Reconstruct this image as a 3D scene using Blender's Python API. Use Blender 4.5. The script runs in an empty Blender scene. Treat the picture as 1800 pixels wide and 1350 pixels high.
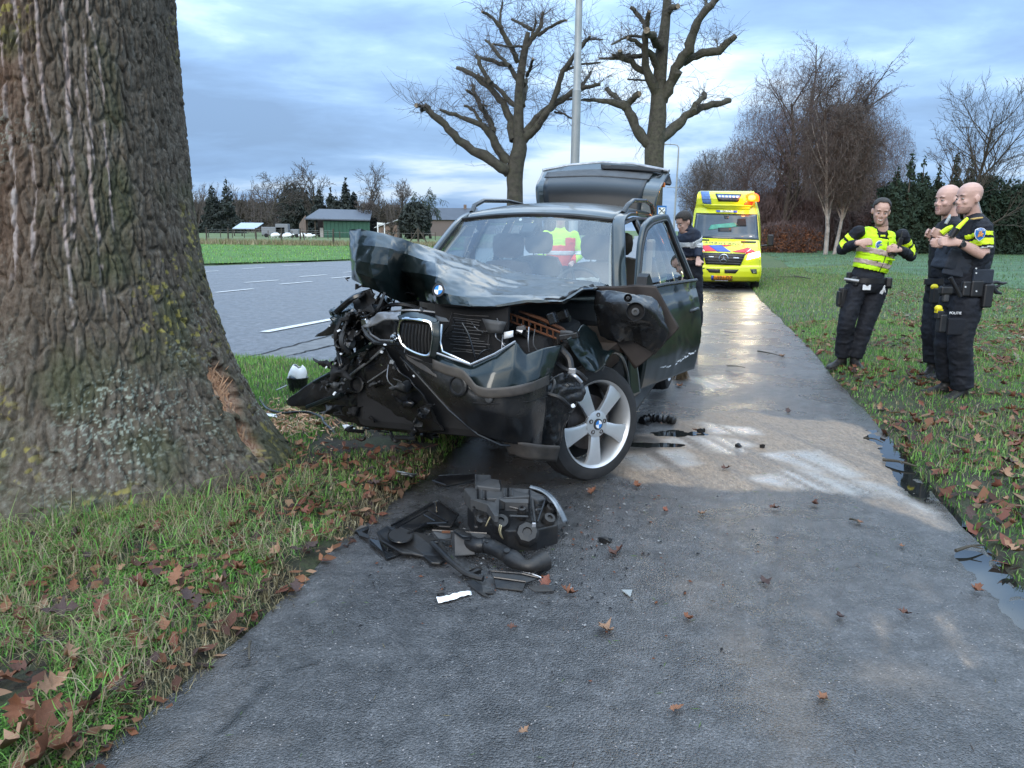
import bpy, bmesh, math, random
import numpy as np
from mathutils import Vector, Matrix, Quaternion
R = math.radians
rng = random.Random(7)
nr = np.random.RandomState(11)
SC = bpy.context.scene
COL = SC.collection

# ------------------------------------------------------------------ camera
H_EYE, FPX, PITCH, ROLL = 1.5, 1352.0, math.atan((675 - 402) / 1352.0), R(0.6)
_f = Vector((0, math.cos(PITCH), -math.sin(PITCH)))
_r0 = Vector((1, 0, 0)); _u0 = _r0.cross(_f)
_r = _r0 * math.cos(ROLL) + _u0 * math.sin(ROLL)
_u = -_r0 * math.sin(ROLL) + _u0 * math.cos(ROLL)
EYE = Vector((0, 0, H_EYE))
cam_d = bpy.data.cameras.new('camera'); cam = bpy.data.objects.new('camera', cam_d); COL.objects.link(cam)
m3 = Matrix((_r, _u, -_f)).transposed()
cam.matrix_world = Matrix.Translation(EYE) @ m3.to_4x4()
cam_d.sensor_width = 36; cam_d.lens = 36 * FPX / 1800; cam_d.clip_start = 0.05; cam_d.clip_end = 3000
SC.camera = cam

# ------------------------------------------------------------------ sun, sky, exposure
SUN_EL, SUN_AZ = R(24), R(205)          # low sun behind the cloud, behind the camera to the left
sun_d = bpy.data.lights.new('sun', 'SUN'); sun = bpy.data.objects.new('sun', sun_d); COL.objects.link(sun)
sun_d.energy = 0.9; sun_d.angle = R(30); sun_d.color = (1.0, 0.93, 0.84)
sd = Vector((math.sin(SUN_AZ) * math.cos(SUN_EL), math.cos(SUN_AZ) * math.cos(SUN_EL), math.sin(SUN_EL)))
sun.rotation_euler = sd.to_track_quat('Z', 'Y').to_euler(); sun.location = (-4, -6, 12)
world = bpy.data.worlds.new('World'); SC.world = world; world.use_nodes = True
SC.view_settings.view_transform = 'Standard'; SC.view_settings.look = 'None'
SC.view_settings.exposure = 1.08; SC.view_settings.gamma = 1.0; SC.view_settings.use_curve_mapping = False
SC.cycles.max_bounces = 7; SC.cycles.transparent_max_bounces = 12; SC.cycles.caustics_reflective = False
SC.cycles.caustics_refractive = False; SC.cycles.sample_clamp_indirect = 4.0; SC.cycles.use_denoising = True

class NT:
    """small helper to write node trees"""
    def __init__(s, nt): s.nt = nt; s.l = nt.links
    def n(s, t, **k):
        nd = s.nt.nodes.new(t)
        for a, v in k.items():
            if a.startswith('i_'):
                key = a[2:]
                key = int(key) if key.isdigit() else key.replace('_', ' ')
                if isinstance(v, bpy.types.NodeSocket): s.l.new(v, nd.inputs[key])
                else: nd.inputs[key].default_value = v
            else: setattr(nd, a, v)
        return nd
    def noise(s, vec, scale, detail=4, rough=0.55, dist=0.0):
        nd = s.n('ShaderNodeTexNoise', i_Scale=scale, i_Detail=detail, i_Roughness=rough, i_Distortion=dist)
        if vec is not None: s.l.new(vec, nd.inputs['Vector'])
        return nd.outputs['Fac']
    def ramp(s, fac, stops, interp='LINEAR'):
        nd = s.n('ShaderNodeValToRGB'); s.l.new(fac, nd.inputs[0]); cr = nd.color_ramp; cr.interpolation = interp
        while len(cr.elements) < len(stops): cr.elements.new(0.5)
        for e, (p, c) in zip(cr.elements, stops):
            e.position = p; e.color = c if len(c) == 4 else (*c, 1)
        return nd.outputs[0]
    def mixc(s, fac, a, b, mode='MIX'):
        nd = s.n('ShaderNodeMix', data_type='RGBA', blend_type=mode)
        for idx, v in ((0, fac), (6, a), (7, b)):
            if isinstance(v, bpy.types.NodeSocket): s.l.new(v, nd.inputs[idx])
            else: nd.inputs[idx].default_value = v if idx == 0 or len(v) == 4 else (*v, 1)
        return nd.outputs[2]
    def math(s, op, a, b=0.0, clamp=False):
        nd = s.n('ShaderNodeMath', operation=op, use_clamp=clamp)
        for idx, v in ((0, a), (1, b)):
            if isinstance(v, bpy.types.NodeSocket): s.l.new(v, nd.inputs[idx])
            else: nd.inputs[idx].default_value = v
        return nd.outputs[0]
    def mapping(s, vec, scale=(1, 1, 1), loc=(0, 0, 0), rot=(0, 0, 0)):
        nd = s.n('ShaderNodeMapping'); s.l.new(vec, nd.inputs[0])
        nd.inputs['Scale'].default_value = scale; nd.inputs['Location'].default_value = loc; nd.inputs['Rotation'].default_value = rot
        return nd.outputs[0]
    def bump(s, h, strength=0.3, dist=0.01, normal=None):
        nd = s.n('ShaderNodeBump', i_Strength=strength, i_Distance=dist); s.l.new(h, nd.inputs['Height'])
        if normal is not None: s.l.new(normal, nd.inputs['Normal'])
        return nd.outputs[0]

# sky: clear-sky model under drifting cloud layers
w = NT(world.node_tree); world.node_tree.nodes.clear()
sky = w.n('ShaderNodeTexSky', sky_type='NISHITA', sun_disc=False, sun_elevation=SUN_EL, sun_rotation=SUN_AZ, air_density=1.0, dust_density=0.6, ozone_density=1.5)
tc = w.n('ShaderNodeTexCoord').outputs['Generated']
sep = w.n('ShaderNodeSeparateXYZ'); w.l.new(tc, sep.inputs[0])
zz = w.math('ADD', w.math('ABSOLUTE', sep.outputs[2]), 0.16)
cx = w.math('DIVIDE', sep.outputs[0], zz); cy = w.math('DIVIDE', sep.outputs[1], zz)
cv = w.n('ShaderNodeCombineXYZ'); w.l.new(cx, cv.inputs[0]); w.l.new(cy, cv.inputs[1])
m1 = w.mapping(cv.outputs[0], scale=(0.75, 1.0, 1), loc=(4.35, 1.4, 0))
n1 = w.noise(m1, 0.75, 6, 0.52, 0.25)
n2 = w.noise(w.mapping(cv.outputs[0], scale=(0.8, 1.0, 1), loc=(9.1, 2.2, 0)), 2.0, 6, 0.58, 0.3)
nn = w.math('ADD', w.math('MULTIPLY', n1, 0.74), w.math('MULTIPLY', n2, 0.26))
cloud = w.ramp(nn, [(0.38, (0.50, 0.92, 1.80)), (0.45, (0.80, 1.48, 2.80)), (0.50, (1.28, 2.18, 3.70)), (0.545, (2.4, 3.4, 4.8)), (0.60, (4.6, 5.3, 5.9))])
skyc = w.mixc(0.92, sky.outputs[0], cloud)
hz = w.ramp(w.math('ABSOLUTE', sep.outputs[2]), [(0.0, (1, 1, 1)), (0.34, (0, 0, 0))])
skyc = w.mixc(w.math('MULTIPLY', hz, 0.62), skyc, (1.18, 1.98, 3.35))
zen = w.math('ADD', w.math('MULTIPLY', w.math('MAXIMUM', sep.outputs[2], 0.0), 4.6), 1.0)   # overcast sky is brighter overhead
zb = w.math('ADD', w.math('MULTIPLY', w.math('MAXIMUM', sep.outputs[2], 0.0), 3.0), 1.0)
zg = w.math('ADD', w.math('MULTIPLY', w.math('MAXIMUM', sep.outputs[2], 0.0), 3.8), 1.0)
skyc = w.mixc(1.0, skyc, w.n('ShaderNodeCombineXYZ', i_0=zen, i_1=zg, i_2=zb).outputs[0], 'MULTIPLY')
bg = w.n('ShaderNodeBackground', i_Strength=0.1); w.l.new(skyc, bg.inputs[0])
wo = w.n('ShaderNodeOutputWorld'); w.l.new(bg.outputs[0], wo.inputs[0])

# ------------------------------------------------------------------ pixel <-> place helpers (measured on the 1800 x 1350 photograph)
def ray(px, py): return _r * ((px - 900) / FPX) - _u * ((py - 675) / FPX) + _f
def G(px, py, z=0.0):
    d = ray(px, py); return EYE + d * ((z - H_EYE) / d.z)
def W(px, py, Y):
    d = ray(px, py); return EYE + d * (Y / d.y)
def sstep(x, a, b):
    t = np.clip((np.asarray(x, float) - a) / (b - a), 0, 1); return t * t * (3 - 2 * t)
def path_left(y): return -1.63 + 0.2385 / 0.971 * y
def path_right(y): return 1.44 + 0.2385 / 0.971 * y
def gz(x, y):
    """height of the ground: the cycle path dips towards the ambulance"""
    u = np.asarray(x, float) - (-1.63 + 0.2456 * np.asarray(y, float))
    dip = -0.18 * sstep(y, 9, 20) * (1 - sstep(y, 30, 55)) * sstep(u, -3.5, -0.5) * (1 - sstep(u, 3.6, 9))
    verge = 0.05 * sstep(u, 3.1, 3.8)
    return dip + verge
def gzf(x, y): return float(gz(x, y))

# ------------------------------------------------------------------ objects
def tag(o, label=None, cat=None, group=None, kind=None):
    if label: o['label'] = label
    if cat: o['category'] = cat
    if group: o['group'] = group
    if kind: o['kind'] = kind
    return o
def empty(name, loc=(0, 0, 0), label=None, cat=None, group=None, rot=(0, 0, 0), mw=None):
    o = bpy.data.objects.new(name, None); COL.objects.link(o); o.empty_display_size = 0.1
    if mw is not None: o.matrix_world = mw
    else: o.location = loc; o.rotation_euler = rot
    return tag(o, label, cat, group)
def mesh(name, vs, fs, mat=None, parent=None, smooth=False, mats=None, mi=None, attr=None):
    me = bpy.data.meshes.new(name)
    if isinstance(vs, np.ndarray) and isinstance(fs, np.ndarray):
        n, k = len(fs), fs.shape[1]
        me.vertices.add(len(vs)); me.vertices.foreach_set('co', vs.astype(np.float32).ravel())
        me.loops.add(n * k); me.loops.foreach_set('vertex_index', fs.astype(np.int32).ravel())
        me.polygons.add(n); me.polygons.foreach_set('loop_start', np.arange(0, n * k, k, dtype=np.int32))
        me.update(calc_edges=True)
    else:
        me.from_pydata([tuple(v) for v in vs], [], [tuple(int(i) for i in f) for f in fs]); me.update()
    for m in (mats or ([mat] if mat else [])): me.materials.append(m)
    if mi is not None: me.polygons.foreach_set('material_index', np.asarray(mi, dtype=np.int32))
    if smooth: me.polygons.foreach_set('use_smooth', np.ones(len(me.polygons), dtype=bool))
    if attr is not None:
        for nm, val in attr.items():
            val = np.asarray(val, np.float32)
            if val.ndim == 1:
                a = me.attributes.new(nm, 'FLOAT', 'POINT'); a.data.foreach_set('value', val)
            else:
                a = me.attributes.new(nm, 'FLOAT_COLOR', 'POINT')
                if val.shape[1] == 3: val = np.hstack([val, np.ones((len(val), 1), np.float32)])
                a.data.foreach_set('color', val.ravel())
    me.update()
    o = bpy.data.objects.new(name, me); COL.objects.link(o)
    if parent: o.parent = parent
    return o
def bevel(o, wd=0.01, seg=2):
    m = o.modifiers.new('bevel', 'BEVEL'); m.width = wd; m.segments = seg; m.limit_method = 'ANGLE'; m.angle_limit = R(35); return o
def solid(o, t, off=-1):
    m = o.modifiers.new('solid', 'SOLIDIFY'); m.thickness = t; m.offset = off; return o
def copy_tree(o, parent=None):
    c = o.copy(); COL.objects.link(c)
    if parent: c.parent = parent
    for ch in list(o.children): copy_tree(ch, c)
    return c

class MB:
    """collects shapes for ONE mesh"""
    def __init__(s): s.v = []; s.f = []
    def add(s, vs, fs):
        b = len(s.v); s.v += [tuple(v) for v in vs]; s.f += [tuple(i + b for i in f) for f in fs]; return s
    def box(s, c, d, rot=None):
        x, y, z = d[0] / 2, d[1] / 2, d[2] / 2
        vs = [Vector((i * x, j * y, k * z)) for i in (-1, 1) for j in (-1, 1) for k in (-1, 1)]
        if rot is not None:
            rm = rot if isinstance(rot, Matrix) else Matrix.Rotation(rot, 3, 'Z'); vs = [rm @ v for v in vs]
        c = Vector(c)
        return s.add([v + c for v in vs], [(0, 1, 3, 2), (4, 6, 7, 5), (0, 4, 5, 1), (2, 3, 7, 6), (0, 2, 6, 4), (1, 5, 7, 3)])
    def tube(s, pts, rad, n=8, cap=True, flat=None):
        pts = [Vector(p) for p in pts]; m = len(pts)
        if not hasattr(rad, '__len__'): rad = [rad] * m
        t0 = (pts[1] - pts[0]).normalized(); a = t0.orthogonal().normalized(); vs = []
        for i, p in enumerate(pts):
            t = ((pts[min(i + 1, m - 1)] - pts[max(i - 1, 0)])).normalized()
            a = (a - t * a.dot(t)); a = a.normalized() if a.length > 1e-6 else t.orthogonal().normalized(); b = t.cross(a)
            for k in range(n):
                q = 2 * math.pi * k / n; vs.append(p + (a * math.cos(q) + b * math.sin(q)) * rad[i])
        fs = [(i * n + k, i * n + (k + 1) % n, (i + 1) * n + (k + 1) % n, (i + 1) * n + k) for i in range(m - 1) for k in range(n)]
        if cap: fs += [tuple(range(n - 1, -1, -1)), tuple(range((m - 1) * n, m * n))]
        return s.add(vs, fs)
    def loft(s, rings, cap=True, closed=True):
        n = len(rings[0]); vs = [v for r in rings for v in r]; m = len(rings); kk = n if closed else n - 1
        fs = [(i * n + k, i * n + (k + 1) % n, (i + 1) * n + (k + 1) % n, (i + 1) * n + k) for i in range(m - 1) for k in range(kk)]
        if cap and closed: fs += [tuple(range(n - 1, -1, -1)), tuple(range((m - 1) * n, m * n))]
        return s.add(vs, fs)
    def disc(s, c, axis, r, n=24, t=0.01):
        c = Vector(c); ax = Vector(axis).normalized(); return s.tube([c - ax * t / 2, c + ax * t / 2], r, n)
    def lathe(s, c, axis, prof, n=32, cap=False):
        """prof: (radius, offset along axis)"""
        c = Vector(c); ax = Vector(axis).normalized(); a = ax.orthogonal().normalized(); b = ax.cross(a)
        rings = [[c + ax * h + (a * math.cos(2 * math.pi * k / n) + b * math.sin(2 * math.pi * k / n)) * r for k in range(n)] for r, h in prof]
        return s.loft(rings, cap=cap)
    def prism(s, pts, d):
        """closed outline (3D points) pushed along vector d"""
        d = Vector(d); pts = [Vector(p) for p in pts]; n = len(pts)
        vs = pts + [p + d for p in pts]
        fs = [tuple(range(n - 1, -1, -1)), tuple(range(n, 2 * n))] + [(i, (i + 1) % n, n + (i + 1) % n, n + i) for i in range(n)]
        return s.add(vs, fs)
    def build(s, name, mat, parent=None, smooth=False, bev=None):
        o = mesh(name, s.v, s.f, mat, parent, smooth)
        bm = bmesh.new(); bm.from_mesh(o.data); bmesh.ops.recalc_face_normals(bm, faces=bm.faces); bm.to_mesh(o.data); bm.free()
        if bev: bevel(o, bev)
        if smooth:
            try: o.data.set_sharp_from_angle(angle=R(42))
            except Exception: pass
        return o

def catmull(P, n):
    """resample list of points (k x d) to n points by Catmull-Rom"""
    P = np.asarray(P, float); k = len(P)
    if k == 2: t = np.linspace(0, 1, n)[:, None]; return P[0] * (1 - t) + P[1] * t
    Q = np.vstack([2 * P[0] - P[1], P, 2 * P[-1] - P[-2]])
    u = np.linspace(0, k - 1, n); i = np.minimum(u.astype(int), k - 2); t = (u - i)[:, None]
    a, b, c, d = Q[i], Q[i + 1], Q[i + 2], Q[i + 3]
    return 0.5 * (2 * b + (c - a) * t + (2 * a - 5 * b + 4 * c - d) * t ** 2 + (3 * b - a - 3 * c + d) * t ** 3)
def linear(P, n):
    P = np.asarray(P, float); k = len(P); u = np.linspace(0, k - 1, n); i = np.minimum(u.astype(int), k - 2); t = (u - i)[:, None]
    return P[i] * (1 - t) + P[i + 1] * t
def surf(name, grid, mat, parent=None, nu=40, nv=24, thick=0.004, crumple=0.0, cs=0.08, sharp=0.0, smooth=True, seed=0):
    """sheet through a grid of control points [rows][cols]; sharp 0..1 blends spline -> creased linear"""
    g = np.array([[list(p) for p in r] for r in grid], float)
    def run(fn):
        a = np.array([fn(r, nu) for r in g]); return np.array([fn(a[:, j], nv) for j in range(nu)]).transpose(1, 0, 2)
    A = run(catmull)
    if sharp: A = A * (1 - sharp) + run(linear) * sharp
    if crumple:
        V = A.reshape(-1, 3); nrm = np.cross(np.gradient(A, axis=1), np.gradient(A, axis=0)).reshape(-1, 3)
        nrm /= (np.linalg.norm(nrm, axis=1, keepdims=True) + 1e-9)
        nv_ = ridge3(V / cs + seed * 7.3)
        A = (V + nrm * (nv_ * crumple)[:, None]).reshape(A.shape)
    nv, nu = A.shape[:2]
    idx = np.arange(nv * nu).reshape(nv, nu)
    f = np.stack([idx[:-1, :-1], idx[:-1, 1:], idx[1:, 1:], idx[1:, :-1]], -1).reshape(-1, 4)
    o = mesh(name, A.reshape(-1, 3), f, mat, parent, smooth)
    if thick: solid(o, thick, 0)
    return o

# ------------------------------------------------------------------ numpy noise
_perm = np.random.RandomState(3).permutation(4096)
def _h(ix, iy, iz): return _perm[(_perm[(_perm[ix & 4095] + iy) & 4095] + iz) & 4095] / 4095.0
def vnoise(P):
    P = np.asarray(P, float); i = np.floor(P).astype(int); f = P - i; u = f * f * (3 - 2 * f); r = 0
    for dx in (0, 1):
        for dy in (0, 1):
            for dz in (0, 1):
                wgt = (u[:, 0] if dx else 1 - u[:, 0]) * (u[:, 1] if dy else 1 - u[:, 1]) * (u[:, 2] if dz else 1 - u[:, 2])
                r = r + wgt * _h(i[:, 0] + dx, i[:, 1] + dy, i[:, 2] + dz)
    return r * 2 - 1
def fbm(P, o=4):
    P = np.asarray(P, float); a = 1; s = 0; t = 0
    for k in range(o): s = s + vnoise(P * 2 ** k + k * 13.7) * a; t += a; a *= 0.5
    return s / t
def ridge3(P): return (0.5 - np.abs(vnoise(P))) + 0.45 * (0.5 - np.abs(vnoise(P * 2.1 + 5))) + 0.2 * vnoise(P * 4.3)
def worley2(x, y, seed=0):
    ix = np.floor(x).astype(int); iy = np.floor(y).astype(int); f1 = np.full(x.shape, 9.0); f2 = f1.copy(); cid = np.zeros(x.shape)
    for dx in (-1, 0, 1):
        for dy in (-1, 0, 1):
            cx_, cy_ = ix + dx, iy + dy
            a = _h(cx_, cy_, np.full_like(cx_, seed)); b = _h(cx_, cy_, np.full_like(cx_, seed + 77))
            d = np.hypot(cx_ + a - x, cy_ + b - y)
            nf1 = np.minimum(f1, d); f2 = np.where(d < f1, f1, np.minimum(f2, d)); cid = np.where(d < f1, a, cid); f1 = nf1
    return f1, f2, cid

# ------------------------------------------------------------------ materials
def pmat(name, col, rough=0.6, metal=0.0, var=0.15, vscale=8.0, bumpv=0.0, bscale=60.0, coat=0.0, emit=None, estr=0.0, spec=0.5, trans=0.0, ior=1.45, dirt=0.0, dirtcol=(0.09, 0.075, 0.055), alpha=1.0, coords='Object', sheen=0.0, rvar=0.1):
    m = bpy.data.materials.new(name); m.use_nodes = True; t = NT(m.node_tree); b = m.node_tree.nodes['Principled BSDF']
    b.inputs['Roughness'].default_value = rough; b.inputs['Metallic'].default_value = metal
    b.inputs['Coat Weight'].default_value = coat; b.inputs['Coat Roughness'].default_value = 0.06
    b.inputs['Specular IOR Level'].default_value = spec; b.inputs['IOR'].default_value = ior
    b.inputs['Transmission Weight'].default_value = trans; b.inputs['Alpha'].default_value = alpha
    if sheen: b.inputs['Sheen Weight'].default_value = sheen
    vec = t.n('ShaderNodeTexCoord').outputs[coords]
    nz = t.noise(vec, vscale, 5, 0.6)
    lo = tuple(c * (1 - var) for c in col); hi = tuple(min(1, c * (1 + var)) for c in col)
    c = t.mixc(t.ramp(nz, [(0.3, (0, 0, 0)), (0.7, (1, 1, 1))]), lo, hi)
    if dirt:
        dn = t.noise(vec, vscale * 0.6, 8, 0.7)
        dm = t.math('MULTIPLY', t.ramp(dn, [(0.45, (0, 0, 0)), (0.72, (1, 1, 1))]), dirt)
        c = t.mixc(dm, c, dirtcol)
        t.l.new(t.math('ADD', t.math('MULTIPLY', dm, 0.5), rough, True), b.inputs['Roughness'])
    elif rvar and rough < 0.9:
        t.l.new(t.math('ADD', t.math('MULTIPLY', nz, rvar), rough - rvar * 0.5, True), b.inputs['Roughness'])
    t.l.new(c, b.inputs['Base Color'])
    if bumpv:
        t.l.new(t.bump(t.noise(vec, bscale, 4, 0.6), bumpv, 0.01), b.inputs['Normal'])
    if emit: b.inputs['Emission Color'].default_value = (*emit, 1); b.inputs['Emission Strength'].default_value = estr
    return m
# ================================================================== GROUND, PATH, ROAD
def inside(poly, x, y):
    c = np.zeros(x.shape, bool); n = len(poly); j = n - 1
    for i in range(n):
        xi, yi = poly[i][:2]; xj, yj = poly[j][:2]
        if yi != yj: c ^= ((yi > y) != (yj > y)) & (x < (xj - xi) * (y - yi) / (yj - yi) + xi)
        j = i
    return c
def sdist(poly, x, y):
    """signed distance to outline, positive inside"""
    d = np.full(x.shape, 1e9); n = len(poly)
    for i in range(n):
        a = np.array(poly[i][:2], float); b = np.array(poly[(i + 1) % n][:2], float); ab = b - a
        t = np.clip(((x - a[0]) * ab[0] + (y - a[1]) * ab[1]) / (ab @ ab + 1e-12), 0, 1)
        d = np.minimum(d, np.hypot(x - a[0] - ab[0] * t, y - a[1] - ab[1] * t))
    return np.where(inside(poly, x, y), d, -d)
ROAD = [(-40, -6), (-14, -5)] + [tuple(G(*p)[:2]) for p in ((330, 634), (410, 630), (500, 633), (600, 645))] + [(-1.3, 9.4), (0.0, 13), (1.7, 20), (5.1, 34), (9, 50), (20, 95), (45, 200), (30, 200), (8, 105), (-1, 68), (-4, 50)] + [tuple(G(*p)[:2]) for p in ((615, 459), (366, 468))] + [(-20, 19.5), (-32, 6)]
TREE_C = (-2.66, 4.60)

xs = np.unique(np.concatenate([np.arange(-5, 7, 0.09), np.arange(7, 20, 0.5), np.arange(-20, -5, 0.5), np.arange(-120, 121, 8), np.array([-900, -500, -250, 250, 500, 900])]))
ys = np.unique(np.concatenate([np.arange(0.8, 10, 0.09), np.arange(10, 26, 0.35), np.arange(26, 80, 3), np.arange(80, 300, 15), np.array([-60, -20, -8, -3, 0, 400, 600, 900, 1400])]))
gx, gy = np.meshgrid(xs, ys)
def ground_z(x, y):
    x = np.asarray(x, float); y = np.asarray(y, float)
    dp = np.minimum(x - path_left(y), path_right(y) - x)
    dr = sdist(ROAD, x, y)
    d = np.maximum(dp, dr)
    z = gz(x, y) * 1.0
    P = np.stack([x * 2.2, y * 2.2, 0 * x], -1).reshape(-1, 3)
    nz = fbm(P, 3).reshape(x.shape)
    near = 1 - sstep(np.hypot(x, y), 14, 30)
    off = sstep(-d, -0.05, 0.12)
    z = z - 0.03 * (1 - off) + off * (0.012 + near * (0.035 * nz + 0.02))
    r = np.hypot(x - TREE_C[0], y - TREE_C[1])
    z = z + off * 0.03 * (1 - sstep(r, 0.7, 1.9))
    return z
GZ = ground_z(gx, gy)
idx = np.arange(gx.size).reshape(gx.shape)
gf = np.stack([idx[:-1, :-1], idx[:-1, 1:], idx[1:, 1:], idx[1:, :-1]], -1).reshape(-1, 4)

M = {}
def m_ground():
    m = bpy.data.materials.new('verge_soil'); m.use_nodes = True; t = NT(m.node_tree); b = m.node_tree.nodes['Principled BSDF']
    v = t.n('ShaderNodeTexCoord').outputs['Object']
    a = t.noise(v, 3.2, 8, 0.7); c = t.noise(v, 0.12, 4, 0.5); f = t.noise(v, 55, 4, 0.7)
    soil = t.ramp(f, [(0.3, (0.012, 0.010, 0.007)), (0.6, (0.035, 0.026, 0.017)), (0.8, (0.075, 0.052, 0.03))])
    grs = t.ramp(a, [(0.3, (0.028, 0.048, 0.014)), (0.55, (0.045, 0.082, 0.022)), (0.75, (0.085, 0.095, 0.04))])
    near = t.ramp(t.n('ShaderNodeSeparateXYZ', i_0=v).outputs[1], [(0, (0, 0, 0)), (1, (1, 1, 1))])
    dist = t.n('ShaderNodeVectorMath', operation='LENGTH', i_0=v).outputs['Value']
    k = t.n('ShaderNodeMapRange', i_Value=dist, i_1=6.0, i_2=18.0).outputs[0]
    mix = t.math('ADD', t.math('MULTIPLY', t.ramp(a, [(0.42, (0, 0, 0)), (0.6, (1, 1, 1))]), 0.45), t.math('MULTIPLY', k, 0.6), True)
    col = t.mixc(mix, soil, grs)
    far = t.n('ShaderNodeMapRange', i_Value=dist, i_1=30.0, i_2=60.0).outputs[0]
    farc = t.ramp(c, [(0.35, (0.055, 0.10, 0.03)), (0.65, (0.085, 0.125, 0.04))])
    col = t.mixc(far, col, farc)
    t.l.new(col, b.inputs['Base Color']); b.inputs['Roughness'].default_value = 0.9
    t.l.new(t.bump(f, 0.8, 0.02), b.inputs['Normal'])
    return m
M['ground'] = m_ground()
g = mesh('ground', np.stack([gx, gy, GZ], -1).reshape(-1, 3), gf, M['ground'], smooth=True); tag(g, kind='structure')

# --- wet asphalt, with sand and absorbent swept over it
def m_asphalt(name, base, speck, rough, wetrough, wetamt, blue=0.0):
    m = bpy.data.materials.new(name); m.use_nodes = True; t = NT(m.node_tree); b = m.node_tree.nodes['Principled BSDF']
    v = t.n('ShaderNodeTexCoord').outputs['Object']
    big = t.noise(v, 0.7, 6, 0.6); mid = t.noise(v, 9, 5, 0.65); fine = t.noise(v, 160, 3, 0.6)
    vo = t.n('ShaderNodeTexVoronoi', i_Scale=150.0); t.l.new(v, vo.inputs['Vector'])
    vo2 = t.n('ShaderNodeTexVoronoi', i_Scale=85.0); t.l.new(v, vo2.inputs['Vector'])
    lo = tuple(c * 0.6 for c in base); hi = tuple(c * 1.5 for c in base)
    col = t.mixc(t.ramp(mid, [(0.35, (0, 0, 0)), (0.68, (1, 1, 1))]), lo, hi)
    # single stones of the aggregate differ in colour
    st = t.ramp(vo.outputs['Color'], [(0.0, (0.45, 0.45, 0.45)), (0.75, (1.35, 1.35, 1.4)), (0.93, (1.9, 1.9, 2.0)), (0.99, (4.5, 4.4, 4.2))])
    col = t.mixc(1.0, col, st, 'MULTIPLY')
    sp = t.math('MULTIPLY', t.math('LESS_THAN', vo2.outputs['Distance'], 0.22), t.math('GREATER_THAN', t.n('ShaderNodeSeparateColor', i_0=vo2.outputs['Color']).outputs[0], 0.972))
    col = t.mixc(sp, col, speck)
    at = t.n('ShaderNodeAttribute', attribute_name='sand').outputs['Fac']
    fi = t.n('ShaderNodeAttribute', attribute_name='film').outputs['Fac']
    mu = t.n('ShaderNodeAttribute', attribute_name='mud').outputs['Fac']
    sand = t.ramp(t.noise(t.mapping(v, (14, 5, 5), rot=(0, 0, 0.5)), 3, 6, 0.7), [(0.3, (0.17, 0.118, 0.078)), (0.55, (0.34, 0.25, 0.175)), (0.8, (0.52, 0.42, 0.32))])
    grain = t.ramp(fine, [(0.3, (0.55, 0.55, 0.55)), (0.7, (1.15, 1.15, 1.15))])
    sand = t.mixc(1.0, sand, grain, 'MULTIPLY')
    sm = t.math('MULTIPLY', at, t.ramp(t.noise(v, 70, 4, 0.7), [(0.30, (0.55, 0.55, 0.55)), (0.6, (1, 1, 1))]), True)
    col = t.mixc(sm, col, sand)
    col = t.mixc(t.math('MULTIPLY', fi, 0.92), col, t.mixc(mid, (0.26, 0.245, 0.23), (0.44, 0.42, 0.40)))  # wet film, its colour paled to stand for the sky it reflects
    col = t.mixc(t.math('MULTIPLY', mu, 0.9), col, (0.012, 0.010, 0.008))
    # cracks
    crk = t.n('ShaderNodeAttribute', attribute_name='crack').outputs['Fac']
    col = t.mixc(crk, col, (0.006, 0.006, 0.006))
    wet = t.ramp(t.noise(v, 1.4, 8, 0.68, 0.6), [(0.40, (0, 0, 0)), (0.58, (1, 1, 1))])
    col = t.mixc(t.math('MULTIPLY', wet, 0.35), col, t.mixc(0.5, col, (0.0, 0.0, 0.0)))
    t.l.new(col, b.inputs['Base Color'])
    rg = t.math('ADD', t.math('MULTIPLY', wet, wetrough - rough), rough)
    rg = t.math('ADD', rg, t.math('MULTIPLY', sm, 0.35), True)
    rg = t.math('SUBTRACT', rg, t.math('MULTIPLY', fi, 0.42), True)
    rg = t.math('SUBTRACT', rg, t.math('MULTIPLY', mu, 0.2), True)
    rg = t.math('MAXIMUM', rg, 0.06)
    t.l.new(rg, b.inputs['Roughness']); b.inputs['Specular IOR Level'].default_value = wetamt
    hgt = t.math('ADD', t.math('MULTIPLY', vo.outputs['Distance'], -1.0), t.math('MULTIPLY', fine, 0.6))
    bs = t.math('SUBTRACT', 0.75, t.math('MULTIPLY', t.math('ADD', fi, mu, True), 0.55), True)
    bp = t.n('ShaderNodeBump', i_Distance=0.0045); t.l.new(bs, bp.inputs['Strength']); t.l.new(hgt, bp.inputs['Height'])
    t.l.new(bp.outputs[0], b.inputs['Normal'])
    return m
M['path'] = m_asphalt('wet_cycle_path_asphalt', (0.052, 0.051, 0.050), (0.42, 0.37, 0.35), 0.40, 0.22, 0.75)
M['road'] = m_asphalt('road_asphalt', (0.10, 0.104, 0.11), (0.30, 0.27, 0.26), 0.50, 0.40, 0.5)

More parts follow.
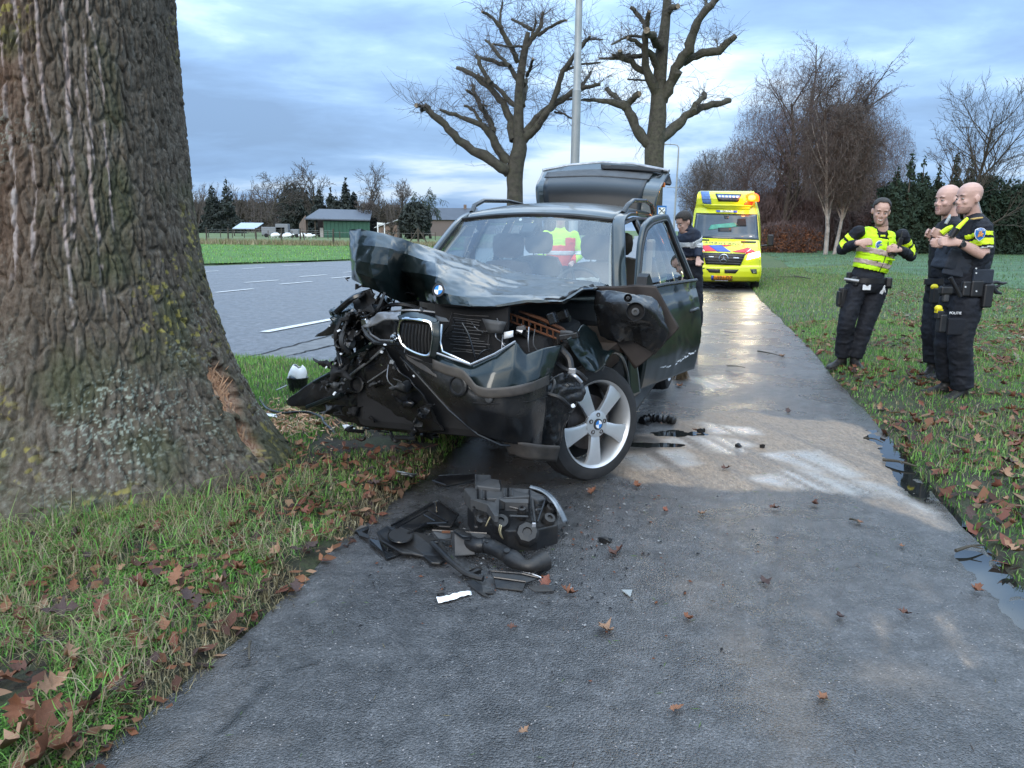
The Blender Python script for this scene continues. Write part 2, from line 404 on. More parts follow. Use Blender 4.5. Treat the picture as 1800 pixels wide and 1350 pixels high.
SAND = [tuple(G(*p)[:2]) for p in ((1075, 790), (1130, 765), (1250, 730), (1330, 728), (1440, 735), (1520, 760), (1590, 830), (1640, 880), (1700, 935), (1640, 915), (1560, 900), (1490, 872), (1380, 868), (1280, 862), (1180, 850), (1090, 830))]
FILMS = [[(1330, 845), (1380, 822), (1450, 838), (1560, 858), (1560, 872), (1420, 864)], [(1345, 800), (1440, 795), (1510, 835), (1480, 845), (1420, 825)], [(1085, 805), (1200, 788), (1225, 815), (1130, 825)], [(1170, 774), (1240, 762), (1320, 782), (1290, 800), (1210, 790)], [(1560, 865), (1640, 885), (1690, 930), (1600, 895)], [(1215, 665), (1270, 662), (1285, 680), (1240, 690)], [(1240, 745), (1320, 752), (1340, 765), (1250, 762)]]
FILMS = [[tuple(G(*p)[:2]) for p in q] for q in FILMS]
py_ = np.unique(np.concatenate([np.arange(-6, 1.6, 0.5), np.arange(1.6, 9.0, 0.022), np.arange(9.5, 60, 0.5), np.arange(60, 240, 10)]))
tt = np.linspace(0, 1, 110)
T_, Y_ = np.meshgrid(tt, py_)
edgeL = 0.05 * fbm(np.stack([py_ * 2.3, 0 * py_, 0 * py_], -1), 4) + 0.03; edgeR = 0.05 * fbm(np.stack([py_ * 1.9, 0 * py_ + 9, 0 * py_], -1), 4)
L_ = path_left(py_) - edgeL; Rr_ = path_right(py_) + edgeR
X_ = L_[:, None] * (1 - T_) + Rr_[:, None] * T_
P3 = np.stack([X_, Y_, 0 * X_], -1).reshape(-1, 3)
def mask(poly, soft, amp, cs=6.0):
    d = sdist(poly, X_, Y_) + amp * fbm(P3 * [cs, cs * 0.6, 1], 5).reshape(X_.shape)
    return sstep(d, -soft, soft)
sandA = mask(SAND, 0.07, 0.35, 3.5)
streak = fbm(np.stack([(X_ * 0.97 - Y_ * 0.24 + 0.5 * Y_) * 22, (Y_ + X_) * 1.5, 0 * X_], -1).reshape(-1, 3), 4).reshape(X_.shape)
sandA = np.clip(sandA * (0.95 + 0.9 * streak), 0, 1)
small = sstep(fbm(P3 * [1.3, 1.3, 1] + 40, 5).reshape(X_.shape), 0.20, 0.5) * 0.35 * (1 - sstep(Y_, 14, 20))
for q, a_ in (([(1530, 1075), (1550, 1070), (1575, 1180), (1560, 1190)], .7), ([(1640, 1085), (1665, 1080), (1725, 1165), (1700, 1175)], .8), ([(1690, 1120), (1730, 1165), (1715, 1170)], .6), ([(1590, 1010), (1610, 1005), (1650, 1060), (1630, 1065)], .4), ([(1430, 1075), (1445, 1070), (1460, 1110), (1450, 1115)], .4)): sandA = np.maximum(sandA, mask([tuple(G(*p)[:2]) for p in q], .02, .05, 14) * a_ * np.clip(.5 + streak, 0, 1))
film = np.zeros_like(X_)
for q in FILMS: film = np.maximum(film, mask(q, 0.07, 0.10, 7))
film *= np.clip(0.75 + 1.6 * streak, 0, 1)
u = Rr_[:, None] - X_
mud = (1 - sstep(u + 0.12 * fbm(P3 * 3 + 3, 4).reshape(X_.shape), 0.02, 0.16)) * (1 - sstep(Y_, 8, 12)) * (0.4 + 0.6 * sstep(np.abs(Y_ - 4.4), 1.6, 0.4))
mud = np.maximum(mud, mask([tuple(G(*p)[:2]) for p in ((1060, 780), (1140, 765), (1175, 780), (1120, 800))], 0.04, 0.12, 9) * 0.9)
mud = np.maximum(mud, mask([tuple(G(*p)[:2]) for p in ((740, 770), (900, 790), (1010, 835), (960, 870), (760, 850))], 0.12, 0.25, 5) * 0.75)  # darkens and smooths the path below the front bumper
crack = np.zeros_like(X_)
for x0, y0, x1, y1 in ((-0.93, 1.7, -0.80, 2.35), (-0.80, 2.35, -0.93, 2.42), (-0.8, 2.35, -0.6, 2.5)):
    a = np.array([x0, y0]); ab = np.array([x1 - x0, y1 - y0]); t_ = np.clip(((X_ - x0) * ab[0] + (Y_ - y0) * ab[1]) / (ab @ ab), 0, 1)
    d = np.hypot(X_ - x0 - ab[0] * t_, Y_ - y0 - ab[1] * t_) + 0.02 * fbm(P3 * 14, 3).reshape(X_.shape)
    crack = np.maximum(crack, 1 - sstep(d, 0.003, 0.012))
ii = np.arange(X_.size).reshape(X_.shape); pf = np.stack([ii[:-1, :-1], ii[:-1, 1:], ii[1:, 1:], ii[1:, :-1]], -1).reshape(-1, 4)
Zp = gz(np.minimum(X_, path_right(Y_) - 0.2), Y_) + 0.006 + 0.004 * fbm(P3 * 1.5, 2).reshape(X_.shape)
win = lambda a, b, s: sstep(Y_, a - s, a + s) * (1 - sstep(Y_, b - s, b + s))
dep = (np.maximum(win(4.15, 5.75, .35), win(2.75, 3.55, .2)) * np.exp(-((u - .07) / .10) ** 2) + .9 * np.exp(-(((X_ - 1.22) / .26) ** 2 + ((Y_ - 5.62) / .10) ** 2)) + .8 * np.exp(-(((X_ - .95) / .30) ** 2 + ((Y_ - 5.30) / .07) ** 2))) * .020
Zp = Zp - dep * (1 + .8 * fbm(P3 * 9, 3).reshape(X_.shape)) - .004 * (dep > .002) * fbm(P3 * 22, 2).reshape(X_.shape)
PATH = mesh('cycle_path', np.stack([X_, Y_, Zp], -1).reshape(-1, 3), pf, M['path'], smooth=True, attr=dict(sand=np.maximum(sandA, small).ravel(), film=film.ravel(), mud=mud.ravel(), crack=crack.ravel()))
tag(PATH, kind='structure')

# puddles lying in the low edge of the path
M['water'] = pmat('puddle_water', (0.012, 0.013, 0.012), 0.03, var=0.2, vscale=3, spec=0.9, rvar=0.02)
for k, (y0, y1, x0, x1) in enumerate([(3.7, 6.2, None, .34), (2.5, 3.8, None, .34), (5.40, 5.85, .80, 1.65), (5.15, 5.45, .5, 1.4)]):
    n_ = 14; vs = []
    for i in range(n_ + 1):
        y = y0 + (y1 - y0) * i / n_; e = float(path_right(y)) + .03
        vs += [((e - x1) if x0 is None else x0, y, -.0035), (e + .02 if x0 is None else x1, y, -.0035)]
    tag(mesh('puddle_water', vs, [(2 * i, 2 * i + 1, 2 * i + 3, 2 * i + 2) for i in range(n_)], M['water']), kind='structure')

# road sheet, its kerb strip, cracks and painted dashes
rm = [Vector((p[0], p[1], 0.010)) for p in ROAD]
mb = MB(); mb.add(rm, [tuple(range(len(rm)))]); o = mb.build('road', M['road']); tag(o, kind='structure')
def strip(a, b, w0, w1, z, name, mat, n=30, amp=0.0, seed=0, kind='structure'):
    a = np.array(a[:2]); b = np.array(b[:2]); d = (b - a) / np.linalg.norm(b - a); nn_ = np.array([-d[1], d[0]]); vs = []
    for i in range(n + 1):
        p = a + (b - a) * i / n; j = nn_ * amp * float(fbm(np.array([[i * 0.35 + seed, 0, 0]]), 3)[0]); w_ = w0 + (w1 - w0) * i / n
        k1 = 1 + (0.5 * rng.random() if amp else 0)
        for s_ in (-1, 1): q = p + j + nn_ * s_ * w_ / 2 * k1; vs.append((q[0], q[1], z))
    fs = [(2 * i, 2 * i + 1, 2 * i + 3, 2 * i + 2) for i in range(n)]
    o = mesh(name, vs, fs, mat); 
    if kind: tag(o, kind=kind)
    return o
M['kerb'] = pmat('old_concrete_edge', (0.13, 0.135, 0.14), 0.75, var=0.3, vscale=6, bumpv=0.4, bscale=50)
M['crack'] = pmat('tar_gap', (0.008, 0.008, 0.009), 0.8)
a1, b1 = G(442, 629), G(574, 594); a2, b2 = G(515, 625), G(600, 606); dd = (b1 - a1)
strip(a1 + dd * -1.5, b1 + dd * 1.2, 0.028, 0.035, 0.018, 'road_crack', M['crack'], 90, 0.05)
strip(a2, b2 + (b2 - a2), 0.02, 0.03, 0.018, 'road_crack', M['crack'], 60, 0.05, 5)
ms_ = [(a1 + (a2 - a1) * 0.5)]
mb = MB(); q = [a1 + dd * -.6, b1 + dd * 0.9, b2 + (b2 - a2) * 1.0, a2 + (a2 - b2) * 0.5]; mb.add([(p.x, p.y, 0.014) for p in q], [(0, 1, 2, 3)]); tag(mb.build('road_edge_strip', M['kerb']), kind='structure')
def m_paint():
    m = pmat('road_paint', (0.62, 0.63, 0.63), 0.6, var=0.1, vscale=20); t = NT(m.node_tree); b = m.node_tree.nodes['Principled BSDF']
    v = t.n('ShaderNodeTexCoord').outputs['Object']
    src = b.inputs['Base Color'].links[0].from_socket
    wv = t.ramp(t.noise(v, 60, 5, 0.75), [(0.36, (0, 0, 0)), (0.50, (1, 1, 1))])
    t.l.new(t.mixc(wv, (0.07, 0.072, 0.078), src), b.inputs['Base Color'])
    return m
M['paint'] = m_paint()
for a, b, w_ in [((378.7, 515.6), (444.8, 509), .12), ((492, 501), (547.8, 496), .12), ((581.8, 490.4), (621, 486.6), .12), ((430.7, 498), (489, 493.6), .12), ((527, 487.6), (574, 484), .12), ((603.5, 479.7), (640, 477.5), .12), ((330, 480), (384.4, 477), .13), ((426, 473.6), (464.7, 471), .13), ((497.7, 468.3), (529, 466.4), .13), ((464, 586), (600, 560), .16)]:
    strip(G(*a), G(*b), w_, w_, 0.022, 'road_marking', M['paint'], 2)

# fields
M['crop'] = pmat('young_crop_green', (0.045, 0.105, 0.045), 0.85, var=0.35, vscale=0.6, bumpv=0.6, bscale=9, dirt=0.45, dirtcol=(0.045, 0.045, 0.025))
M['pasture'] = pmat('pasture_green', (0.085, 0.125, 0.045), 0.9, var=0.25, vscale=0.12, bumpv=0.5, bscale=4, dirt=0.5, dirtcol=(0.15, 0.14, 0.065))
M['lawn'] = pmat('bright_roadside_grass', (0.055, 0.135, 0.022), 0.9, var=0.22, vscale=0.35, bumpv=0.6, bscale=5, dirt=0.25, dirtcol=(0.10, 0.12, 0.04))
def sheet(name, pts, mat, dz=0.0):
    me_ = bpy.data.meshes.new(name); mb = MB(); mb.add([(x, y, dz) for x, y in pts], [tuple(range(len(pts)))]); o = mb.build(name, mat); return tag(o, kind='structure')
cyy = np.unique(np.concatenate([np.linspace(16, 60, 45), np.linspace(60, 400, 30)])); cT, cY = np.meshgrid(np.linspace(0, 1, 60) ** 1.5, cyy)
cL = path_right(cY) + 2.5 + np.clip(30 - cY, 0, 99) * .45 + .6 * fbm(np.stack([cY * .4, 0 * cY, 0 * cY], -1).reshape(-1, 3), 3).reshape(cY.shape); cX = cL + (60 + 1.6 * cY) * cT
ci = np.arange(cX.size).reshape(cX.shape); tag(mesh('crop_field', np.stack([cX, cY, ground_z(cX, cY) + .015], -1).reshape(-1, 3), np.stack([ci[:-1, :-1], ci[:-1, 1:], ci[1:, 1:], ci[1:, :-1]], -1).reshape(-1, 4), M['crop'], smooth=True), kind='structure')
sheet('roadside_grass', [(-60, 0), (-32, 7), (-20, 20.5), (-11.9, 30), (-7.6, 35.3), (-4.2, 50), (-1.2, 68), (4, 85), (-14, 62), (-26, 66), (-140, 80), (-200, 10)], M['lawn'], 0.06)
sheet('pasture', [(-200, 82), (-140, 80), (-26, 66), (-14, 62), (4, 85), (20, 130), (40, 260), (-260, 260)], M['pasture'], 0.10)
# ================================================================== BIG OAK TRUNK
def trunk_profile(z, phi):
    """radius of the roadside oak at height z in direction phi (0 = +x)"""
    r = 0.515 + 0.68 * np.exp(-np.maximum(z, -0.1) / 0.95) * (1 - .04 * np.clip(-np.sin(phi), 0, 1) ** 2)
    root = np.clip(np.cos(phi - 0.1), 0, 1) ** 6 * 0.07 + np.clip(np.cos(phi + 1.35), 0, 1) ** 8 * 0.05 + np.clip(np.cos(phi + 2.5), 0, 1) ** 6 * 0.16
    return r + root * np.exp(-np.maximum(z, 0) / 0.33)
zt = np.concatenate([np.linspace(-0.25, 3.1, 470), np.linspace(3.15, 7.5, 30)])
ph = np.unique(np.concatenate([np.linspace(-2.9, 0.55, 440), np.linspace(0.55, 2 * math.pi - 2.9, 60)]))[:-1]
PH, ZT = np.meshgrid(ph, zt)
rad = trunk_profile(ZT, PH)
arc = PH * 0.66; hgt = ZT
wx = 0.035 * fbm(np.stack([arc * 3, hgt * 1.6, 0 * arc], -1).reshape(-1, 3), 3).reshape(arc.shape) + 0.012 * fbm(np.stack([arc * 14, hgt * 9, 0 * arc], -1).reshape(-1, 3), 2).reshape(arc.shape)
tw = 0.10 * hgt * np.clip(0.3, 0, 1) * 0.0
sx_ = (arc + wx * 1.3 + 0.03 * hgt) ; 
f1, f2, cid = worley2(sx_ / 0.040, hgt / 0.17 + 0.15 * vnoise(np.stack([sx_ * 20, hgt * 0, 0 * hgt], -1).reshape(-1, 3)).reshape(hgt.shape), 1)
g1, g2, _c = worley2(sx_ / 0.017 + 5, hgt / 0.045, 2)
furrow = sstep(f2 - f1, 0.02, 0.26); plate = sstep(g2 - g1, 0.0, 0.5)
fn_ = fbm(np.stack([arc * 60, hgt * 25, 0 * arc], -1).reshape(-1, 3), 3).reshape(arc.shape)
vert = fbm(np.stack([(arc + wx) * 34, hgt * 2.3, 0 * arc], -1).reshape(-1, 3), 4).reshape(arc.shape)
bh = 0.017 * furrow + 0.006 * plate + 0.007 * fn_ + 0.011 * vert + 0.009 * (cid - 0.5) * furrow
big = 0.05 * fbm(np.stack([PH * 1.7, hgt * 0.5, 0 * arc], -1).reshape(-1, 3), 2).reshape(arc.shape)
# the torn wound where the car struck: bark gone, pale wood
wphi, wz = -0.12, 0.56
wd = np.sqrt(((PH - wphi) / 0.10) ** 2 + ((ZT - wz) / 0.17) ** 2) + 0.35 * fn_ 
wound = 1 - sstep(wd, 0.75, 1.1)
wd2 = np.sqrt(((PH + 0.14) / 0.055) ** 2 + ((ZT - 0.24) / 0.12) ** 2) + 0.4 * fn_
wound = np.maximum(wound, 1 - sstep(wd2, 0.75, 1.1))
Rr = rad + big + bh * (1 - wound) - wound * (0.05 + 0.012 * vert)
leanx = 0.045 * ZT
XX = TREE_C[0] + leanx + Rr * np.cos(PH); YY = TREE_C[1] + 0.01 * ZT + Rr * np.sin(PH)
idx = np.arange(PH.size).reshape(PH.shape)
nxt = np.roll(idx, -1, axis=1)
tf = np.stack([idx[:-1], nxt[:-1], nxt[1:], idx[1:]], -1).reshape(-1, 4)
# lichen and colour zones
lichw = sstep(fbm(np.stack([arc * 120, hgt * 120, 0 * arc], -1).reshape(-1, 3), 2).reshape(arc.shape), 0.27, 0.36) * sstep(fbm(np.stack([arc * 3.3, hgt * 2.0, 0 * arc + 9], -1).reshape(-1, 3), 3).reshape(arc.shape) + 0.60 * np.exp(-((ZT - 0.45) / 0.55) ** 2), 0.25, 0.85)
lichy = sstep(fbm(np.stack([arc * 48 + 70, hgt * 42, 0 * arc], -1).reshape(-1, 3), 3).reshape(arc.shape), 0.27, 0.36) * sstep(fbm(np.stack([arc * 3 + 20, hgt * 2, 0 * arc], -1).reshape(-1, 3), 3).reshape(arc.shape) + 0.25 * np.exp(-((ZT - 0.9) / 0.8) ** 2), 0.15, 0.5)
moss = sstep(fbm(np.stack([arc * 4 + 3, hgt * 3, 0 * arc], -1).reshape(-1, 3), 4).reshape(arc.shape) + 0.55 * np.exp(-np.maximum(ZT, 0) / 0.35), 0.15, 0.65)
# pinkish growth cracks: long wandering pale lines
seam = np.zeros_like(arc)
for k, (ax_, z0, z1, wv) in enumerate([(-1.52, 1.15, 3.1, .016), (-1.20, 1.5, 3.1, .010), (-1.37, 1.2, 2.9, .012), (-1.06, 1.25, 3.1, .013), (-0.97, 1.0, 2.3, .009), (-1.64, 1.9, 3.1, .010), (-0.88, 1.7, 2.6, .006), (-1.13, 0.8, 1.9, .008), (-0.80, 1.4, 3.0, .006)]):
    cxs = ax_ * 0.66 + 0.05 * fbm(np.stack([hgt * 2.2 + k * 9, 0 * arc, 0 * arc], -1).reshape(-1, 3), 4).reshape(arc.shape) - 0.05 * (hgt - 2)
    seam = np.maximum(seam, (1 - sstep(np.abs(arc - cxs) / (wv * 1.25), 0.4, 1.0)) * sstep(hgt, z0, z0 + .2) * (1 - sstep(hgt, z1 - .1, z1)) * sstep(fn_ + vert, -0.5, 0.1))
def m_bark():
    m = bpy.data.materials.new('oak_bark'); m.use_nodes = True; t = NT(m.node_tree); b = m.node_tree.nodes['Principled BSDF']
    A = lambda n: t.n('ShaderNodeAttribute', attribute_name=n).outputs['Fac']
    v = t.n('ShaderNodeTexCoord').outputs['Object']
    n1 = t.noise(t.mapping(v, (1, 1, 0.35)), 26, 6, 0.7); n2 = t.noise(v, 1.5, 4, 0.6); fine = t.noise(t.mapping(v, (1, 1, .5)), 140, 4, 0.7)
    c = t.ramp(n1, [(0.25, (0.026, 0.021, 0.015)), (0.48, (0.098, 0.077, 0.055)), (0.75, (0.20, 0.18, 0.15))])
    warm = t.math('MULTIPLY', A('warm'), t.ramp(n2, [(0.3, (0.5, 0.5, 0.5)), (0.6, (1, 1, 1))]))
    c = t.mixc(t.math('MULTIPLY', warm, 0.8), c, t.ramp(n1, [(0.25, (0.050, 0.024, 0.013)), (0.5, (0.14, 0.070, 0.040)), (0.75, (0.24, 0.15, 0.095))]))
    c = t.mixc(t.math('MULTIPLY', A('moss'), 0.6), c, t.ramp(fine, [(0.3, (0.022, 0.034, 0.012)), (0.7, (0.08, 0.095, 0.035))]))
    c = t.mixc(t.math('MULTIPLY', A('seam'), 0.95), c, t.mixc(n2, (0.34, 0.36, 0.35), (0.42, 0.27, 0.24)))
    c = t.mixc(t.math('MULTIPLY', A('lichw'), 0.8), c, t.mixc(n1, (0.22, 0.27, 0.22), (0.46, 0.50, 0.42)))
    c = t.mixc(t.math('MULTIPLY', A('lichy'), 0.8), c, t.mixc(n1, (0.20, 0.17, 0.03), (0.42, 0.36, 0.10)))
    wood = t.ramp(t.noise(t.mapping(v, (1, 1, .25)), 45, 5, 0.7), [(0.3, (0.10, 0.045, 0.03)), (0.45, (0.36, 0.19, 0.12)), (0.6, (0.52, 0.38, 0.27)), (0.8, (0.64, 0.54, 0.42))])
    c = t.mixc(A('wound'), c, wood)
    t.l.new(c, b.inputs['Base Color']); b.inputs['Roughness'].default_value = 0.88
    t.l.new(t.bump(t.math('ADD', fine, n1), 0.9, 0.012), b.inputs['Normal'])
    return m
M['bark'] = m_bark()
warm = sstep(-PH, 1.0, 1.7) * sstep(ZT, 0.7, 1.6)  # warm light on the trunk's upper left, painted into the bark colour
oak = empty('oak_tree', (TREE_C[0], TREE_C[1], 0), 'massive old oak trunk with furrowed lichened bark and a fresh wound near its base', 'tree')
vt = np.stack([XX - TREE_C[0], YY - TREE_C[1], ZT], -1).reshape(-1, 3)
mesh('trunk', vt, tf, M['bark'], oak, True, attr=dict(lichw=lichw.ravel(), lichy=lichy.ravel(), moss=moss.ravel(), seam=seam.ravel(), warm=warm.ravel(), wound=wound.ravel()))
# splinters standing in the wound
M['splinter'] = pmat('torn_wood', (0.55, 0.33, 0.20), 0.8, var=0.35, vscale=25)
mb = MB()
for k in range(150):
    p_ = wphi + rng.gauss(0, 0.08); z_ = wz + rng.gauss(-0.04, 0.13)
    r_ = float(trunk_profile(np.array(z_), np.array(p_))) - 0.035
    c_ = Vector((0.045 * z_ + r_ * math.cos(p_), r_ * math.sin(p_), z_)); out = Vector((math.cos(p_), math.sin(p_), 0))
    d_ = (Vector((rng.gauss(0, .3), rng.gauss(0, .3), rng.choice((-1, 1)) * 1.0)) + out * rng.uniform(.05, .7)).normalized(); L = rng.uniform(.03, .13)
    mb.tube([c_ - d_ * L * .4, c_ + d_ * L * .2, c_ + d_ * L * .8], [rng.uniform(.004, .010), rng.uniform(.004, .009), .001], 4)
o = mb.build('splinters', M['splinter'], oak); o['kind'] = 'stuff'
# crown far above the frame
mb = MB()
for k in range(9):
    a_ = k * 2.4; p0 = Vector((.2, .05, 5.2 + .25 * k)); 
    p1 = p0 + Vector((math.cos(a_), math.sin(a_), .9)) * 1.4; p2 = p1 + Vector((math.cos(a_ + .3), math.sin(a_ + .3), 1.3)) * 1.5
    mb.tube([p0, p1, p2], [.22, .15, .10], 8)
mb.build('limbs', M['bark'], oak, True)

def leafmass(name, cen, size, n, leaf, mat, parent=None, seed=0, flat=1.0, shape='ell', droop=0.0, asp=.45):
    """thousands of small leaf-sized faces spread through a volume, clumped by noise"""
    r_ = np.random.RandomState(seed); P = []
    got = 0
    while got < n:
        q = r_.uniform(-1, 1, (n * 2, 3)); 
        if shape == 'ell': ok = (q ** 2).sum(1) < 1 + 0.35 * fbm(q * 2.3 + seed, 3)
        elif shape == 'cone': ok = np.hypot(q[:, 0], q[:, 1]) < (1 - (q[:, 2] + 1) / 2) * (0.85 + .5 * fbm(q * [2, 2, 6] + seed, 2)) + .02
        else: ok = (q[:, 2] < 0.80 + 0.5 * fbm(q * [size[0] * .5, 1, .2] + seed, 3)) 
        ok &= fbm(q * np.array(size) * 0.9 + seed * 3, 3) > -0.32
        P.append(q[ok]); got += ok.sum()
    P = np.vstack(P)[:n] * np.array(size) + np.array(cen)
    D = r_.normal(size=(n, 3)); D[:, 2] *= flat; D[:, 2] -= droop; D /= np.linalg.norm(D, axis=1, keepdims=True)
    E_ = np.cross(D, r_.normal(size=(n, 3))); E_ /= np.linalg.norm(E_, axis=1, keepdims=True)
    s_ = leaf * r_.uniform(.5, 1.4, (n, 1))
    V = np.stack([P - D * s_, P + E_ * s_ * asp, P + D * s_, P - E_ * s_ * asp], 1).reshape(-1, 3)
    return mesh(name, V, np.arange(n * 4).reshape(-1, 4), mat, parent)
# ================================================================== BRANCHING TREES
def wander(p, d, L, n, wob, up=0.0, r=rng):
    pts = [p.copy()]; d = d.normalized()
    for i in range(n):
        d = (d + Vector((r.gauss(0, wob), r.gauss(0, wob), r.gauss(0, wob) + up))).normalized(); p = p + d * (L / n); pts.append(p.copy())
    return pts, d
class TreeMB:
    """fast numpy twig collector: every segment is a 3- to 6-sided prism"""
    def __init__(s): s.seg = {}
    def add(s, pts, rads, n): s.seg.setdefault((len(pts), n), []).append((pts, rads))
    def build(s, name, mat, parent):
        V, Fc, base = [], [], 0
        for (m, n), L in s.seg.items():
            P = np.array([[tuple(p) for p in a] for a, _ in L]); Rd = np.array([r for _, r in L])
            D = np.gradient(P, axis=1); D /= np.linalg.norm(D, axis=2, keepdims=True) + 1e-9
            ref = np.where(np.abs(D[..., 2:3]) > 0.9, np.array([1., 0, 0]), np.array([0, 0, 1.]))
            A = np.cross(D, ref); A /= np.linalg.norm(A, axis=2, keepdims=True) + 1e-9; B = np.cross(D, A)
            q = 2 * np.pi * np.arange(n) / n
            ring = P[:, :, None] + (A[:, :, None] * np.cos(q)[:, None] + B[:, :, None] * np.sin(q)[:, None]) * Rd[:, :, None, None]
            V.append(ring.reshape(-1, 3)); k = len(L)
            i = np.arange(k)[:, None, None] * m * n + np.arange(m - 1)[None, :, None] * n; c = np.arange(n)[None, None]; c2 = (c + 1) % n
            f = np.stack([i + c, i + c2, i + n + c2, i + n + c], -1).reshape(-1, 4) + base; Fc.append(f); base += k * m * n
        return mesh(name, np.vstack(V), np.vstack(Fc), mat, parent, True)
def grow(tm, p, d, L, r, lvl, cfg, rg):
    """recursive bare tree"""
    n = 5 if lvl < 2 else (3 if lvl < 4 else 2)
    pts, d2 = wander(p, d, L, n, cfg['wob'] * (1 + 0.25 * lvl), cfg['up'][min(lvl, len(cfg['up']) - 1)], rg)
    rt = r * cfg['taper']; rads = [r + (rt - r) * i / n for i in range(n + 1)]
    tm[0 if r > cfg['thick'] else 1].add(pts, rads, 6 if lvl < 1 else (4 if lvl < 2 else 3))
    if lvl >= cfg['lv']: return
    k = cfg['kids'][lvl]
    for i in range(k):
        t_ = cfg['first'] if lvl == 0 else 0.25
        t_ = t_ + (1 - t_) * (i + rg.random()) / k; j = min(int(t_ * n), n - 1); q = pts[j].lerp(pts[j + 1], t_ * n - j)
        dd = (pts[j + 1] - pts[j]).normalized(); ax = dd.orthogonal().normalized(); ax.rotate(Quaternion(dd, rg.uniform(0, 6.283)))
        nd = dd.copy(); nd.rotate(Quaternion(ax, rg.uniform(*cfg['ang'])))
        ll = L * rg.uniform(*cfg['len']) * (1 - cfg['cone'] * t_ if lvl == 0 else 1); rr = rads[j] * rg.uniform(.45, .65)
        grow(tm, q, nd, ll, max(rr, cfg['min']), lvl + 1, cfg, rg)
def bare_tree(name, base, h, r, cfg, mat, mat2, label, cat='tree', group=None, seed=1, rotlean=(0, 0), fine=None):
    rg = random.Random(seed); t_ = empty(name, base, label, cat, group); tm = (TreeMB(), TreeMB())
    grow(tm, Vector((0, 0, -0.15)), Vector((rotlean[0], rotlean[1], 1)), h * cfg.get('stem', .62), r, 0, cfg, rg)
    if tm[0].seg: tm[0].build('trunk', mat, t_)
    if tm[1].seg: tm[1].build('crown', mat2, t_)
    if fine: leafmass('fine_twigs', (rotlean[0] * h * .5, 0, h * fine[1]), (h * fine[0], h * fine[0], h * fine[2]), fine[3], .30, mat2, t_, seed, 1.6, droop=fine[4], asp=.028)
    return t_
CF = dict(wob=.09, up=(0.02, .05, .03, 0), taper=.35, lv=4, kids=(9, 6, 5, 4), first=.25, ang=(.45, 1.0), len=(.35, .62), cone=.35, thick=.03, min=.010)
M['twig'] = pmat('bare_twigs_brown', (0.080, 0.066, 0.058), 0.9, var=0.35, vscale=2)
M['twig_red'] = pmat('bare_twigs_reddish', (0.095, 0.068, 0.064), 0.9, var=0.35, vscale=2)
M['limb'] = pmat('dark_limb_bark', (0.055, 0.048, 0.036), 0.9, var=0.4, vscale=5, bumpv=0.5, bscale=30)
M['birch'] = pmat('birch_bark', (0.30, 0.285, 0.26), 0.75, var=0.1, vscale=3, dirt=0.9, dirtcol=(0.05, 0.045, 0.04))
M['pollard'] = pmat('pollard_bark', (0.060, 0.054, 0.042), 0.9, var=0.45, vscale=9, bumpv=0.9, bscale=45, dirt=0.4, dirtcol=(0.07, 0.08, 0.04))
M['cut'] = pmat('sawn_wood', (0.20, 0.16, 0.11), 0.85, var=0.25, vscale=30)
M['needle'] = pmat('conifer_green', (0.016, 0.034, 0.020), 0.9, var=0.5, vscale=2.5)
M['needle2'] = pmat('conifer_olive', (0.034, 0.05, 0.025), 0.9, var=0.5, vscale=2.5)
M['beech'] = pmat('withered_beech_leaves', (0.17, 0.075, 0.035), 0.85, var=0.4, vscale=3)

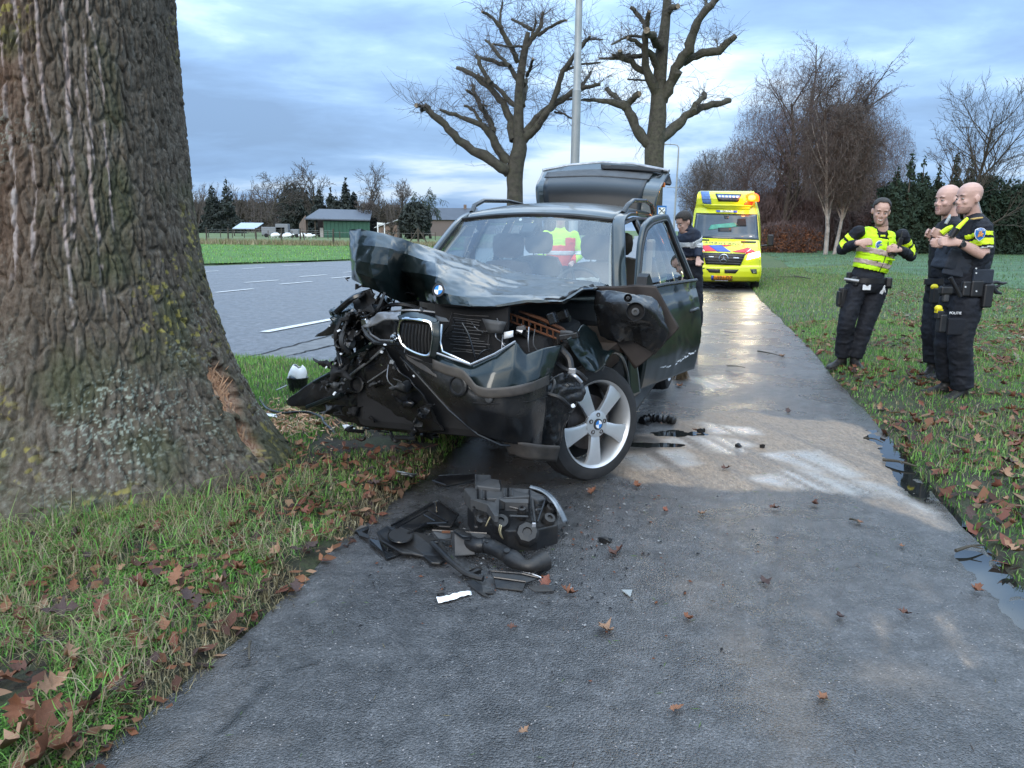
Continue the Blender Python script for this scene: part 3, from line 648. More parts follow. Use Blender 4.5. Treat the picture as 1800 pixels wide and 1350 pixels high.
def pollard(name, Y, trunk, limbs, label, seed):
    """trunk and cut limbs follow measured lines, each limb bent a little out of the picture's plane"""
    rg = random.Random(seed); base = W(*trunk[0][:2], Y); k = Y / FPX
    zb = gzf(base.x, Y) - 0.1
    t_ = empty(name, (base.x, Y, zb), label, 'tree', 'pollarded trees along the path'); o_ = Vector((base.x, Y, zb))
    pts = [Vector((base.x, Y, zb)) - o_] + [W(a, b, Y) - o_ for a, b, c in trunk]
    MBt = MB(); P = catmull([tuple(p) for p in pts], 26); rr = np.interp(np.linspace(0, 1, 26), np.linspace(0, 1, len(pts)), [trunk[0][2] * k * .5 * 1.35] + [c * k * .5 for a, b, c in trunk])
    P[:, 0] += .02 * k * 30 * fbm(P * 1.5, 2); MBt.tube([tuple(p) for p in P], list(rr), 14); 
    cuts = []; wood = TreeMB(); tw = TreeMB(); allp = []
    for ln in limbs:
        dep = rg.uniform(-1, 1); dy = 0; q = []
        for i, (a, b, c) in enumerate(ln):
            s_ = i / max(1, len(ln) - 1); yy = Y + dep * 1.1 * s_ * (Y / 20); q.append((W(a, b, yy) - o_, c * k * .5))
        n = max(5, 3 * len(q)); P = catmull([tuple(p) for p, _ in q], n); P[1:-1] += np.array([[rg.gauss(0, .35) for _ in range(3)] for _ in range(n - 2)]) * q[-1][1]; rr = np.interp(np.linspace(0, 1, n), np.linspace(0, 1, len(q)), [r for _, r in q]) * np.array([rg.uniform(.88, 1.18) for _ in range(n)])
        MBt.tube([tuple(p) for p in P], list(rr), 9)
        d = Vector(P[-1]) - Vector(P[-2]); cuts.append((Vector(P[-1]) + d.normalized() * .004, d, rr[-1] * .95)); allp.append((P, rr))
    MBt.build('trunk', M['pollard'], t_, True); [MB().disc(a_, b_, c_, 9, .01).build('cut_end', M['cut'], t_) for a_, b_, c_ in cuts]
    for P, rr in allp:
        m = len(P)
        for i in range(int(12 + 1.2 * m)):
            j = rg.randrange(1, m); p = Vector(P[j]); d = Vector((rg.gauss(0, 1), rg.gauss(0, 1), rg.gauss(.45, .6))).normalized()
            L = rg.uniform(.35, 1.15) * Y / 20 * (0.9 if Y < 25 else 0.7)
            a, d2 = wander(p, d, L, 4, .22, .05, rg); tw.add(a, [.010 * Y / 20 * .6 * (1 - i_ * .16) for i_ in range(5)], 3)
            for kk in range(3):
                jj = rg.randrange(1, 4); d3 = (d2 + Vector((rg.gauss(0, .8), rg.gauss(0, .8), rg.gauss(0, .6)))).normalized()
                b, _ = wander(a[jj], d3, L * rg.uniform(.3, .7), 2, .3, 0, rg); tw.add(b, [.0055 * Y / 20 * .7, .004 * Y / 20 * .7, .0025 * Y / 20 * .7], 3)
    tw.build('twigs', M['twig'], t_)
    return t_
def rr7(l, s=3.0, ox=720, oy=0): return [(ox + a / s, oy + b / s, c / s) for a, b, c in l]
LA = [rr7(x) for x in (
 [(520, 905, 60), (470, 880, 52), (300, 760, 44), (200, 680, 38), (120, 600, 30), (80, 555, 26)], [(110, 592, 22), (70, 572, 22), (35, 556, 20)],
 [(515, 860, 50), (460, 780, 42), (420, 700, 36), (360, 655, 26), (250, 610, 18), (160, 580, 14)], [(435, 700, 32), (425, 650, 30), (380, 570, 24), (340, 490, 20), (333, 450, 18)], [(350, 515, 14), (320, 488, 13), (300, 475, 12)], [(390, 680, 20), (350, 600, 16), (290, 558, 14)], [(400, 600, 10), (385, 555, 10), (410, 560, 8)],
 [(550, 740, 44), (530, 620, 38), (480, 530, 32), (420, 460, 30), (340, 400, 26), (250, 358, 20)], [(430, 440, 26), (395, 390, 22), (360, 310, 18), (352, 295, 16)], [(590, 570, 26), (540, 545, 24), (470, 470, 20), (400, 425, 16), (362, 392, 12)],
 [(600, 450, 30), (550, 390, 28), (520, 345, 24), (430, 320, 20), (350, 298, 14)], [(530, 350, 20), (470, 290, 18), (430, 240, 16), (400, 212, 12)], [(590, 245, 12), (520, 245, 12), (440, 232, 9)], [(570, 330, 26), (545, 270, 24), (500, 190, 22), (470, 130, 20), (420, 85, 16), (382, 62, 12)], [(478, 130, 14), (480, 70, 12), (490, 15, 9)],
 [(610, 250, 26), (650, 200, 24), (690, 140, 20), (703, 65, 14)], [(680, 185, 18), (730, 150, 14), (780, 122, 12), (828, 108, 10)], [(640, 155, 18), (590, 125, 16), (540, 102, 12)], [(645, 190, 14), (660, 140, 12), (665, 105, 10)], [(620, 400, 18), (635, 360, 15), (650, 310, 11)],
 [(610, 700, 40), (680, 620, 38), (740, 570, 36), (830, 510, 30), (900, 470, 24), (960, 458, 20), (1005, 445, 16)], [(600, 740, 46), (660, 680, 40), (720, 600, 34), (770, 500, 28), (800, 400, 26), (850, 320, 22), (910, 240, 20), (950, 190, 14)], [(915, 215, 10), (960, 207, 9), (1018, 210, 7)], [(820, 375, 14), (900, 340, 12), (1005, 330, 8)], [(900, 462, 20), (930, 420, 17), (955, 380, 14)], [(765, 590, 12), (810, 600, 10), (858, 625, 8)], [(790, 520, 12), (880, 525, 10), (980, 525, 8)], [(600, 560, 24), (610, 480, 22), (615, 420, 20)])]
TA = [rr7([(555, 1040, 80)])[0]] + rr7([(553, 950, 84), (560, 860, 86), (580, 780, 76), (575, 700, 58), (575, 600, 50), (578, 480, 44), (590, 360, 40), (610, 250, 34), (625, 170, 22)])
pollard('pollarded_tree', 19.0, TA, LA, 'pollarded oak left of the grey lamp post, rising behind the car roof', 4)
LB = [rr7(x) for x in (
 [(1265, 760, 60), (1220, 720, 50), (1170, 620, 48), (1140, 560, 44), (1080, 545, 30), (1000, 530, 22), (915, 525, 14)], [(1130, 560, 34), (1090, 520, 28), (1040, 468, 22)], [(1145, 560, 34), (1180, 520, 32), (1212, 495, 28)],
 [(1320, 730, 60), (1380, 690, 52), (1450, 620, 46), (1520, 575, 40), (1620, 550, 34), (1688, 530, 28)], [(1500, 590, 30), (1530, 530, 28), (1552, 492, 26)],
 [(1330, 530, 60), (1370, 440, 56), (1420, 340, 54), (1470, 260, 46), (1500, 160, 40), (1560, 70, 36), (1640, -30, 30)], [(1440, 330, 44), (1530, 290, 40), (1640, 260, 34), (1720, 190, 28)], [(1625, 255, 7), (1622, 225, 7), (1618, 205, 6)], [(1560, 60, 20), (1565, 20, 16), (1550, -10, 12)],
 [(1310, 510, 50), (1270, 420, 44), (1245, 320, 36), (1245, 220, 30), (1255, 120, 24), (1265, 60, 20)], [(1250, 160, 26), (1215, 90, 22), (1165, 38, 16)], [(1240, 290, 24), (1170, 300, 20), (1080, 308, 15), (1000, 308, 10)], [(1160, 290, 14), (1110, 295, 14), (1070, 290, 13)], [(1260, 400, 34), (1190, 350, 30), (1130, 310, 26), (1110, 268, 22)], [(1310, 380, 34), (1280, 300, 30), (1220, 240, 24), (1150, 200, 18)], [(1230, 195, 14), (1160, 190, 14), (1065, 235, 9)], [(1330, 250, 44), (1290, 200, 38), (1250, 160, 30)], [(1350, 80, 30), (1380, 50, 26), (1415, 32, 24)], [(1250, 425, 8), (1200, 422, 8), (1150, 418, 8)])]
TB = rr7([(1285, 1040, 90), (1290, 900, 96), (1290, 800, 98), (1300, 700, 92), (1310, 600, 84), (1312, 500, 74), (1320, 400, 66), (1330, 280, 62), (1345, 150, 50), (1357, 20, 40), (1362, -80, 30)])
pollard('pollarded_tree', 31.0, TB, LB, 'thicker pollarded oak right of the lamp post, behind the raised tailgate', 9)

# ------------------------------------------------------------------ right-hand wood: birches, bare trees, conifers, hedge
def at(px, Y, z=None): p = W(px, 402, Y); return (p.x, Y, gzf(p.x, Y) if z is None else z)
def hpx(py, Y): return H_EYE + (402 - py) / FPX * Y + 0.0
BIR = dict(wob=.05, up=(0.0, .10, -.10, -.16), taper=.25, lv=4, kids=(22, 9, 7, 4), first=.22, ang=(.35, .75), len=(.24, .46), cone=.30, thick=.05, min=.013, stem=.98)
Yb = 58.0
bare_tree('birch_tree', at(1455, 50), hpx(122, 50) * .78, .15, BIR, M['birch'], M['twig'], 'birch with pale forked trunk in front of the bare wood, left of the laughing officer', seed=5, rotlean=(.03, 0), fine=(.24, .66, .36, 15000, .9))
bare_tree('birch_tree', at(1470, 50.8), hpx(118, 50) * .76, .13, BIR, M['birch'], M['twig'], 'second birch stem leaning right beside the forked pale birch', seed=15, rotlean=(.12, 0), fine=(.22, .66, .36, 12000, .9))
for k, (px, Y, top, r, sd_, red, lab) in enumerate([
  (1410, 62, 95, .30, 21, 1, 'tallest bare tree of the wood behind the ambulance'),
  (1375, 60, 130, .25, 22, 1, 'bare tree left of the tallest one in the wood behind the ambulance'),
  (1440, 66, 118, .26, 23, 1, 'bare tree behind the birches in the wood'),
  (1340, 63, 190, .22, 24, 1, 'medium bare tree above the right side of the ambulance'),
  (1500, 64, 170, .22, 25, 1, 'bare tree at the right edge of the wood behind the laughing officer'),
  (1300, 70, 250, .20, 26, 0, 'low bare tree directly above the ambulance beacon'),
  (1255, 75, 262, .22, 27, 0, 'leftmost small bare tree over the ambulance roof'),
  (1228, 90, 285, .22, 28, 0, 'rounded bare tree beside the thin lamp post'),
  (1530, 70, 215, .20, 29, 1, 'thin bare tree between the wood and the conifers')]):
    bare_tree('bare_tree', at(px, Y), hpx(top, Y) * 1.0, r, dict(CF, stem=.80, lv=4, kids=(13, 7, 5, 3), len=(.30, .52), min=.013, first=.15, ang=(.35, .9)), M['limb'], M['twig_red'] if red else M['twig'], lab, seed=sd_, fine=(.30, .58, .42, 12000, .3))
bare_tree('bare_tree', at(1700, 52), hpx(195, 52), .17, dict(CF, stem=.9, kids=(15, 8, 5, 2), first=.12, up=(0.0, .08, .10, .12), ang=(.35, .85), len=(.40, .62), min=.012), M['limb'], M['limb'], 'spreading bare tree rising over the hedge behind the two bald officers', seed=31)
for j, px in enumerate((1762, 1655)):
    bare_tree('bare_tree', at(px, 60), hpx(262 if j else 250, 60), .12, dict(CF, stem=.9, kids=(8, 6, 4, 3), first=.2, up=(0, .1, .08, .05), min=.014), M['limb'], M['twig'], ('small bare tree at the far right over the hedge', 'small bare tree at the left end of the hedge top')[j], seed=40 + j)

# long dark conifer hedge right, low hedge of withered beech left of it
hd = empty('conifer_hedge', at(1700, 56), 'dense dark green conifer hedge behind the officers', 'hedge')
hx = W(1545, 402, 56).x; hx2 = W(2000, 402, 56).x; cxh = hd.location.x
leafmass('foliage', ((hx + hx2) / 2 - cxh, 0, 2.55), ((hx2 - hx) / 2, 1.6, 2.9), 62000, .145, M['needle'], hd, 3, 1.4, 'box')
mb = MB()
for k in range(14): x_ = hx + (hx2 - hx) * (k + .5) / 14 - cxh; mb.tube([(x_, 0, -.2), (x_ + .1, .1, 4.2)], [.09, .03], 6)
mb.box(((hx + hx2) / 2 - cxh, .3, 2.0), (hx2 - hx - 1.0, 1.3, 4.0)); mb.build('stems', M['needle'], hd)
for k, (px, top, Y) in enumerate([(1590, 262, 54), (1612, 268, 56), (1568, 288, 53), (1640, 285, 57), (1668, 248, 60), (1696, 255, 60), (1720, 300, 58)]):
    lab = ['pointed dark conifer nearest the bare wood', 'pointed conifer second from the left above the hedge', 'low conifer at the left end of the hedge', 'conifer left of the twin olive conifers', 'left of the twin olive conifers inside the spreading bare tree', 'right of the twin olive conifers inside the spreading bare tree', 'blunt conifer right of the twin olive conifers'][k]
    if k in (4, 5): lab = lab.replace('left of the twin olive', 'left olive').replace('right of the twin olive', 'right olive').replace('conifers inside', 'conifer of two inside')
    t_ = empty('conifer', at(px, Y), lab, 'tree', 'conifers above the hedge'); h_ = hpx(top, Y)
    leafmass('foliage', (0, 0, h_ * .5), (1.3, 1.3, h_ * .5), 4200, .16, M['needle2'] if k in (4, 5) else M['needle'], t_, 50 + k, 1, 'cone', .5)
    mb = MB(); mb.tube([(0, 0, -.2), (0, 0, h_ * .93)], [.12, .02], 6); mb.build('trunk', M['limb'], t_)
# undergrowth of the wood
bh_ = empty('beech_shrub', at(1385, 54), 'low shrub of withered reddish brown beech leaves beside the ambulance', 'shrub')
leafmass('foliage', (0, 0, .8), (2.6, 1.0, 1.15), 5200, .085, M['beech'], bh_, 61)
leafmass('twigs', (0, 0, .9), (2.7, 1.0, 1.3), 3500, .4, M['twig_red'], bh_, 62, 2.0, asp=.04)
uw = leafmass('undergrowth', (W(1440, 402, 62).x, 62, 1.9), (9.6, 3, 2.6), 36000, .55, M['twig_red'], None, 63, 2.0, asp=.03); tag(uw, 'tangled brown undergrowth filling the foot of the bare wood', 'undergrowth', kind='stuff')
uw = leafmass('undergrowth', (W(1500, 402, 68).x, 69, 2.6), (11, 1.2, 3.4), 20000, .65, M['limb'], None, 64, 2.0, asp=.04); tag(uw, 'dark thicket behind the bare wood', 'undergrowth', kind='stuff')
# house roof glimpsed behind the wood
mb = MB(); hq = at(1545, 80); mb.box((hq[0], 80, 1.8), (9, 5, 3.6)); 
bd = empty('house', (hq[0], 80, 0), 'low brick house with dark roof glimpsed between wood and conifers', 'house')
MB().box((0, 0, 1.7), (10, 5, 3.4)).build('wall', pmat('brick_far', (0.20, 0.11, 0.08), .9), bd)
MB().prism([(-5.3, -2.9, 3.4), (-5.3, 2.9, 3.4), (-5.3, 0, 5.3)], (10.6, 0, 0)).build('roof', pmat('roof_tiles_far', (0.10, 0.07, 0.065), .8), bd)

# ------------------------------------------------------------------ far left: wood, single trees
r9 = random.Random(99); M['needle_far'] = pmat('far_conifer', (0.030, 0.038, 0.034), .95, var=.4, vscale=1)  # distance haze is greyed into the far needle colour
ww = TreeMB(); 
for k in range(150):
    px = r9.uniform(250, 700); Y = r9.uniform(165, 185); p = W(px, 402, Y); h_ = r9.uniform(6.5, 9.5) * (1.05 if px < 480 else .85)
    tmq = (ww, ww); grow(tmq, Vector((p.x, Y, 0)), Vector((r9.gauss(0, .05), 0, 1)), h_ * .95, .13, 0, dict(CF, lv=3, kids=(7, 4, 2), first=.3, ang=(.3, .7), len=(.25, .42), thick=9, min=.035, cone=.2), r9)
wd_ = ww.build('far_wood', M['twig'], None); tag(wd_, 'far-off bare wood along the horizon left of the barn', 'wood', kind='stuff')
bk = leafmass('far_thicket', (W(420, 402, 190).x, 192, 3.2), (42, 3, 4.4), 34000, .9, M['limb'], None, 71, 2.0, 'box', asp=.12); tag(bk, 'dark thicket filling the foot of the far wood', 'wood', kind='stuff')
bk = leafmass('far_thicket', (W(870, 402, 190).x, 192, 1.8), (30, 3, 2.4), 14000, .9, M['limb'], None, 72, 2.0, 'box', asp=.12); tag(bk, 'low far thicket behind the farm garden and the car', 'wood', kind='stuff')
for k, (px, Y, top, w_, kind) in enumerate([(402, 150, 322, 3.4, 0), (376, 150, 332, 3.2, 1), (520, 140, 332, 3.0, 0), (552, 142, 340, 3.2, 1), (563, 130, 338, 3.0, 0), (583, 128, 335, 2.2, 1), (609, 120, 317, 2.4, 0), (623, 122, 340, 2.6, 1), (595, 122, 345, 2.2, 1), (730, 100, 360, 2.1, 2)]):
    lab = ['dark spruce towering left in the far wood', 'dark fir at the far left next to the oak trunk', 'rounded dark pine just right of the spreading far oak', 'narrow dark pine above the barn roof', 'tallest narrow fir above the open barn bay', 'bushy fir beside the tallest narrow fir', 'pointed spruce above the green barn wall', 'broad dark fir right of the pointed spruce', 'broad fir left below the pointed spruce', 'dark evergreen bush below the weeping willow'][k]
    t_ = empty('conifer', at(px, Y), lab, 'tree', 'dark conifers of the far wood'); h_ = hpx(top, Y)
    leafmass('foliage', (0, 0, h_ * .5), (w_, w_, h_ * .52), 2600, .34, M['needle_far'], t_, 80 + k, 1, 'ell' if kind == 2 or k == 2 else 'cone', .5)
    mb = MB(); mb.tube([(0, 0, -.2), (0, 0, h_ * .93)], [.2, .03], 6); mb.build('trunk', M['limb'], t_)
for k, (px, Y, top, cfg, sd_, lab) in enumerate([
  (474, 120, 320, dict(CF, stem=.85, kids=(12, 7, 5, 3), first=.2, ang=(.6, 1.2), len=(.45, .65), min=.03), 3, 'broad spreading bare oak before the far wood'),
  (480, 112, 372, dict(CF, stem=.8, kids=(10, 6, 4, 3), first=.15, min=.03), 13, 'small bare tree right under the spreading far oak'),
  (555, 132, 318, dict(CF, stem=.9, kids=(12, 6, 5, 3), first=.3, min=.03, up=(0, .12, .1, .05)), 6, 'pale rounded bare crown above the barn'),
  (655, 118, 322, dict(CF, stem=.85, kids=(12, 7, 5, 3), first=.2, ang=(.4, .9), min=.026), 7, 'tall bare tree right of the pointed spruce'),
  (632, 108, 350, dict(CF, stem=.85, kids=(10, 7, 4, 3), first=.2, min=.026), 8, 'bare tree before the green barn wall'),
  (705, 108, 332, dict(CF, stem=.85, kids=(12, 8, 5, 3), first=.15, ang=(.5, 1.0), up=(0, .1, .1, .08), min=.024), 9, 'round fan-shaped bare tree left of the willow'),
  (690, 98, 385, dict(CF, stem=.8, kids=(9, 6, 4, 3), first=.1, min=.022), 10, 'low bare garden tree before the farm shed'),
  (757, 104, 334, dict(CF, stem=.8, kids=(9, 8, 8, 4), first=.35, ang=(.5, 1.0), up=(0, .02, -.28, -.5), min=.02), 12, 'weeping willow with drooping pale twigs')]):
    bare_tree('bare_tree' if k < 7 else 'willow_tree', at(px, Y), hpx(top, Y), .22, cfg, M['limb'], M['twig'] if k < 7 else M['needle2'], lab, seed=sd_)
# ================================================================== FARM, FENCE, POSTS, SIGNS
M['darkroof'] = pmat('dark_sheet_roof', (0.055, 0.065, 0.085), 0.5, var=0.15, vscale=1)
M['greenwall'] = pmat('green_sheet_wall', (0.022, 0.080, 0.055), 0.7, var=0.2, vscale=0.6)
M['board'] = pmat('weathered_boards', (0.17, 0.12, 0.095), 0.85, var=0.35, vscale=1.5)
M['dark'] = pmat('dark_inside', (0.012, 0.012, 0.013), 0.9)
M['white'] = pmat('white_paint', (0.72, 0.73, 0.74), 0.5, var=0.06)
M['greypost'] = pmat('galvanised_post', (0.30, 0.315, 0.31), 0.55, metal=0.3, var=0.15, vscale=3, bumpv=0.1)
M['postwood'] = pmat('fence_post_wood', (0.060, 0.050, 0.040), 0.9, var=0.35, vscale=6)
Yf = 104.0
def wx_(px, Y): return W(px, 402, Y).x
def zz_(py, Y, px=640): return W(px, py, Y).z
bn = empty('barn', (wx_(540, Yf), Yf, 0), 'open fronted barn with slate blue roof, weathered gable and green sheet wall', 'barn')
bx0 = bn.location.x; X = lambda px, Y=Yf: wx_(px, Y) - bx0
zt_, zb_ = 2.95, 0.1
MB().prism([(X(538), 0, 0.05), (X(508), 5, 0.05), (X(508), 5, 1.8), (X(525), 2, 2.5), (X(538), 0, 3.0)], (0, .12, 0)).build('gable_wall', M['board'], bn)
for i in range(10):
    a = i / 10.0; x0 = X(538) + (X(509) - X(538)) * a; y0 = 5 * a - .03; hgt_ = 3.0 - 1.15 * a
    MB().box((x0, y0 - .03, hgt_ / 2), (.24, .03, hgt_ - .05), R(-70)).build('board', M['board'], bn)
MB().box(((X(569) + X(650)) / 2, .05, 1.15), (X(650) - X(569), .12, 2.2)).build('green_wall', M['greenwall'], bn)
for i in range(11):
    MB().box((X(569) + .35 + i * (X(650) - X(569) - .5) / 10.5, -.04, 1.15), (.07, .05, 2.2)).build('rib', M['greenwall'], bn)
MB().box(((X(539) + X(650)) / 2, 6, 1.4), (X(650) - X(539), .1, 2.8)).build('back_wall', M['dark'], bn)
for px in (540, 554, 569): MB().box((X(px), .1, 1.35), (.16, .16, 2.6)).build('post', M['postwood'], bn)
MB().add([(X(537), -.5, 2.55), (X(652), -.5, 2.45), (X(640), 6.5, 3.85), (X(541), 6.5, 3.95), (X(537), -.5, 2.40), (X(652), -.5, 2.30), (X(640), 6.5, 3.7), (X(541), 6.5, 3.8)], [(0, 1, 2, 3), (7, 6, 5, 4), (0, 4, 5, 1), (1, 5, 6, 2), (2, 6, 7, 3), (3, 7, 4, 0)]).build('roof', M['darkroof'], bn)
MB().box((X(561), 2.5, .7), (.9, .6, 1.3)).build('bale', M['white'], bn)
sh = empty('field_shelter', (wx_(437, 110), 110, 0), 'small open shelter with pale tin roof standing in the pasture', 'shelter')
MB().add([(-1.9, -1.1, 1.15), (1.3, -1.1, 1.15), (1.9, .8, 1.95), (-1.3, .8, 1.95), (-1.9, -1.1, 1.08), (1.3, -1.1, 1.08), (1.9, .8, 1.88), (-1.3, .8, 1.88)], [(0, 1, 2, 3), (7, 6, 5, 4), (0, 4, 5, 1), (1, 5, 6, 2), (2, 6, 7, 3), (3, 7, 4, 0)]).build('roof', pmat('pale_tin', (0.34, 0.40, 0.47), .5), sh)
for a_, b_ in ((-1.7, -.9), (1.2, -.9), (1.7, .7), (-1.2, .7)): MB().box((a_, b_, .6), (.12, .12, 1.25 if b_ < 0 else 2.5)).build('post', M['postwood'], sh)
# white farm things beside the barn
for k, (px, w_, h_, lab) in enumerate([(482, 3.0, 1.0, 'grey farm trailer parked left of the barn'), (497, 1.6, 1.4, 'pale upright cabinet beside the farm trailer'), (519, 1.0, .75, 'grey plastic water tank behind the pasture fence')]):
    p = at(px, 100); t_ = empty('farm_trailer' if k == 0 else ('cabinet' if k == 1 else 'water_tank'), (p[0], 100, .1), lab, 'trailer' if k == 0 else ('cabinet' if k == 1 else 'tank'))
    MB().box((0, 0, .3 + h_ / 2), (w_, 1, h_)).build('body', pmat('farm_grey_%d' % k, (0.17, 0.18, 0.20), .6), t_, bev=.05)
    for s_ in (-1, 1): MB().disc((s_ * w_ * .3, -.5, .25), (0, 1, 0), .25, 12, .15).build('wheel' if k == 0 else 'foot', M['dark'], t_)
for k, (px, Y, w_, h_, lab) in enumerate([(480, 96, .6, .32, 'leftmost'), (484, 96, .9, .4, 'second from the left'), (501, 96, .7, .3, 'third from the left'), (505, 97, .9, .4, 'fourth from the left'), (531, 96, .9, .4, 'fifth from the left'), (543, 96, .8, .35, 'rightmost')]):
    p = at(px, Y); t_ = empty('sheep', (p[0], Y, .1), lab + ' of the white sheep resting before the barn', 'sheep', 'sheep before the barn'); mb = MB()
    mb.tube([(-w_ / 2, 0, h_ * .8), (-w_ / 4, 0, h_ * .9), (w_ / 4, 0, h_ * .9), (w_ / 2, 0, h_ * .75)], [.12, .26, .27, .15], 10); mb.tube([(w_ / 2, 0, h_ * .8), (w_ / 2 + .22, 0, h_ * 1.1), (w_ / 2 + .36, 0, h_ * 1.0)], [.11, .10, .05], 8)
    for a_, b_ in ((-.3, -.1), (-.3, .1), (.3, -.1), (.3, .1)): mb.tube([(a_ * w_, b_, h_ * .8), (a_ * w_, b_, 0)], [.05, .035], 5)
    mb.build('body', M['white'], t_, True)
# farmhouse roofs right of the willow and the garden shed
fh = empty('farmhouse', (wx_(792, 140), 140, 0), 'distant farmhouse with dark pitched roof just left of the windscreen', 'house')
MB().box((0, 0, 1.5), (9, 6, 3)).build('wall', pmat('house_wall_far', (0.16, 0.13, 0.12), .9), fh)
MB().prism([(-4.8, -3.4, 2.9), (-4.8, 3.4, 2.9), (-4.8, 0, 5.0)], (9.6, 0, 0)).build('roof', M['darkroof'], fh)
MB().box((2.6, 0, 5.0), (.5, .5, 1.2)).build('chimney', M['board'], fh)
gs = empty('garden_shed', (wx_(683, 105), 105, 0), 'low garden shed with pale edged sloping roof', 'shed')
MB().box((0, 0, .9), (2.6, 2, 1.8)).build('wall', M['board'], gs)
MB().add([(-1.7, -1.3, 1.5), (1.6, -1.3, 2.6), (1.6, 1.3, 2.6), (-1.7, 1.3, 1.5), (-1.7, -1.3, 1.4), (1.6, -1.3, 2.5), (1.6, 1.3, 2.5), (-1.7, 1.3, 1.4)], [(0, 1, 2, 3), (7, 6, 5, 4), (0, 4, 5, 1), (1, 5, 6, 2), (2, 6, 7, 3), (3, 7, 4, 0)]).build('roof', pmat('pale_shed_roof', (.42, .44, .46), .6), gs)
bs_ = empty('notice_board', (wx_(670, 98), 98, 0), 'white framed board standing at the pasture edge', 'board')
for s_ in (-1, 1): MB().box((s_ * .42, 0, 1.0), (.14, .1, 2.2)).build('post', M['white'], bs_)
MB().box((0, 0, 1.95), (.7, .08, .25)).build('crossbar', M['white'], bs_)
# pasture fence: posts one by one, wires between
fe = empty('pasture_fence', (0, 0, 0), 'wire fence on dark wooden posts crossing the pasture', 'fence')
fp = [(362, 64, 452, 2), (400, 66, 0, 0), (449, 68, 0, 0), (494, 66, 0, 0), (527, 64, 0, 0), (585, 60, 0, 0)]
last = None
for px, Y, _, _ in fp:
    x_ = wx_(px, Y); h_ = 1.35; MB().tube([(x_, Y, 0), (x_ + .03, Y, h_)], [.075, .06], 7).build('post', M['postwood'], fe)
    if last:
        for z_ in (.5, .9, 1.2): MB().tube([(last[0], last[1], z_), (x_, Y, z_)], .008, 4).build('wire', M['greypost'], fe)
    last = (x_, Y)
MB().tube([(wx_(536, 64), 64, 0.0), (wx_(531, 64), 64, 1.1)], .05, 6).build('leaning_post', M['postwood'], fe)
f2_ = empty('pasture_fence', (0, 0, 0), 'second line of thin posts farther back in the pasture', 'fence'); last = None
for px in range(366, 770, 21):
    x_ = wx_(px, 92); MB().tube([(x_, 92, 0), (x_, 92, 1.0)], .05, 5).build('post', M['postwood'], f2_)
    if last is not None: MB().tube([(last, 92, .85), (x_, 92, .85)], .012, 4).build('wire', M['greypost'], f2_)
    last = x_
tr = empty('brace_post', (wx_(735, 70), 70, 0), 'fence corner post with two leaning braces behind the crumpled bonnet', 'post')
MB().tube([(0, 0, 0), (0, 0, 1.5)], .09, 8).build('post', M['postwood'], tr)
for s_ in (-1, 1): MB().tube([(s_ * .9, 0, 0), (0, 0, 1.4)], .06, 7).build('brace', M['postwood'], tr)
# rough tan grass along the fence
r_ = np.random.RandomState(5)

# lamp posts
lp = empty('lamp_post', (wx_(1012, 17.5), 17.5, 0), 'tall grey steel lamp post between the two pollarded oaks', 'lamp post'); lx = lp.location.x; k_ = 17.5 / FPX
b0 = W(1010, 300, 17.5); b1_ = W(1014, 160, 17.5); b2_ = W(1018, 0, 17.5)
MB().tube([(b0.x - lx - .0, 0, 0), (b1_.x - lx, 0, b1_.z)], [.105, .093], 20).build('pole', M['greypost'], lp, True)
MB().tube([(b1_.x - lx, 0, b1_.z - .002), (b1_.x - lx, 0, b1_.z + .05), (b2_.x - lx, 0, b2_.z), (b2_.x - lx + .06, 0, b2_.z + 3)], [.098, .080, .074, .06], 20).build('upper_pole', M['greypost'], lp, True)
MB().tube([(b2_.x - lx + .06, 0, b2_.z + 2.95), (b2_.x - lx - .6, .2, b2_.z + 3.3), (b2_.x - lx - 1.2, .4, b2_.z + 3.35)], [.05, .045, .05], 10).build('arm', M['greypost'], lp, True)
MB().box((b2_.x - lx - 1.5, .45, b2_.z + 3.35), (.7, .28, .12)).build('lamp_head', M['greypost'], lp, bev=.03)
for k, (px, Y, top, rr, lab) in enumerate([(1184, 48, 255, .06, 'thin goosenecked lamp post right of the thicker pollarded oak'), (1204, 110, 330, .09, 'faint distant lamp post between the thin lamp post and the ambulance')]):
    z_ = W(px, top, Y).z; t_ = empty('lamp_post', (wx_(px, Y), Y, 0), lab, 'lamp post')
    arm = .75 if k == 0 else 2.4
    MB().tube([(0, 0, -.3), (.06, 0, z_ - .5), (.06, 0, z_ - .15), (-.03, 0, z_), (-.2, 0, z_ + .03), (-arm, 0, z_ + .05)], [rr * 1.2, rr * .8, rr * .7, rr * .6, rr * .55, rr * .5], 10).build('pole', M['greypost'], t_, True)
    MB().box((-arm - .2, 0, z_ + .04), (.5, .2, .09)).build('lamp_head', M['greypost'], t_, bev=.02)
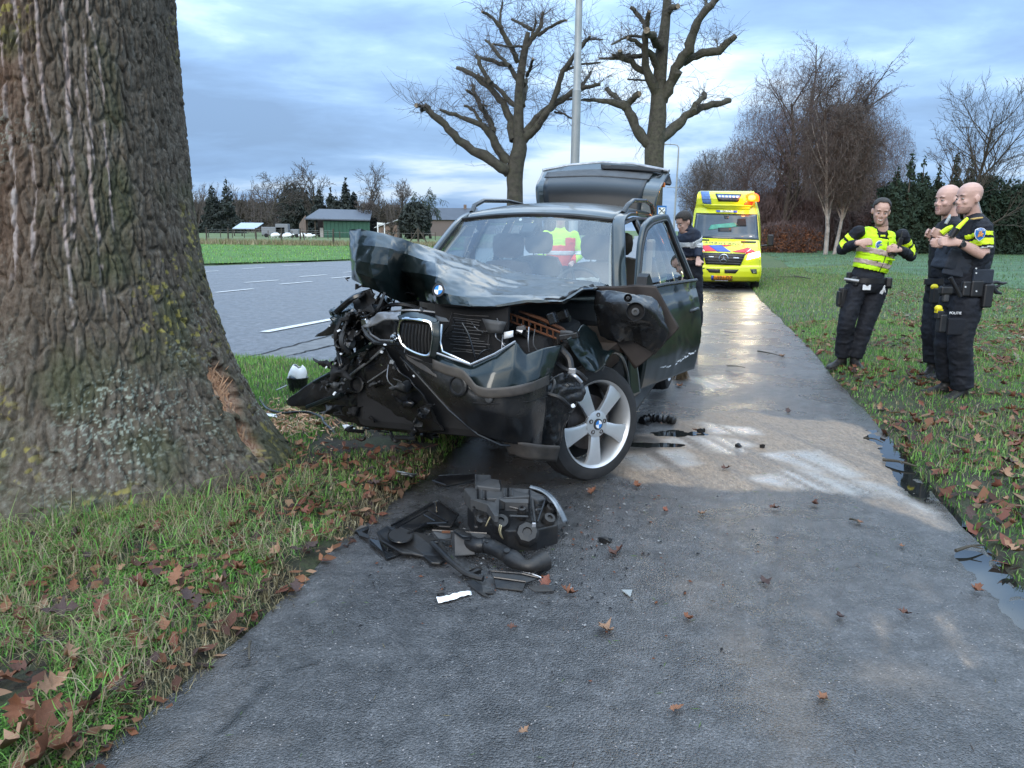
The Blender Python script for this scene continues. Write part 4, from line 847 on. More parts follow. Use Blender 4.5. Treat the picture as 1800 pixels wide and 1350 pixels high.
# blue bordered sign: white field with crossed spoon and fork
Ys = 27.0; c_ = W(1163, 371, Ys)
sg = empty('picnic_sign', (c_.x, Ys, gzf(c_.x, Ys)), 'blue edged square sign with crossed dark symbol behind the open car door', 'road sign'); cz = c_.z - gzf(c_.x, Ys)
M['signblue'] = pmat('sign_blue', (0.02, 0.14, 0.42), .4, var=.05); M['signwhite'] = pmat('sign_white', (.75, .78, .82), .4, var=.04); M['black'] = pmat('black_plastic', (0.014, 0.014, 0.016), .45, var=.3)
MB().box((0, 0, cz), (.32, .02, .36)).build('panel', M['signblue'], sg)
MB().box((0, -.013, cz + .01), (.24, .006, .22)).build('white_field', M['signwhite'], sg)
for s_ in (-1, 1): MB().box((0, -.02, cz + .01), (.25, .005, .022), Matrix.Rotation(s_ * R(45), 3, 'Y')).build('symbol', M['black'], sg)
MB().disc((-.07, -.02, cz + .08), (0, 1, 0), .034, 12, .006).build('symbol', M['black'], sg)
MB().box((.10, -.0, cz / 2), (.05, .05, cz)).build('post', M['greypost'], sg)
# ================================================================== THE WRECKED CAR
def m_carpaint(name, col, dirt=0.25, rough=0.28):
    m = bpy.data.materials.new(name); m.use_nodes = True; t = NT(m.node_tree); b = m.node_tree.nodes['Principled BSDF']
    v = t.n('ShaderNodeTexCoord').outputs['Object']
    b.inputs['Metallic'].default_value = 0.35; b.inputs['Coat Weight'].default_value = 0.6; b.inputs['Specular IOR Level'].default_value = 0.35
    fl = t.n('ShaderNodeTexVoronoi', i_Scale=900.0); t.l.new(v, fl.inputs['Vector'])
    c = t.mixc(t.math('MULTIPLY', t.n('ShaderNodeSeparateColor', i_0=fl.outputs['Color']).outputs[0], 0.6), col, tuple(x * 2.2 for x in col))
    dn = t.noise(t.mapping(v, (1, 1, 1.6)), 5, 9, 0.72); drop = t.noise(v, 90, 3, 0.6)
    dm = t.math('MULTIPLY', t.ramp(dn, [(0.48, (0, 0, 0)), (0.78, (1, 1, 1))]), dirt * .6)
    c = t.mixc(dm, c, (0.10, 0.095, 0.085)); t.l.new(c, b.inputs['Base Color'])
    t.l.new(t.math('ADD', t.math('MULTIPLY', dm, 0.5), rough, True), b.inputs['Roughness'])
    t.l.new(t.math('ADD', t.math('MULTIPLY', dn, 0.10), 0.02), b.inputs['Coat Roughness'])
    t.l.new(t.bump(drop, 0.10, 0.002), b.inputs['Normal'])
    return m
M['paintcar'] = m_carpaint('dark_green_car_paint', (0.0055, 0.0105, 0.0112))
M['plast'] = pmat('black_plastic_trim', (0.009, 0.0095, 0.011), .42, var=.35, vscale=10, dirt=.25, bumpv=.15, bscale=90)
M['plastg'] = pmat('glossy_black_plastic', (0.010, 0.011, 0.013), .22, var=.3, vscale=6, dirt=.2, bumpv=.12, bscale=25)
M['greytrim'] = pmat('grey_brown_trim', (0.048, 0.043, 0.040), .5, var=.3, vscale=14, dirt=.5)
M['rust'] = pmat('rusty_crossmember', (0.15, 0.062, 0.032), .55, metal=.3, var=.4, vscale=14)  # rust tone that also carries the orange light on the bars
M['chrome'] = pmat('chrome', (0.62, 0.64, 0.66), .12, metal=1, var=.05)
M['alloy'] = pmat('silver_alloy', (0.56, 0.57, 0.58), .32, metal=.55, var=.06, vscale=4, dirt=.15)
M['rubber'] = pmat('tyre_rubber', (0.018, 0.018, 0.019), .75, var=.3, vscale=20, dirt=.35, dirtcol=(.06, .055, .05))
M['disc'] = pmat('brake_disc', (0.10, 0.085, 0.08), .5, metal=.8, var=.3, vscale=20)
M['metal'] = pmat('raw_aluminium', (0.34, 0.35, 0.37), .4, metal=.7, var=.3, vscale=15)
M['greydk'] = pmat('dark_grey_plastic', (0.045, 0.047, 0.05), .55, var=.3, vscale=12, dirt=.2)
M['beige'] = pmat('beige_trim', (0.30, 0.25, 0.19), .8, var=.12, vscale=5)
M['leather'] = pmat('brown_seat_leather', (0.085, 0.055, 0.040), .6, var=.2, vscale=8, bumpv=.1, bscale=70)
M['cloth'] = pmat('white_airbag_cloth', (0.45, 0.47, 0.48), .9, var=.1, vscale=9, bumpv=.4, bscale=25)
def m_glass(name, tint, refl, rough=0.0, alpha=0.9):
    m = bpy.data.materials.new(name); m.use_nodes = True; nt = m.node_tree; nt.nodes.clear(); t = NT(nt)
    v = t.n('ShaderNodeTexCoord').outputs['Object']
    ge = t.n('ShaderNodeNewGeometry'); dp = t.n('ShaderNodeVectorMath', operation='DOT_PRODUCT', i_0=ge.outputs['Normal'], i_1=ge.outputs['Incoming']).outputs['Value']
    fr = t.math('POWER', t.math('SUBTRACT', 1.0, t.math('ABSOLUTE', dp), True), 4.5); fac = t.math('ADD', t.math('MULTIPLY', fr, 1.1), refl, True)
    tr = t.n('ShaderNodeBsdfTransparent', i_Color=(*tint, 1)); gl = t.n('ShaderNodeBsdfGlossy', i_Roughness=rough, i_Color=(0.9, 0.95, 1.0, 1))
    df = t.n('ShaderNodeBsdfDiffuse', i_Color=(0.35, 0.37, 0.36, 1)); dn = t.noise(v, 3, 6, .7)
    m1_ = t.n('ShaderNodeMixShader'); t.l.new(t.ramp(dn, [(0.4, (0.02, 0.02, 0.02)), (0.8, (0.12, 0.12, 0.12))]), m1_.inputs[0]); t.l.new(tr.outputs[0], m1_.inputs[1]); t.l.new(df.outputs[0], m1_.inputs[2])
    mx = t.n('ShaderNodeMixShader'); t.l.new(fac, mx.inputs[0]); t.l.new(m1_.outputs[0], mx.inputs[1]); t.l.new(gl.outputs[0], mx.inputs[2])
    t.l.new(mx.outputs[0], t.n('ShaderNodeOutputMaterial').inputs[0]); return m
M['glass'] = m_glass('windscreen_glass', (0.72, 0.78, 0.76), 0.11)
M['glassdk'] = m_glass('tinted_glass', (0.16, 0.18, 0.18), 0.08)

CP = Vector((-.256, 4.714, .0)); CMW = Matrix.Translation(CP) @ Matrix.Rotation(R(-18.3), 4, 'Z') @ Matrix.Rotation(R(.8), 4, 'X'); CIN = CMW.inverted()
car = empty('crashed_car', label='dark green estate car wrecked against the oak, bonnet torn up, driver door and tailgate open', cat='car', mw=CMW)
def U(px, py, v, ax=1):
    d = CIN.to_3x3() @ ray(px, py); o = CIN @ EYE; return o + d * ((v - o[ax]) / d[ax])
def Q(X, Y, s=2.571, ox=540, oy=260): return (ox + X / s, oy + Y / s)
def cg(rows):  # control grid given as (px, py, depth)
    return [[U(*p) for p in r] for r in rows]
def T(rows): return [list(x) for x in zip(*rows)]

# --- roof and pillars
rows = []
for Y, xe, ze, zc in ((1.36, .60, 1.545, 1.585), (1.55, .61, 1.585, 1.635), (1.9, .615, 1.612, 1.672), (2.5, .61, 1.618, 1.682), (3.1, .60, 1.600, 1.665), (3.43, .585, 1.575, 1.640)):
    rows.append([Vector((x * xe, Y + (.06 * abs(x) ** 2 if Y < 1.5 else 0), zc + (ze - zc) * abs(x) ** 2.2)) for x in (-1, -.75, -.5, -.25, 0, .25, .5, .75, 1)])
surf('roof', rows, M['paintcar'], car, 30, 30, .03)
for s_ in (-1, 1):
    MB().tube([(s_ * .62, 1.62, 1.60), (s_ * .635, 1.72, 1.66), (s_ * .64, 1.95, 1.705), (s_ * .64, 2.6, 1.715), (s_ * .63, 3.0, 1.69), (s_ * .62, 3.2, 1.62)], [.022, .020, .018, .018, .018, .02], 10).build('roof_rail', M['plastg'], car, True)
    # windscreen pillar and side window frame
    rows = [[Vector((s_ * (a + o_), b + c_, z)) for o_, c_ in ((-.02, -.015), (.02, .02), (.05, .07))] for a, b, z in ((.80, .62, .99), (.745, .80, 1.12), (.70, .98, 1.27), (.655, 1.18, 1.42), (.618, 1.36, 1.535), (.615, 1.6, 1.59), (.612, 2.0, 1.602))]
    surf('windscreen_pillar', rows, M['paintcar'], car, 8, 30, .03)
    MB().tube([(s_ * .65, 1.38, 1.52), (s_ * .655, 1.9, 1.56), (s_ * .655, 2.6, 1.56), (s_ * .64, 3.3, 1.53)], .016, 6).build('window_seal', M['plast'], car, True)
    for nm, y0, y1, yt0, yt1 in (('centre_pillar', 1.93, 2.05, 1.95, 2.05), ('rear_pillar', 2.82, 2.92, 2.72, 2.80), ('corner_pillar', 3.42, 3.66, 3.22, 3.42)):
        surf(nm, [[Vector((s_ * .875, y0, .98)), Vector((s_ * .875, y1, .98))], [Vector((s_ * .79, (y0 + yt0) / 2, 1.28)), Vector((s_ * .79, (y1 + yt1) / 2, 1.28))], [Vector((s_ * .645, yt0, 1.56)), Vector((s_ * .645, yt1, 1.56))]], M['paintcar' if nm == 'corner_pillar' else 'plastg'], car, 4, 10, .04)
    for nm, y0, y1, yt0, yt1 in (('rear_door_window', 2.05, 2.82, 2.05, 2.72), ('quarter_window', 2.92, 3.42, 2.80, 3.22)):
        surf(nm, [[Vector((s_ * .868, y0, .985)), Vector((s_ * .868, y1, .985))], [Vector((s_ * .785, (y0 + yt0) / 2, 1.28)), Vector((s_ * .785, (y1 + yt1) / 2, 1.28))], [Vector((s_ * .645, yt0, 1.55)), Vector((s_ * .645, yt1, 1.55))]], M['glass'], car, 6, 8, .004)
    # body side with wheel arch
    def side(nm, ya, yb, n=14, mat=M['paintcar']):
        cols = []
        for i in range(n + 1):
            Y = ya + (yb - ya) * i / n; zl = .30
            for wy in (0, 2.795):
                if abs(Y - wy) < .43: zl = max(zl, .345 + math.sqrt(.43 ** 2 - (Y - wy) ** 2))
            cols.append([Vector((s_ * (.868 + .055 * math.sin(math.pi * ((z - .3) / .68) ** .8) - (.10 * max(0, (Y - 3.3) / .4) ** 2)), Y, z)) for z in [zl + (.985 - zl) * k / 6 for k in range(7)]])
        return surf(nm, T(cols), mat, car, 40, 12, .02, sharp=0)
    side('rear_door', 2.03, 2.80, 12); side('rear_wing', 2.81, 3.70, 16)
    if s_ < 0: side('front_door', .86, 2.01, 6); surf('door_window', [[Vector((-.868, .95, .985)), Vector((-.868, 1.95, .985))], [Vector((-.66, 1.38, 1.55)), Vector((-.645, 1.95, 1.55))]], M['glass'], car, 6, 8, .004)
    MB().tube([(s_ * .80, .45, .30), (s_ * .84, .8, .28), (s_ * .84, 2.35, .28)], [.05, .075, .075], 8).build('sill', M['greydk'], car, True)
MB().box((0, 3.66, .62), (1.6, .16, .36)).build('rear_bumper', M['paintcar'], car, bev=.05)
MB().box((0, 1.9, .30), (1.40, 3.2, .16)).box((0, .45, .55), (1.1, .8, .24)).box((0, 3.3, .45), (1.4, .7, .2)).build('underbody', M['dark'], car)
# --- windscreen, frame, wipers base
wr = [[(-.61, 1.38, 1.545), (-.3, 1.33, 1.575), (0, 1.31, 1.585), (.3, 1.33, 1.575), (.61, 1.38, 1.545)], [(-.68, 1.02, 1.28), (-.35, .90, 1.30), (0, .86, 1.305), (.35, .90, 1.30), (.68, 1.02, 1.28)], [(-.76, .66, 1.02), (-.4, .50, 1.03), (0, .45, 1.035), (.4, .50, 1.03), (.76, .66, 1.02)]]
surf('windscreen', wr, M['glass'], car, 24, 14, 0)
fr_ = [Vector(p) for p in (wr[2][0], wr[1][0], wr[0][0], wr[0][1], wr[0][2], wr[0][3], wr[0][4], wr[1][4], wr[2][4])]
MB().tube([tuple(p) for p in linear([tuple(p + Vector((0, -.006, .004))) for p in fr_], 60)], .014, 6).build('windscreen_seal', M['plast'], car, True)
MB().prism([(-.055, 1.24, 1.53), (.055, 1.24, 1.53), (.05, 1.12, 1.46), (-.05, 1.12, 1.46)], (0, .03, -.04)).build('mirror_bracket', M['black'], car, bev=.01)
q = U(915, 386, 1.27); MB().disc(q, (0, -.8, .6), .012, 14, .003).build('sticker', M['signwhite'], car)
# --- interior
MB().box((0, .95, .93), (1.35, .55, .16)).box((.36, 1.02, .99), (.42, .25, .08)).build('dashboard', M['greydk'], car, bev=.05)
sw = MB(); c0 = Vector((.37, 1.22, 1.03)); axd = Vector((0, -.88, .45)).normalized(); a_ = axd.orthogonal().normalized(); b_ = axd.cross(a_)
sw.tube([c0 + (a_ * math.cos(k * math.pi / 12) + b_ * math.sin(k * math.pi / 12)) * .185 for k in range(25)], .016, 8, False)
for k in (0, 2.1, 4.2): sw.tube([c0, c0 + (a_ * math.cos(k) + b_ * math.sin(k)) * .18], .014, 6)
sw.disc(c0, axd, .06, 16, .05).build('steering_wheel', M['black'], car, True)
surf('airbag', [[c0 + Vector((x, -.02 + .05 * math.sin(9 * x + z * 20), z)) for x in (-.02, .03, .08, .13, .17)] for z in (.10, .03, -.04, -.10, -.16)], M['cloth'], car, 16, 16, .004, crumple=.03, cs=.04)
for s_ in (-1, 1):
    for yy, nm in ((1.75, 'front_seat'), (2.65, 'rear_seat')):
        x_ = s_ * .38
        MB().loft([[(x_ + a * w_, yy + y_ + b * .07, z_) for a, b in ((-1, -.6), (-.8, -1), (.8, -1), (1, -.6), (1, .6), (.8, 1), (-.8, 1), (-1, .6))] for w_, y_, z_ in ((.24, -.10, .55), (.255, -.05, .75), (.25, .02, .95), (.23, .08, 1.12), (.18, .10, 1.20), (.10, .105, 1.215))]).box((x_, yy - .32, .52), (.48, .52, .16)).build(nm, M['leather'], car, True)
        MB().loft([[(x_ + a * w_, yy + .10 + b * .05, z_) for a, b in ((-1, -.5), (-.7, -1), (.7, -1), (1, -.5), (1, .5), (.7, 1), (-.7, 1), (-1, .5))] for w_, z_ in ((.09, 1.235), (.125, 1.27), (.135, 1.34), (.125, 1.41), (.08, 1.435))]).tube([(x_ - .05, yy + .10, 1.15), (x_ - .05, yy + .10, 1.28)], .006, 6).tube([(x_ + .05, yy + .10, 1.15), (x_ + .05, yy + .10, 1.28)], .006, 6).build('headrest', M['leather'], car, True)
    surf('pillar_trim', [[Vector((s_ * .70, .78, 1.05)), Vector((s_ * .735, .82, 1.05))], [Vector((s_ * .63, 1.10, 1.30)), Vector((s_ * .665, 1.14, 1.30))], [Vector((s_ * .575, 1.40, 1.50)), Vector((s_ * .615, 1.44, 1.50))]], M['beige'], car, 4, 12, .02)
    MB().box((s_ * .79, 2.0, .85), (.06, .14, 1.1)).build('belt_pillar_trim', M['beige'], car, bev=.02)
MB().box((0, 2.0, .40), (1.5, 3.2, .04)).build('cabin_floor', M['dark'], car)
MB().box((0, 2.4, 1.555), (1.16, 2.0, .02)).build('headliner', M['beige'], car)

# --- bonnet: buckled sheet
BN = [  # columns from the torn left corner to the right, points from rear ridge to front lip
 [(614, 402, -.30), (615, 430, -.33), (617, 455, -.36), (619, 475, -.38), (620, 490, -.40)],
 [(636, 402, -.38), (628, 430, -.46), (624, 458, -.50), (627, 478, -.53), (640, 501, -.52)],
 [(664, 409, -.38), (658, 432, -.52), (650, 462, -.58), (655, 488, -.57), (668, 514, -.50)],
 [(691, 415, -.30), (686, 436, -.44), (682, 466, -.48), (690, 500, -.44), (697, 527, -.38)],
 [(720, 424, -.20), (712, 446, -.26), (706, 476, -.26), (716, 505, -.14), (726, 526, -.10)],
 [(748, 434, -.05), (742, 456, -.30), (735, 480, -.36), (742, 500, -.30), (750, 528, -.20)],
 [(770, 441, .02), (766, 462, -.34), (768, 486, -.52), (762, 512, -.60), (770, 534, -.60)],
 [(800, 449, .10), (796, 470, -.24), (788, 495, -.52), (786, 516, -.64), (790, 535, -.67)],
 [(832, 456, .20), (828, 478, -.20), (818, 496, -.42), (822, 522, -.62), (826, 538, -.68)],
 [(880, 470, .38), (880, 486, .08), (872, 506, -.22), (874, 520, -.48), (872, 538, -.60)],
 [(938, 483, .48), (940, 494, .22), (934, 508, -.08), (930, 518, -.35), (926, 529, -.50)],
 [(993, 489, .55), (998, 497, .32), (998, 508, .08), (993, 520, -.20), (988, 530, -.42)],
 [(1038, 494, .60), (1036, 499, .40), (1034, 502, .22), (1030, 504, 0), (1024, 507, -.18)],
 [(1066, 501, .62), (1062, 503, .48), (1056, 504, .34), (1050, 506, .2), (1044, 506, .02)]]
cols = []
for c in BN:
    q = [U(*p) for p in c]; t0 = q[0]
    back = [Vector((max(-.78, min(.78, t0.x * 1.02)), max(.60, t0.y + .30), 1.03)), (t0 * .5 + Vector((t0.x, max(.42, t0.y + .14), min(t0.z, 1.12))) * .5)]
    lip = q[-1] + Vector((0, .05, -.018)); cols.append(back + q + [lip])
bon = surf('bonnet', T(cols), M['paintcar'], car, 110, 64, .006, crumple=.010, cs=.15, sharp=.93, seed=2)
try: bon.data.set_sharp_from_angle(angle=R(17))
except Exception: pass
# inner frame of the bonnet hanging dark below the lip, and torn edges
surf('bonnet_inner_panel', cg([[(622, 488, -.36), (690, 520, -.30), (745, 520, -.1), (790, 530, -.55), (870, 534, -.5), (985, 528, -.35), (1035, 506, -.02)], [(640, 492, .0), (700, 515, .0), (748, 530, .1), (800, 535, -.1), (880, 532, -.1), (985, 525, .1), (1050, 506, .3)]]), M['dark'], car, 60, 12, .01, crumple=.03, cs=.09, sharp=.6)
for k, (a, b, c, d) in enumerate([((614, 488, -.42), (608, 490, -.44), (612, 494, -.44), .006), ((628, 500, -.52), (626, 507, -.52), (634, 503, -.5), .012), ((636, 502, -.5), (650, 504, -.45), (648, 500, -.45), .009)]):
    MB().tube([U(*a), U(*b), U(*c)], [d, d * .8, d * .5], 6).build('torn_bracket', M['plast'], car)
# round maker's badge on the bonnet
bc = U(771.5, 510, -.655); bn_ = (Vector((-.10, -.95, .30))).normalized()
bg_ = MB().disc(bc, bn_, .036, 28, .006).build('badge', M['chrome'], bon)
MB().lathe(bc + bn_ * .004, bn_, [(.036, 0), (.036, .002), (.026, .003), (.026, 0)], 28).build('badge_ring', M['black'], bon)
def roundel(c, n, r, par, blue=(0.03, 0.20, 0.55)):
    n = Vector(n).normalized(); up = Vector((0, 0, 1)) - n * n.z; up.normalize(); rt = up.cross(n)
    if 'rblue' not in M: M['rblue'] = pmat('badge_blue', blue, .3); M['rwhite'] = pmat('badge_white', (.8, .8, .82), .3)
    for k in range(4):
        pts = [c] + [c + (rt * math.cos(k * math.pi / 2 + j * math.pi / 12) + up * math.sin(k * math.pi / 2 + j * math.pi / 12)) * r for j in range(7)]
        MB().prism(pts, n * .0015).build('badge_sector', M['rblue' if k % 2 else 'rwhite'], par)
roundel(bc + bn_ * .0045, bn_, .024, bon)

# --- front bumper cover, lower cover, trim
UPB = [[(769, 618, -.78), (765, 628, -.80), (762, 640, -.82)], [(800, 632, -.80), (798, 640, -.82), (795, 652, -.84)], [(828, 643, -.80), (826, 662, -.84), (826, 682, -.86)], [(868, 625, -.78), (866, 655, -.84), (858, 690, -.87)], [(906, 601, -.72), (902, 645, -.80), (892, 690, -.84)], [(925, 623, -.68), (925, 652, -.74), (922, 686, -.79)], [(955, 612, -.60), (950, 645, -.66), (945, 678, -.71)], [(988, 606, -.42), (977, 638, -.50), (965, 668, -.58)]]
bum = surf('front_bumper', T([[U(*p) for p in c] for c in UPB]), M['paintcar'], car, 70, 20, .008, crumple=.004, cs=.2, sharp=.75)
LOB = [[(690, 606, -.62), (697, 616, -.66), (704, 628, -.66)], [(722, 628, -.74), (728, 644, -.76), (736, 662, -.72)], [(762, 640, -.84), (772, 678, -.86), (786, 716, -.78)], [(800, 655, -.87), (812, 700, -.88), (828, 756, -.78)], [(830, 684, -.88), (845, 720, -.88), (864, 772, -.76)], [(885, 692, -.87), (890, 730, -.86), (900, 779, -.74)], [(930, 684, -.79), (930, 730, -.78), (932, 783, -.68)], [(964, 668, -.60), (959, 725, -.60), (953, 783, -.52)]]
surf('lower_bumper', T([[U(*p) for p in c] for c in LOB]), M['plastg'], car, 60, 30, .008, crumple=.005, cs=.2, sharp=.4)
def ribbon(nm, pts, w, mat, par, t=.012, n=40, sharp=.3, up=(0, 0, 1)):
    P = np.array([list(U(*p)) for p in pts]); A = catmull(P, n) * (1 - sharp) + linear(P, n) * sharp
    rows = [[Vector(p) + Vector(up) * w * .5 for p in A], [Vector(p) + Vector((0, -.003, w * .38)) for p in A], [Vector(p) + Vector((0, -.002, -w * .4)) for p in A], [Vector(p) - Vector(up) * w * .5 for p in A]]
    return surf(nm, rows, mat, par, n, 6, t)
ribbon('bumper_trim', [(761, 640, -.85), (785, 650, -.875), (812, 658, -.895), (826, 672, -.905), (838, 686, -.91), (860, 691, -.905), (900, 688, -.88), (935, 680, -.82), (965, 667, -.63)], .048, M['greytrim'], bum, .005)
MB().box((0, 0, 0), (0, 0, 0))
fl_ = U(806, 678, -.885); MB().lathe(fl_, (-.25, -1, .1), [(.052, -.01), (.055, .008), (.046, .012), (.040, -.004), (0.001, -.006)], 24).build('fog_lamp_ring', M['plast'], bum, True)
se = U(860, 701, -.89); MB().lathe(se, (0, -1, .1), [(.020, 0), (.020, .008), (.014, .012), (.001, .013)], 20).build('parking_sensor', M['greydk'], bum, True)
MB().tube([U(832, 708, -.895), U(870, 710, -.89), U(930, 706, -.80), U(962, 697, -.61)], .003, 5).build('bumper_seam', M['dark'], bum)
surf('lower_lip', cg([[(885, 772, -.72), (925, 780, -.72), (985, 786, -.55)], [(895, 800, -.66), (935, 808, -.66), (978, 812, -.5)]]), M['greytrim'], car, 16, 6, .01, crumple=.01)
surf('bumper_slab', cg([[(712, 622, -.70), (740, 632, -.78), (766, 650, -.84)], [(716, 632, -.74), (742, 650, -.81), (768, 664, -.86)]]), M['greytrim'], bum, 20, 8, .006, sharp=.2)
MB().tube([U(*p) for p in ((704, 628, -.68), (736, 662, -.74), (790, 722, -.79), (840, 764, -.78), (880, 782, -.75), (950, 785, -.55))], .007, 6).build('bumper_edge', M['plastg'], car, True)
# --- kidney grille
kd = [(704, 564, -.80), (712, 560, -.81), (740, 563, -.82), (757, 569, -.82), (761, 592, -.83), (757, 618, -.82), (748, 625, -.82), (724, 617, -.81), (708, 605, -.80), (701, 585, -.79)]
P = catmull([tuple(U(*p)) for p in kd + [kd[0]]], 50)
kf = MB().tube([tuple(p) for p in P], .0085, 8, False).build('grille_frame', M['chrome'], car, True)
for i in range(9):
    f_ = (i + .7) / 9.4; x0 = 704 + 54 * f_; a, b = U(x0 + 2, 568 + f_ * 4, -.80), U(x0 - 1 + 2 * f_, 608 + 12 * min(1, f_ * 1.4), -.80); m_ = (a + b) / 2 + Vector((0, -.012, 0))
    MB().tube([a, m_, b], .0055, 6).build('grille_slat', M['plast'], kf, True)
surf('grille_back', cg([[(702, 562, -.77), (760, 566, -.77)], [(706, 612, -.77), (756, 624, -.77)]]), M['dark'], kf, 6, 6, .01)
surf('grille_surround', cg([[(699, 556, -.78), (725, 549, -.77), (768, 560, -.78)], [(702, 563, -.81), (728, 560, -.82), (768, 570, -.82)]]), M['paintcar'], car, 20, 6, .008)
surf('grille_centre_bar', cg([[(758, 568, -.83), (772, 564, -.81)], [(760, 595, -.84), (774, 595, -.83)], [(755, 628, -.83), (768, 632, -.82)]]), M['paintcar'], car, 6, 14, .01)
MB().tube([U(*p) for p in ((776, 570, -.80), (774, 600, -.82), (778, 618, -.82), (800, 628, -.82), (826, 640, -.81))], .008, 8).build('grille_frame', M['chrome'], car, True)
MB().tube([U(*p) for p in ((768, 621, -.83), (795, 631, -.83), (827, 641, -.82), (870, 622, -.80), (906, 600, -.73))], .006, 6).build('bumper_upper_edge', M['metal'], car, True)
surf('broken_clip', cg([[(765, 555, -.70), (785, 560, -.72)], [(770, 566, -.74), (790, 566, -.74)]]), M['greydk'], car, 5, 5, .006)
# --- crushed headlamp area left of the grille
surf('headlamp_housing', cg([[(634, 568, -.62), (650, 560, -.66), (672, 548, -.72), (702, 551, -.76)], [(640, 576, -.66), (656, 572, -.70), (676, 562, -.76), (704, 562, -.80)]]), M['metal'], car, 24, 6, .01, crumple=.012, cs=.05, sharp=.6)
surf('headlamp_lens_edge', cg([[(634, 562, -.64), (643, 560, -.66)], [(636, 574, -.64), (646, 570, -.66)]]), M['chrome'], car, 6, 6, .008)
MB().tube([U(*p) for p in ((637, 574, -.64), (645, 590, -.66), (660, 602, -.68), (680, 606, -.70), (700, 604, -.74))], [.010, .013, .014, .012, .008], 8).build('headlamp_housing', M['plastg'], car, True)
MB().tube([U(*p) for p in ((644, 573, -.60), (652, 588, -.63), (668, 598, -.66), (690, 599, -.70))], .006, 6).build('headlamp_rim', M['metal'], car, True)
surf('headlamp_bowl', cg([[(650, 566, -.5), (690, 560, -.58)], [(655, 596, -.5), (694, 598, -.6)]]), M['dark'], car, 10, 10, .01, crumple=.04, cs=.06)
for k in range(9): x_ = 686 + rng.uniform(0, 16); y_ = 590 + rng.uniform(0, 12); MB().tube([U(x_, y_, -.78), U(x_ + rng.uniform(-5, 5), y_ + rng.uniform(-4, 4), -.79), U(x_ + rng.uniform(-7, 7), y_ + rng.uniform(-4, 4), -.78)], [.004, .007, .002], 4).build('glass_shard', M['chrome'], car)
# --- crushed right front corner: jumble of torn sheet, hoses and brackets
rj = random.Random(21)
for k in range(46):
    px = 585 + 70 * rj.random() ** .8 + (8 if k % 2 else 0); py = 530 + 100 * rj.random(); w_ = rj.uniform(10, 30); h_ = rj.uniform(10, 34); yv = -.62 + .9 * rj.random() * (1 - (px - 585) / 200)
    if px < 600 and (py < 545 or py > 605): continue
    g_ = [[U(px + (a - 1) * w_ * .5 + rj.uniform(-5, 5), py + (b - 1) * h_ * .5 + rj.uniform(-5, 5), yv + rj.uniform(-.12, .12)) for a in range(3)] for b in range(3)]
    surf('crushed_sheet', g_, M[rj.choice(['plastg', 'plastg', 'paintcar', 'plast', 'greydk', 'dark'])], car, 12, 12, .004, crumple=.03, cs=.07, sharp=.6, seed=k)
for px0, py0, px1, py1, px2, py2, mt, rd in [(592, 548, 620, 525, 655, 512, 'plastg', .02), (600, 560, 590, 590, 598, 630, 'plast', .013), (640, 560, 662, 545, 676, 515, 'plast', .009), (648, 556, 660, 530, 672, 512, 'plast', .006), (618, 560, 612, 590, 622, 625, 'metal', .008), (607, 575, 600, 600, 612, 618, 'greydk', .015), (628, 545, 640, 590, 625, 640, 'plast', .011), (596, 620, 600, 645, 592, 668, 'plastg', .018), (655, 545, 700, 535, 750, 545, 'plast', .012), (660, 552, 720, 545, 790, 552, 'metal', .006)]:
    y_ = rj.uniform(-.6, -.2); MB().tube([tuple(p) for p in catmull([tuple(U(px0, py0, y_)), tuple(U(px1, py1, y_ - .06)), tuple(U(px2, py2, y_))], 12)], rd, 7).build('hose', M[mt], car, True)
for px, py, r_, mt in [(611, 602, .035, 'metal'), (607, 588, .028, 'greydk'), (636, 552, .018, 'metal'), (598, 640, .05, 'plast'), (622, 575, .03, 'plast')]:
    MB().lathe(U(px, py, -.5), (-.3, -1, .2), [(r_, -.03), (r_, .01), (r_ * .6, .02), (r_ * .55, -.01), (.001, -.01)], 14).build('pulley', M[mt], car, True)
surf('torn_shard', cg([[(557, 588, -.2), (575, 577, -.25), (588, 560, -.3)], [(554, 592, -.2), (575, 590, -.25), (594, 584, -.3)]]), M['plastg'], car, 12, 6, .006)
surf('front_wing', cg([[(582, 545, -.15), (600, 528, -.1), (640, 518, .0), (700, 512, .3)], [(580, 552, -.25), (602, 545, -.3), (640, 540, -.3), (690, 530, -.1)], [(588, 575, -.35), (605, 570, -.4), (632, 565, -.4), (680, 548, -.3)]]), M['paintcar'], car, 40, 24, .006, crumple=.05, cs=.08, sharp=.5, seed=5)
# right front wheel pushed back, mostly in the dark
# --- engine bay
MB().box((0, .05, .62), (1.2, .9, .62)).build('engine_block', M['dark'], car, bev=.06)
for i in range(13):
    y_ = 552 + i * 5.4 + rj.uniform(-1.5, 1.5); MB().tube([U(788 + rj.uniform(0, 14), y_, -.58), U(820, y_ + 2 + rj.uniform(-1.5, 1.5), -.59), U(862 - rj.uniform(0, 22), y_ + 5, -.58)], .0032, 5).build('radiator_fin', M['plast'], car)
MB().box(U(828, 590, -.52), (.42, .03, .36), Matrix.Rotation(R(3), 3, 'Y')).build('radiator', M['dark'], car)
surf('sticker_plate', cg([[(848, 560, -.62), (890, 566, -.62)], [(858, 585, -.62), (882, 586, -.62)]]), M['greydk'], car, 4, 4, .01)
surf('label_plate', cg([[(886, 584, -.60), (902, 581, -.60)], [(886, 596, -.60), (902, 592, -.60)]]), M['signwhite'], car, 3, 3, .006)
